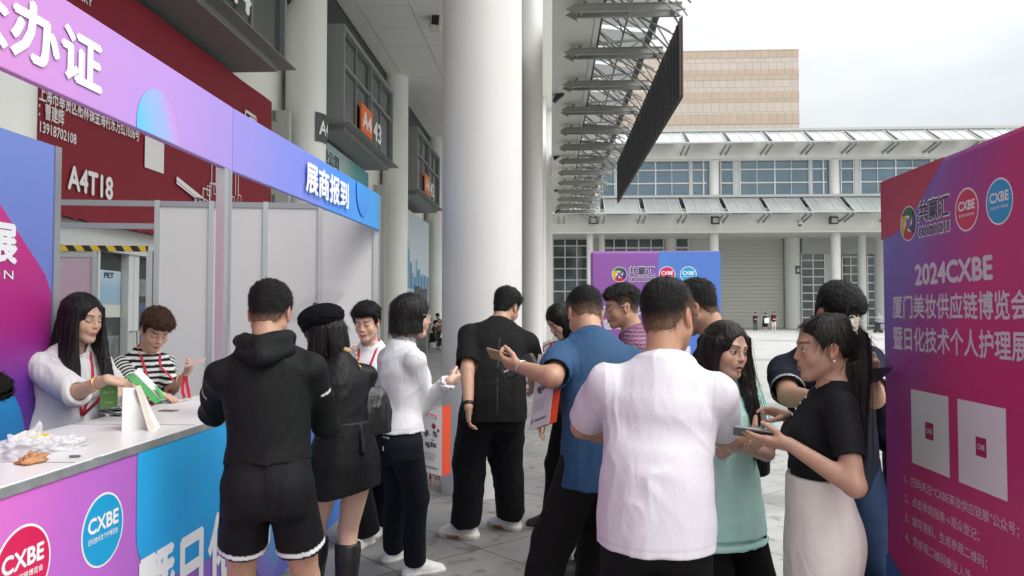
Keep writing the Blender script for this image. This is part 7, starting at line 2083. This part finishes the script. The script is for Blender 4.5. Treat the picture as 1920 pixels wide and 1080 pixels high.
# gold phone and black pouch of the man in blue
D_, P_ = G_blue.hand[1][:2]; d, n = Vector(D_), Vector(P_); b = d.cross(n); c = Vector(G_blue.palm[1]) + d * .058 + n * .006
box_thing('phone', 'gold backed phone held flat by the man in the blue polo', 'phone', c, d * .075, b * .036, n * .0042, mat('phone_gold', (.42, .30, .17), .3, metal=.4))
c = pt(975, 688, 4.3); T = thing('pouch', 'black zipped pouch with white print between the blue polo and the black shirt', 'pouch', c)
d = (pt(1004, 662, 4.3) - pt(944, 694, 4.3)).normalized(); n = Vector((0, -1, .15)); n = (n - d * n.dot(d)).normalized(); b = d.cross(n)
m = MB(); m.obox(c, d * .10, b * .042, n * .02); m.build('pouch_body', M_blackleather, T, bevel=.018)
m = MB(); m.text('Smart Pro', c + n * .0215 - d * .09 - b * .01, d, n.cross(d), width=.06, height=.012, bold=.01); m.build('lettering', WHITE_PRINT, T, auto='keep')

# printed paper bags with red-orange sides
def paper_bag(label, q, side, depth_dir, depth, tassel, flip=False):
    """q: four corners of the printed face (bl, br, tr, tl)"""
    bl, br, tr, tl = [Vector(v) for v in q]; dd = Vector(depth_dir).normalized() * depth
    T = thing('paper_bag', label, 'paper bag', (bl + br) / 2, 'printed paper carrier bags')
    n = (br - bl).cross(tl - bl).normalized()
    if n.y > 0: n = -n
    Uu, Vv = (br - bl), (tl - bl)
    m = MB(); slab(m, [bl, br, tr, tl], .0012); m.build('printed_face', mat('bag_paper', (.62, .60, .62), .45, bump=.1, bscale=8), T)
    P = lambda a, b_, k=1: bl + Uu * a + Vv * b_ + n * (.0016 + .0004 * k)
    m = MB(); rr = random.Random(9)
    for (cx, cy, k) in ((.30, .70, 1.0), (.62, .55, 1.1), (.34, .50, .8), (.70, .72, .7)):
        for i in range(9):
            a = cx + (rr.random() - .5) * .22 * k; b_ = cy + (rr.random() - .5) * .10 * k; w, h_ = .02 + .05 * rr.random(), .008 + .022 * rr.random()
            m.quad(P(a - w, b_ - h_, i % 4), P(a + w, b_ - h_, i % 4), P(a + w, b_ + h_, i % 4), P(a - w, b_ + h_, i % 4), 0)
        m.quad(P(cx - .16 * k, cy - .006, 5), P(cx + .16 * k, cy - .006, 5), P(cx + .16 * k, cy + .004, 5), P(cx - .16 * k, cy + .004, 5), 0)
    for i in range(7):
        b_ = .36 - .022 * i; m.quad(P(.10, b_, 1), P(.62 + .2 * rr.random(), b_, 1), P(.62, b_ + .007, 1), P(.10, b_ + .007, 1), 1)
    hx = [P(.62 + .11 * math.cos(t), .86 + .055 * math.sin(t), 2) for t in [math.pi * (i / 3) for i in range(6)]]; m.ngon(hx, 2)
    hx = [P(.84 + .07 * math.cos(t), .80 + .035 * math.sin(t), 2) for t in [math.pi * (i / 3) for i in range(6)]]; m.ngon(hx, 2)
    m.quad(P(.08, .075, 1), P(.14, .075, 1), P(.14, .135, 1), P(.08, .135, 1), 2)
    m.text('广州包装机械有限公司', P(.18, .085, 2), Uu.normalized(), Vv.normalized(), width=Uu.length * .66, height=Vv.length * .04, bold=.015, mi=0)
    m.build('print', [mat('bag_ink', (.10, .09, .10), .6), mat('bag_ink_pale', (.32, .31, .33), .6), mat('bag_maroon', (.22, .02, .05), .5)], T, auto='keep')
    m = MB(); a0, a1 = (br, tr) if side == 'r' else (bl, tl)
    slab(m, [a0 + dd * .02, a0 + dd, a1 + dd, a1 + dd * .02], .0012); m.build('side_gusset', mat('bag_red', (.62, .06, .02), .4), T)
    m = MB(); slab(m, [bl + dd, br + dd, tr + dd, tl + dd], .0012); m.build('rear_face', mat('bag_rear', (.5, .08, .06), .45), T)
    m = MB(); 
    for e in (.3, .7):
        pass
    hnd = [tl + Uu * .25, tl + Uu * .28 + Vv * .06 + n * .01, tl + Uu * .72 + Vv * .06 + n * .01, tl + Uu * .75]; m.tube(hnd, .003, 6); m.build('handle', M_lan, T)
    if tassel:
        m = MB()
        for k, (a, ln) in enumerate(((.05, .10), (.22, .13), (.4, .07), (.60, .09))):
            p = bl + Uu * a + dd * .5 + Vv * .03; m.add([p - Uu * .05, p + Uu * .05, p + Vector((.006 * k, 0, -ln)), ], [(0, 1, 2)]); m.add([p - Uu * .05 + dd * .15, p + Uu * .06 + dd * .15, p + Vector((-.02, .02, -ln * .8))], [(0, 1, 2)])
        m.build('ribbon_end', M_lan, T, auto='keep')
    return T
Yb = 3.50
paper_bag('white printed paper bag with a red side under the arm of the blue polo man', [pt(992, 808, 3.50), pt(1029, 794, 3.40), pt(1046, 664, 3.40), pt(1010, 664, 3.50)], 'r', (.55, .85, 0), .06, False)
Yb = 4.55
paper_bag('white printed paper bag with an orange side beside the white-bloused woman', [pt(790, 882, Yb), pt(828, 893, Yb - .02), pt(829, 762, Yb - .02), pt(790, 778, Yb)], 'r', (.55, 1, 0), .085, True)
# tablet of the ponytailed woman
D_, P_ = G_pony.hand[1][:2]; d, n = Vector(D_), Vector(P_); b = d.cross(n); c = Vector(G_pony.palm[1]) + d * .050 * 1.0 + n * .004
T = box_thing('phone', 'large phone lying flat in the hand of the ponytailed woman', 'phone', c, d * .068, b * .036, n * .004, mat('phone_silver', (.22, .23, .24), .25, metal=.5))
m = MB(); m.obox(c + n * .0048, d * .064, b * .033, n * .0006); m.build('screen', mat('screen_pale', (.20, .23, .23), .06), T)
# phone of the man in navy
c = pt(1640, 704, 3.02); d = Vector((1, .05, .05)).normalized(); n = Vector((0, .45, .9)).normalized(); b = d.cross(n)
T = box_thing('phone', 'dark phone held up by the man in the navy polo', 'phone', c, d * .04, b * .075, n * .0045, mat('phone_dark', (.05, .05, .055), .3))
# chain bag of the woman in the beret
q = pt(694, 772, 3.95); T = thing('handbag', 'black leather chain handbag hanging at the back of the woman in the beret', 'handbag', q)
S_ = Sdf(); a = Vector((.75, .55, 0)).normalized(); nn = Vector((.55, -.75, 0))
S_.loft([(q + Vector((0, 0, -.10)), a, nn, .115, .05), (q + Vector((0, 0, -.02)), a, nn, .118, .052), (q + Vector((0, 0, .08)), a, nn, .095, .035), (q + Vector((0, 0, .12)), a, nn, .07, .016)], k=.02, capf=.4)
S_.disp(folds(4, .006, (14, 14, 10)))
sdf_obj('bag_body', S_, .005, M_blackleather, T)
m = MB(); g = G_ber; st = [q + Vector((-.04, -.02, .11)), q + Vector((-.055, -.03, .18)), Vector(pt(676, 690, 3.9)), Vector(pt(662, 645, 3.9))]
for i in range(34):
    t = i / 33 * 2.999; k = int(t); f_ = t - k; p = st[k].lerp(st[k + 1], f_); d = (st[k + 1] - st[k]).normalized(); u = d.cross(Vector((1, 0, 0) if i % 2 else (0, 1, 0))).normalized()
    m.tube([p + d * .007 * math.cos(w) + u * .0045 * math.sin(w) for w in [2 * math.pi * j / 8 for j in range(9)]], .0015, 5, cap=False)
m.build('chain', M_gold, T)
m = MB(); m.tube([q + Vector((.09, -.02, .05)), q + Vector((.10, -.03, -.10))], .004, 6); m.build('tassel', M_blackleather, T)
# card and lanyard in the hand of the striped woman
c = pt(366, 680, 4.55); d = (pt(386, 674, 4.55) - pt(345, 684, 4.55)).normalized(); T = thing('pass_card', 'pale pink pass card held up by the striped staff woman', 'card', c)
n = Vector((.1, -.35, .9)).normalized(); n = (n - d * n.dot(d)).normalized(); b = d.cross(n); m = MB(); m.obox(c, d * .058, b * .035, n * .0012); m.build('card_sheet', mat('card_pink', (.60, .42, .42), .4), T)
T = thing('hanging_lanyard', 'red lanyard strap hanging from the hand of the striped staff woman', 'lanyard', pt(348, 720, 4.58)); m = MB()
for dx in (-3, 4):
    pts = [pt(347 + dx * .3, 700, 4.58), pt(346 + dx, 718, 4.56), pt(347 + dx * 1.6, 735, 4.53), pt(350 + dx * 1.4, 746, 4.5)]
    m.ribbon(pts, [Vector((.3, -1, 0))] * 4, .018, .002)
m.build('strap', M_lan, T)
q = gnd(335, 750, ZK); T = thing('pass_card', 'pink pass card lying on the counter under the striped woman\'s hand', 'card', (q.x, q.y, ZK)); m = MB(); m.obox((q.x, q.y, ZK + .004), (.035, .06, 0), (-.03, .02, 0), (0, 0, .002)); m.build('card_sheet', mat('card_pink', (.60, .42, .42), .4), T)

# ------------------------------------------------------------------ people far off
def far_person(label, px, py_foot, hh_, col_top, col_bot, sex='m', skirt=False, face=180, H=1.7, group='people far across the plaza', Yf=None, bag=False, shoe=(.5, .5, .5)):
    p = gnd(px, py_foot)
    g = figure(label=label, sex=sex, H=H, face=face, at=(p.x, p.y), armL=dict(w=np.array([p.x, p.y, 1.08]) + np.array([-.05, -.28, 0])), armR=dict(w=np.array([p.x, p.y, 1.1]) + np.array([.05, -.28, 0])), group=group, tone=(.5, .32, .24), head=(face, 20, 0))
    body(g, hh=.012, hb=.018, hh2=.014); shirt(g, hem=-.1, ex=.02, col=col_top, h=.016, amp=0, carve=False, sleeve=.7)
    if skirt:
        SK = Sdf(); q = g.sp(0)[0]; SK.loft([(q + np.array([0, 0, .1]), g.L, g.F, .15, .12), (q, g.L, g.F, .20, .15), (q - np.array([0, 0, .45]), g.L, g.F, .26, .2)], k=.02, capf=.2); sdf_obj('skirt', SK, .018, M_cot, g.root, col=col_bot)
    else: trousers(g, col=col_bot, h=.016, amp=0)
    shoes(g, col=shoe, h=.014); hair(g, col=HBLK, h=.010)
    return g
far_person('tiny distant person in grey trousers, leftmost of three by the shutter', 1416, 622, 1, (.03, .02, .025), (.06, .065, .06))
gq = far_person('tiny distant woman in a long dark skirt, middle of three by the shutter', 1434.5, 622, 1, (.02, .02, .03), (.012, .014, .03), 'f', True, H=1.66)
p = gq.root.location; box_thing('paper_bag', 'tiny white bag held by the distant woman in the long skirt', 'bag', (p.x + .05, p.y - .38, .98), (.2, 0, 0), (0, .06, 0), (0, 0, .22), M_white, 'bag_body', .02)
far_person('tiny distant man in white trousers, rightmost of three by the shutter', 1450.5, 622, 1, (.05, .012, .02), (.50, .46, .42), H=1.78)
# seated and standing figures beyond the blouse woman
p = gnd(812, 657)
g = figure(label='distant person in dark clothes with a yellow badge sitting near the facade', H=1.7, face=-80, at=(p.x, p.y), sit=.52, feet=[(p.x + .42, p.y + .05, -80), (p.x + .45, p.y - .2, -80)], lean=8, tone=(.45, .28, .2))
body(g, hh=.010, hb=.014, hh2=.012); shirt(g, col=(.03, .03, .035), h=.014, amp=0, carve=False, sleeve=1.9, cuff=True); trousers(g, col=(.02, .025, .035), h=.014, amp=0, waist=.05); shoes(g, col=(.3, .3, .3), h=.012); hair(g, col=HBLK, h=.009)
m = MB(); c = Vector(g.sp(.3)[0]); m.obox(c + Vector((0, -.2, 0)), (.12, 0, 0), (0, .01, 0), (0, 0, .04)); m.build('vest_patch', mat('hi_vis', (.55, .62, .05), .5), g.root)
T = thing('metal_chair', 'dark metal chair under the distant seated person', 'chair', (p.x, p.y, 0)); m = MB(); m.box(p.x - .22, p.x + .22, p.y - .22, p.y + .22, .40, .43); m.build('seat', M_black, T)
for a in (-1, 1):
    for b in (-1, 1): m = MB(); m.tube([(p.x + a * .2, p.y + b * .2, .4), (p.x + a * .22, p.y + b * .22, 0)], .015, 8); m.build('leg', M_black, T)
m = MB(); m.box(p.x - .25, p.x - .22, p.y - .2, p.y + .2, .55, .85); m.build('backrest', M_black, T)
p = gnd(824, 652)
g = far_person('distant person in brown and maroon clothes standing behind the seated one near the facade', 823, 653, 1, (.16, .09, .07), (.04, .03, .03), 'f', face=60, group=None, H=1.6)
# luggage cart at the far right by the opposite hall
p = gnd(1647, 623.5)
T = thing('trolley', 'small dark trolley loaded with a grey bundle by the opposite hall', 'trolley', (p.x, p.y, 0))
m = MB(); m.box(p.x - .7, p.x + .5, p.y - .3, p.y + .3, .75, .85); m.box(p.x - .2, p.x + .1, p.y - .2, p.y + .2, .1, .75); m.build('frame', M_black, T)
m = MB(); v, f = crumple((p.x + .1, p.y, .85), .35, .3, .55, 2.2, 14); m.add(v, f); m.build('bundle', mat('grey_bundle', (.2, .21, .22), .8), T, smooth='all')
for a in (-.25, .2): m = MB(); m.tube([(p.x + a, p.y - .25, .1), (p.x + a, p.y + .25, .1)], .1, 14); m.build('wheel', M_black, T)
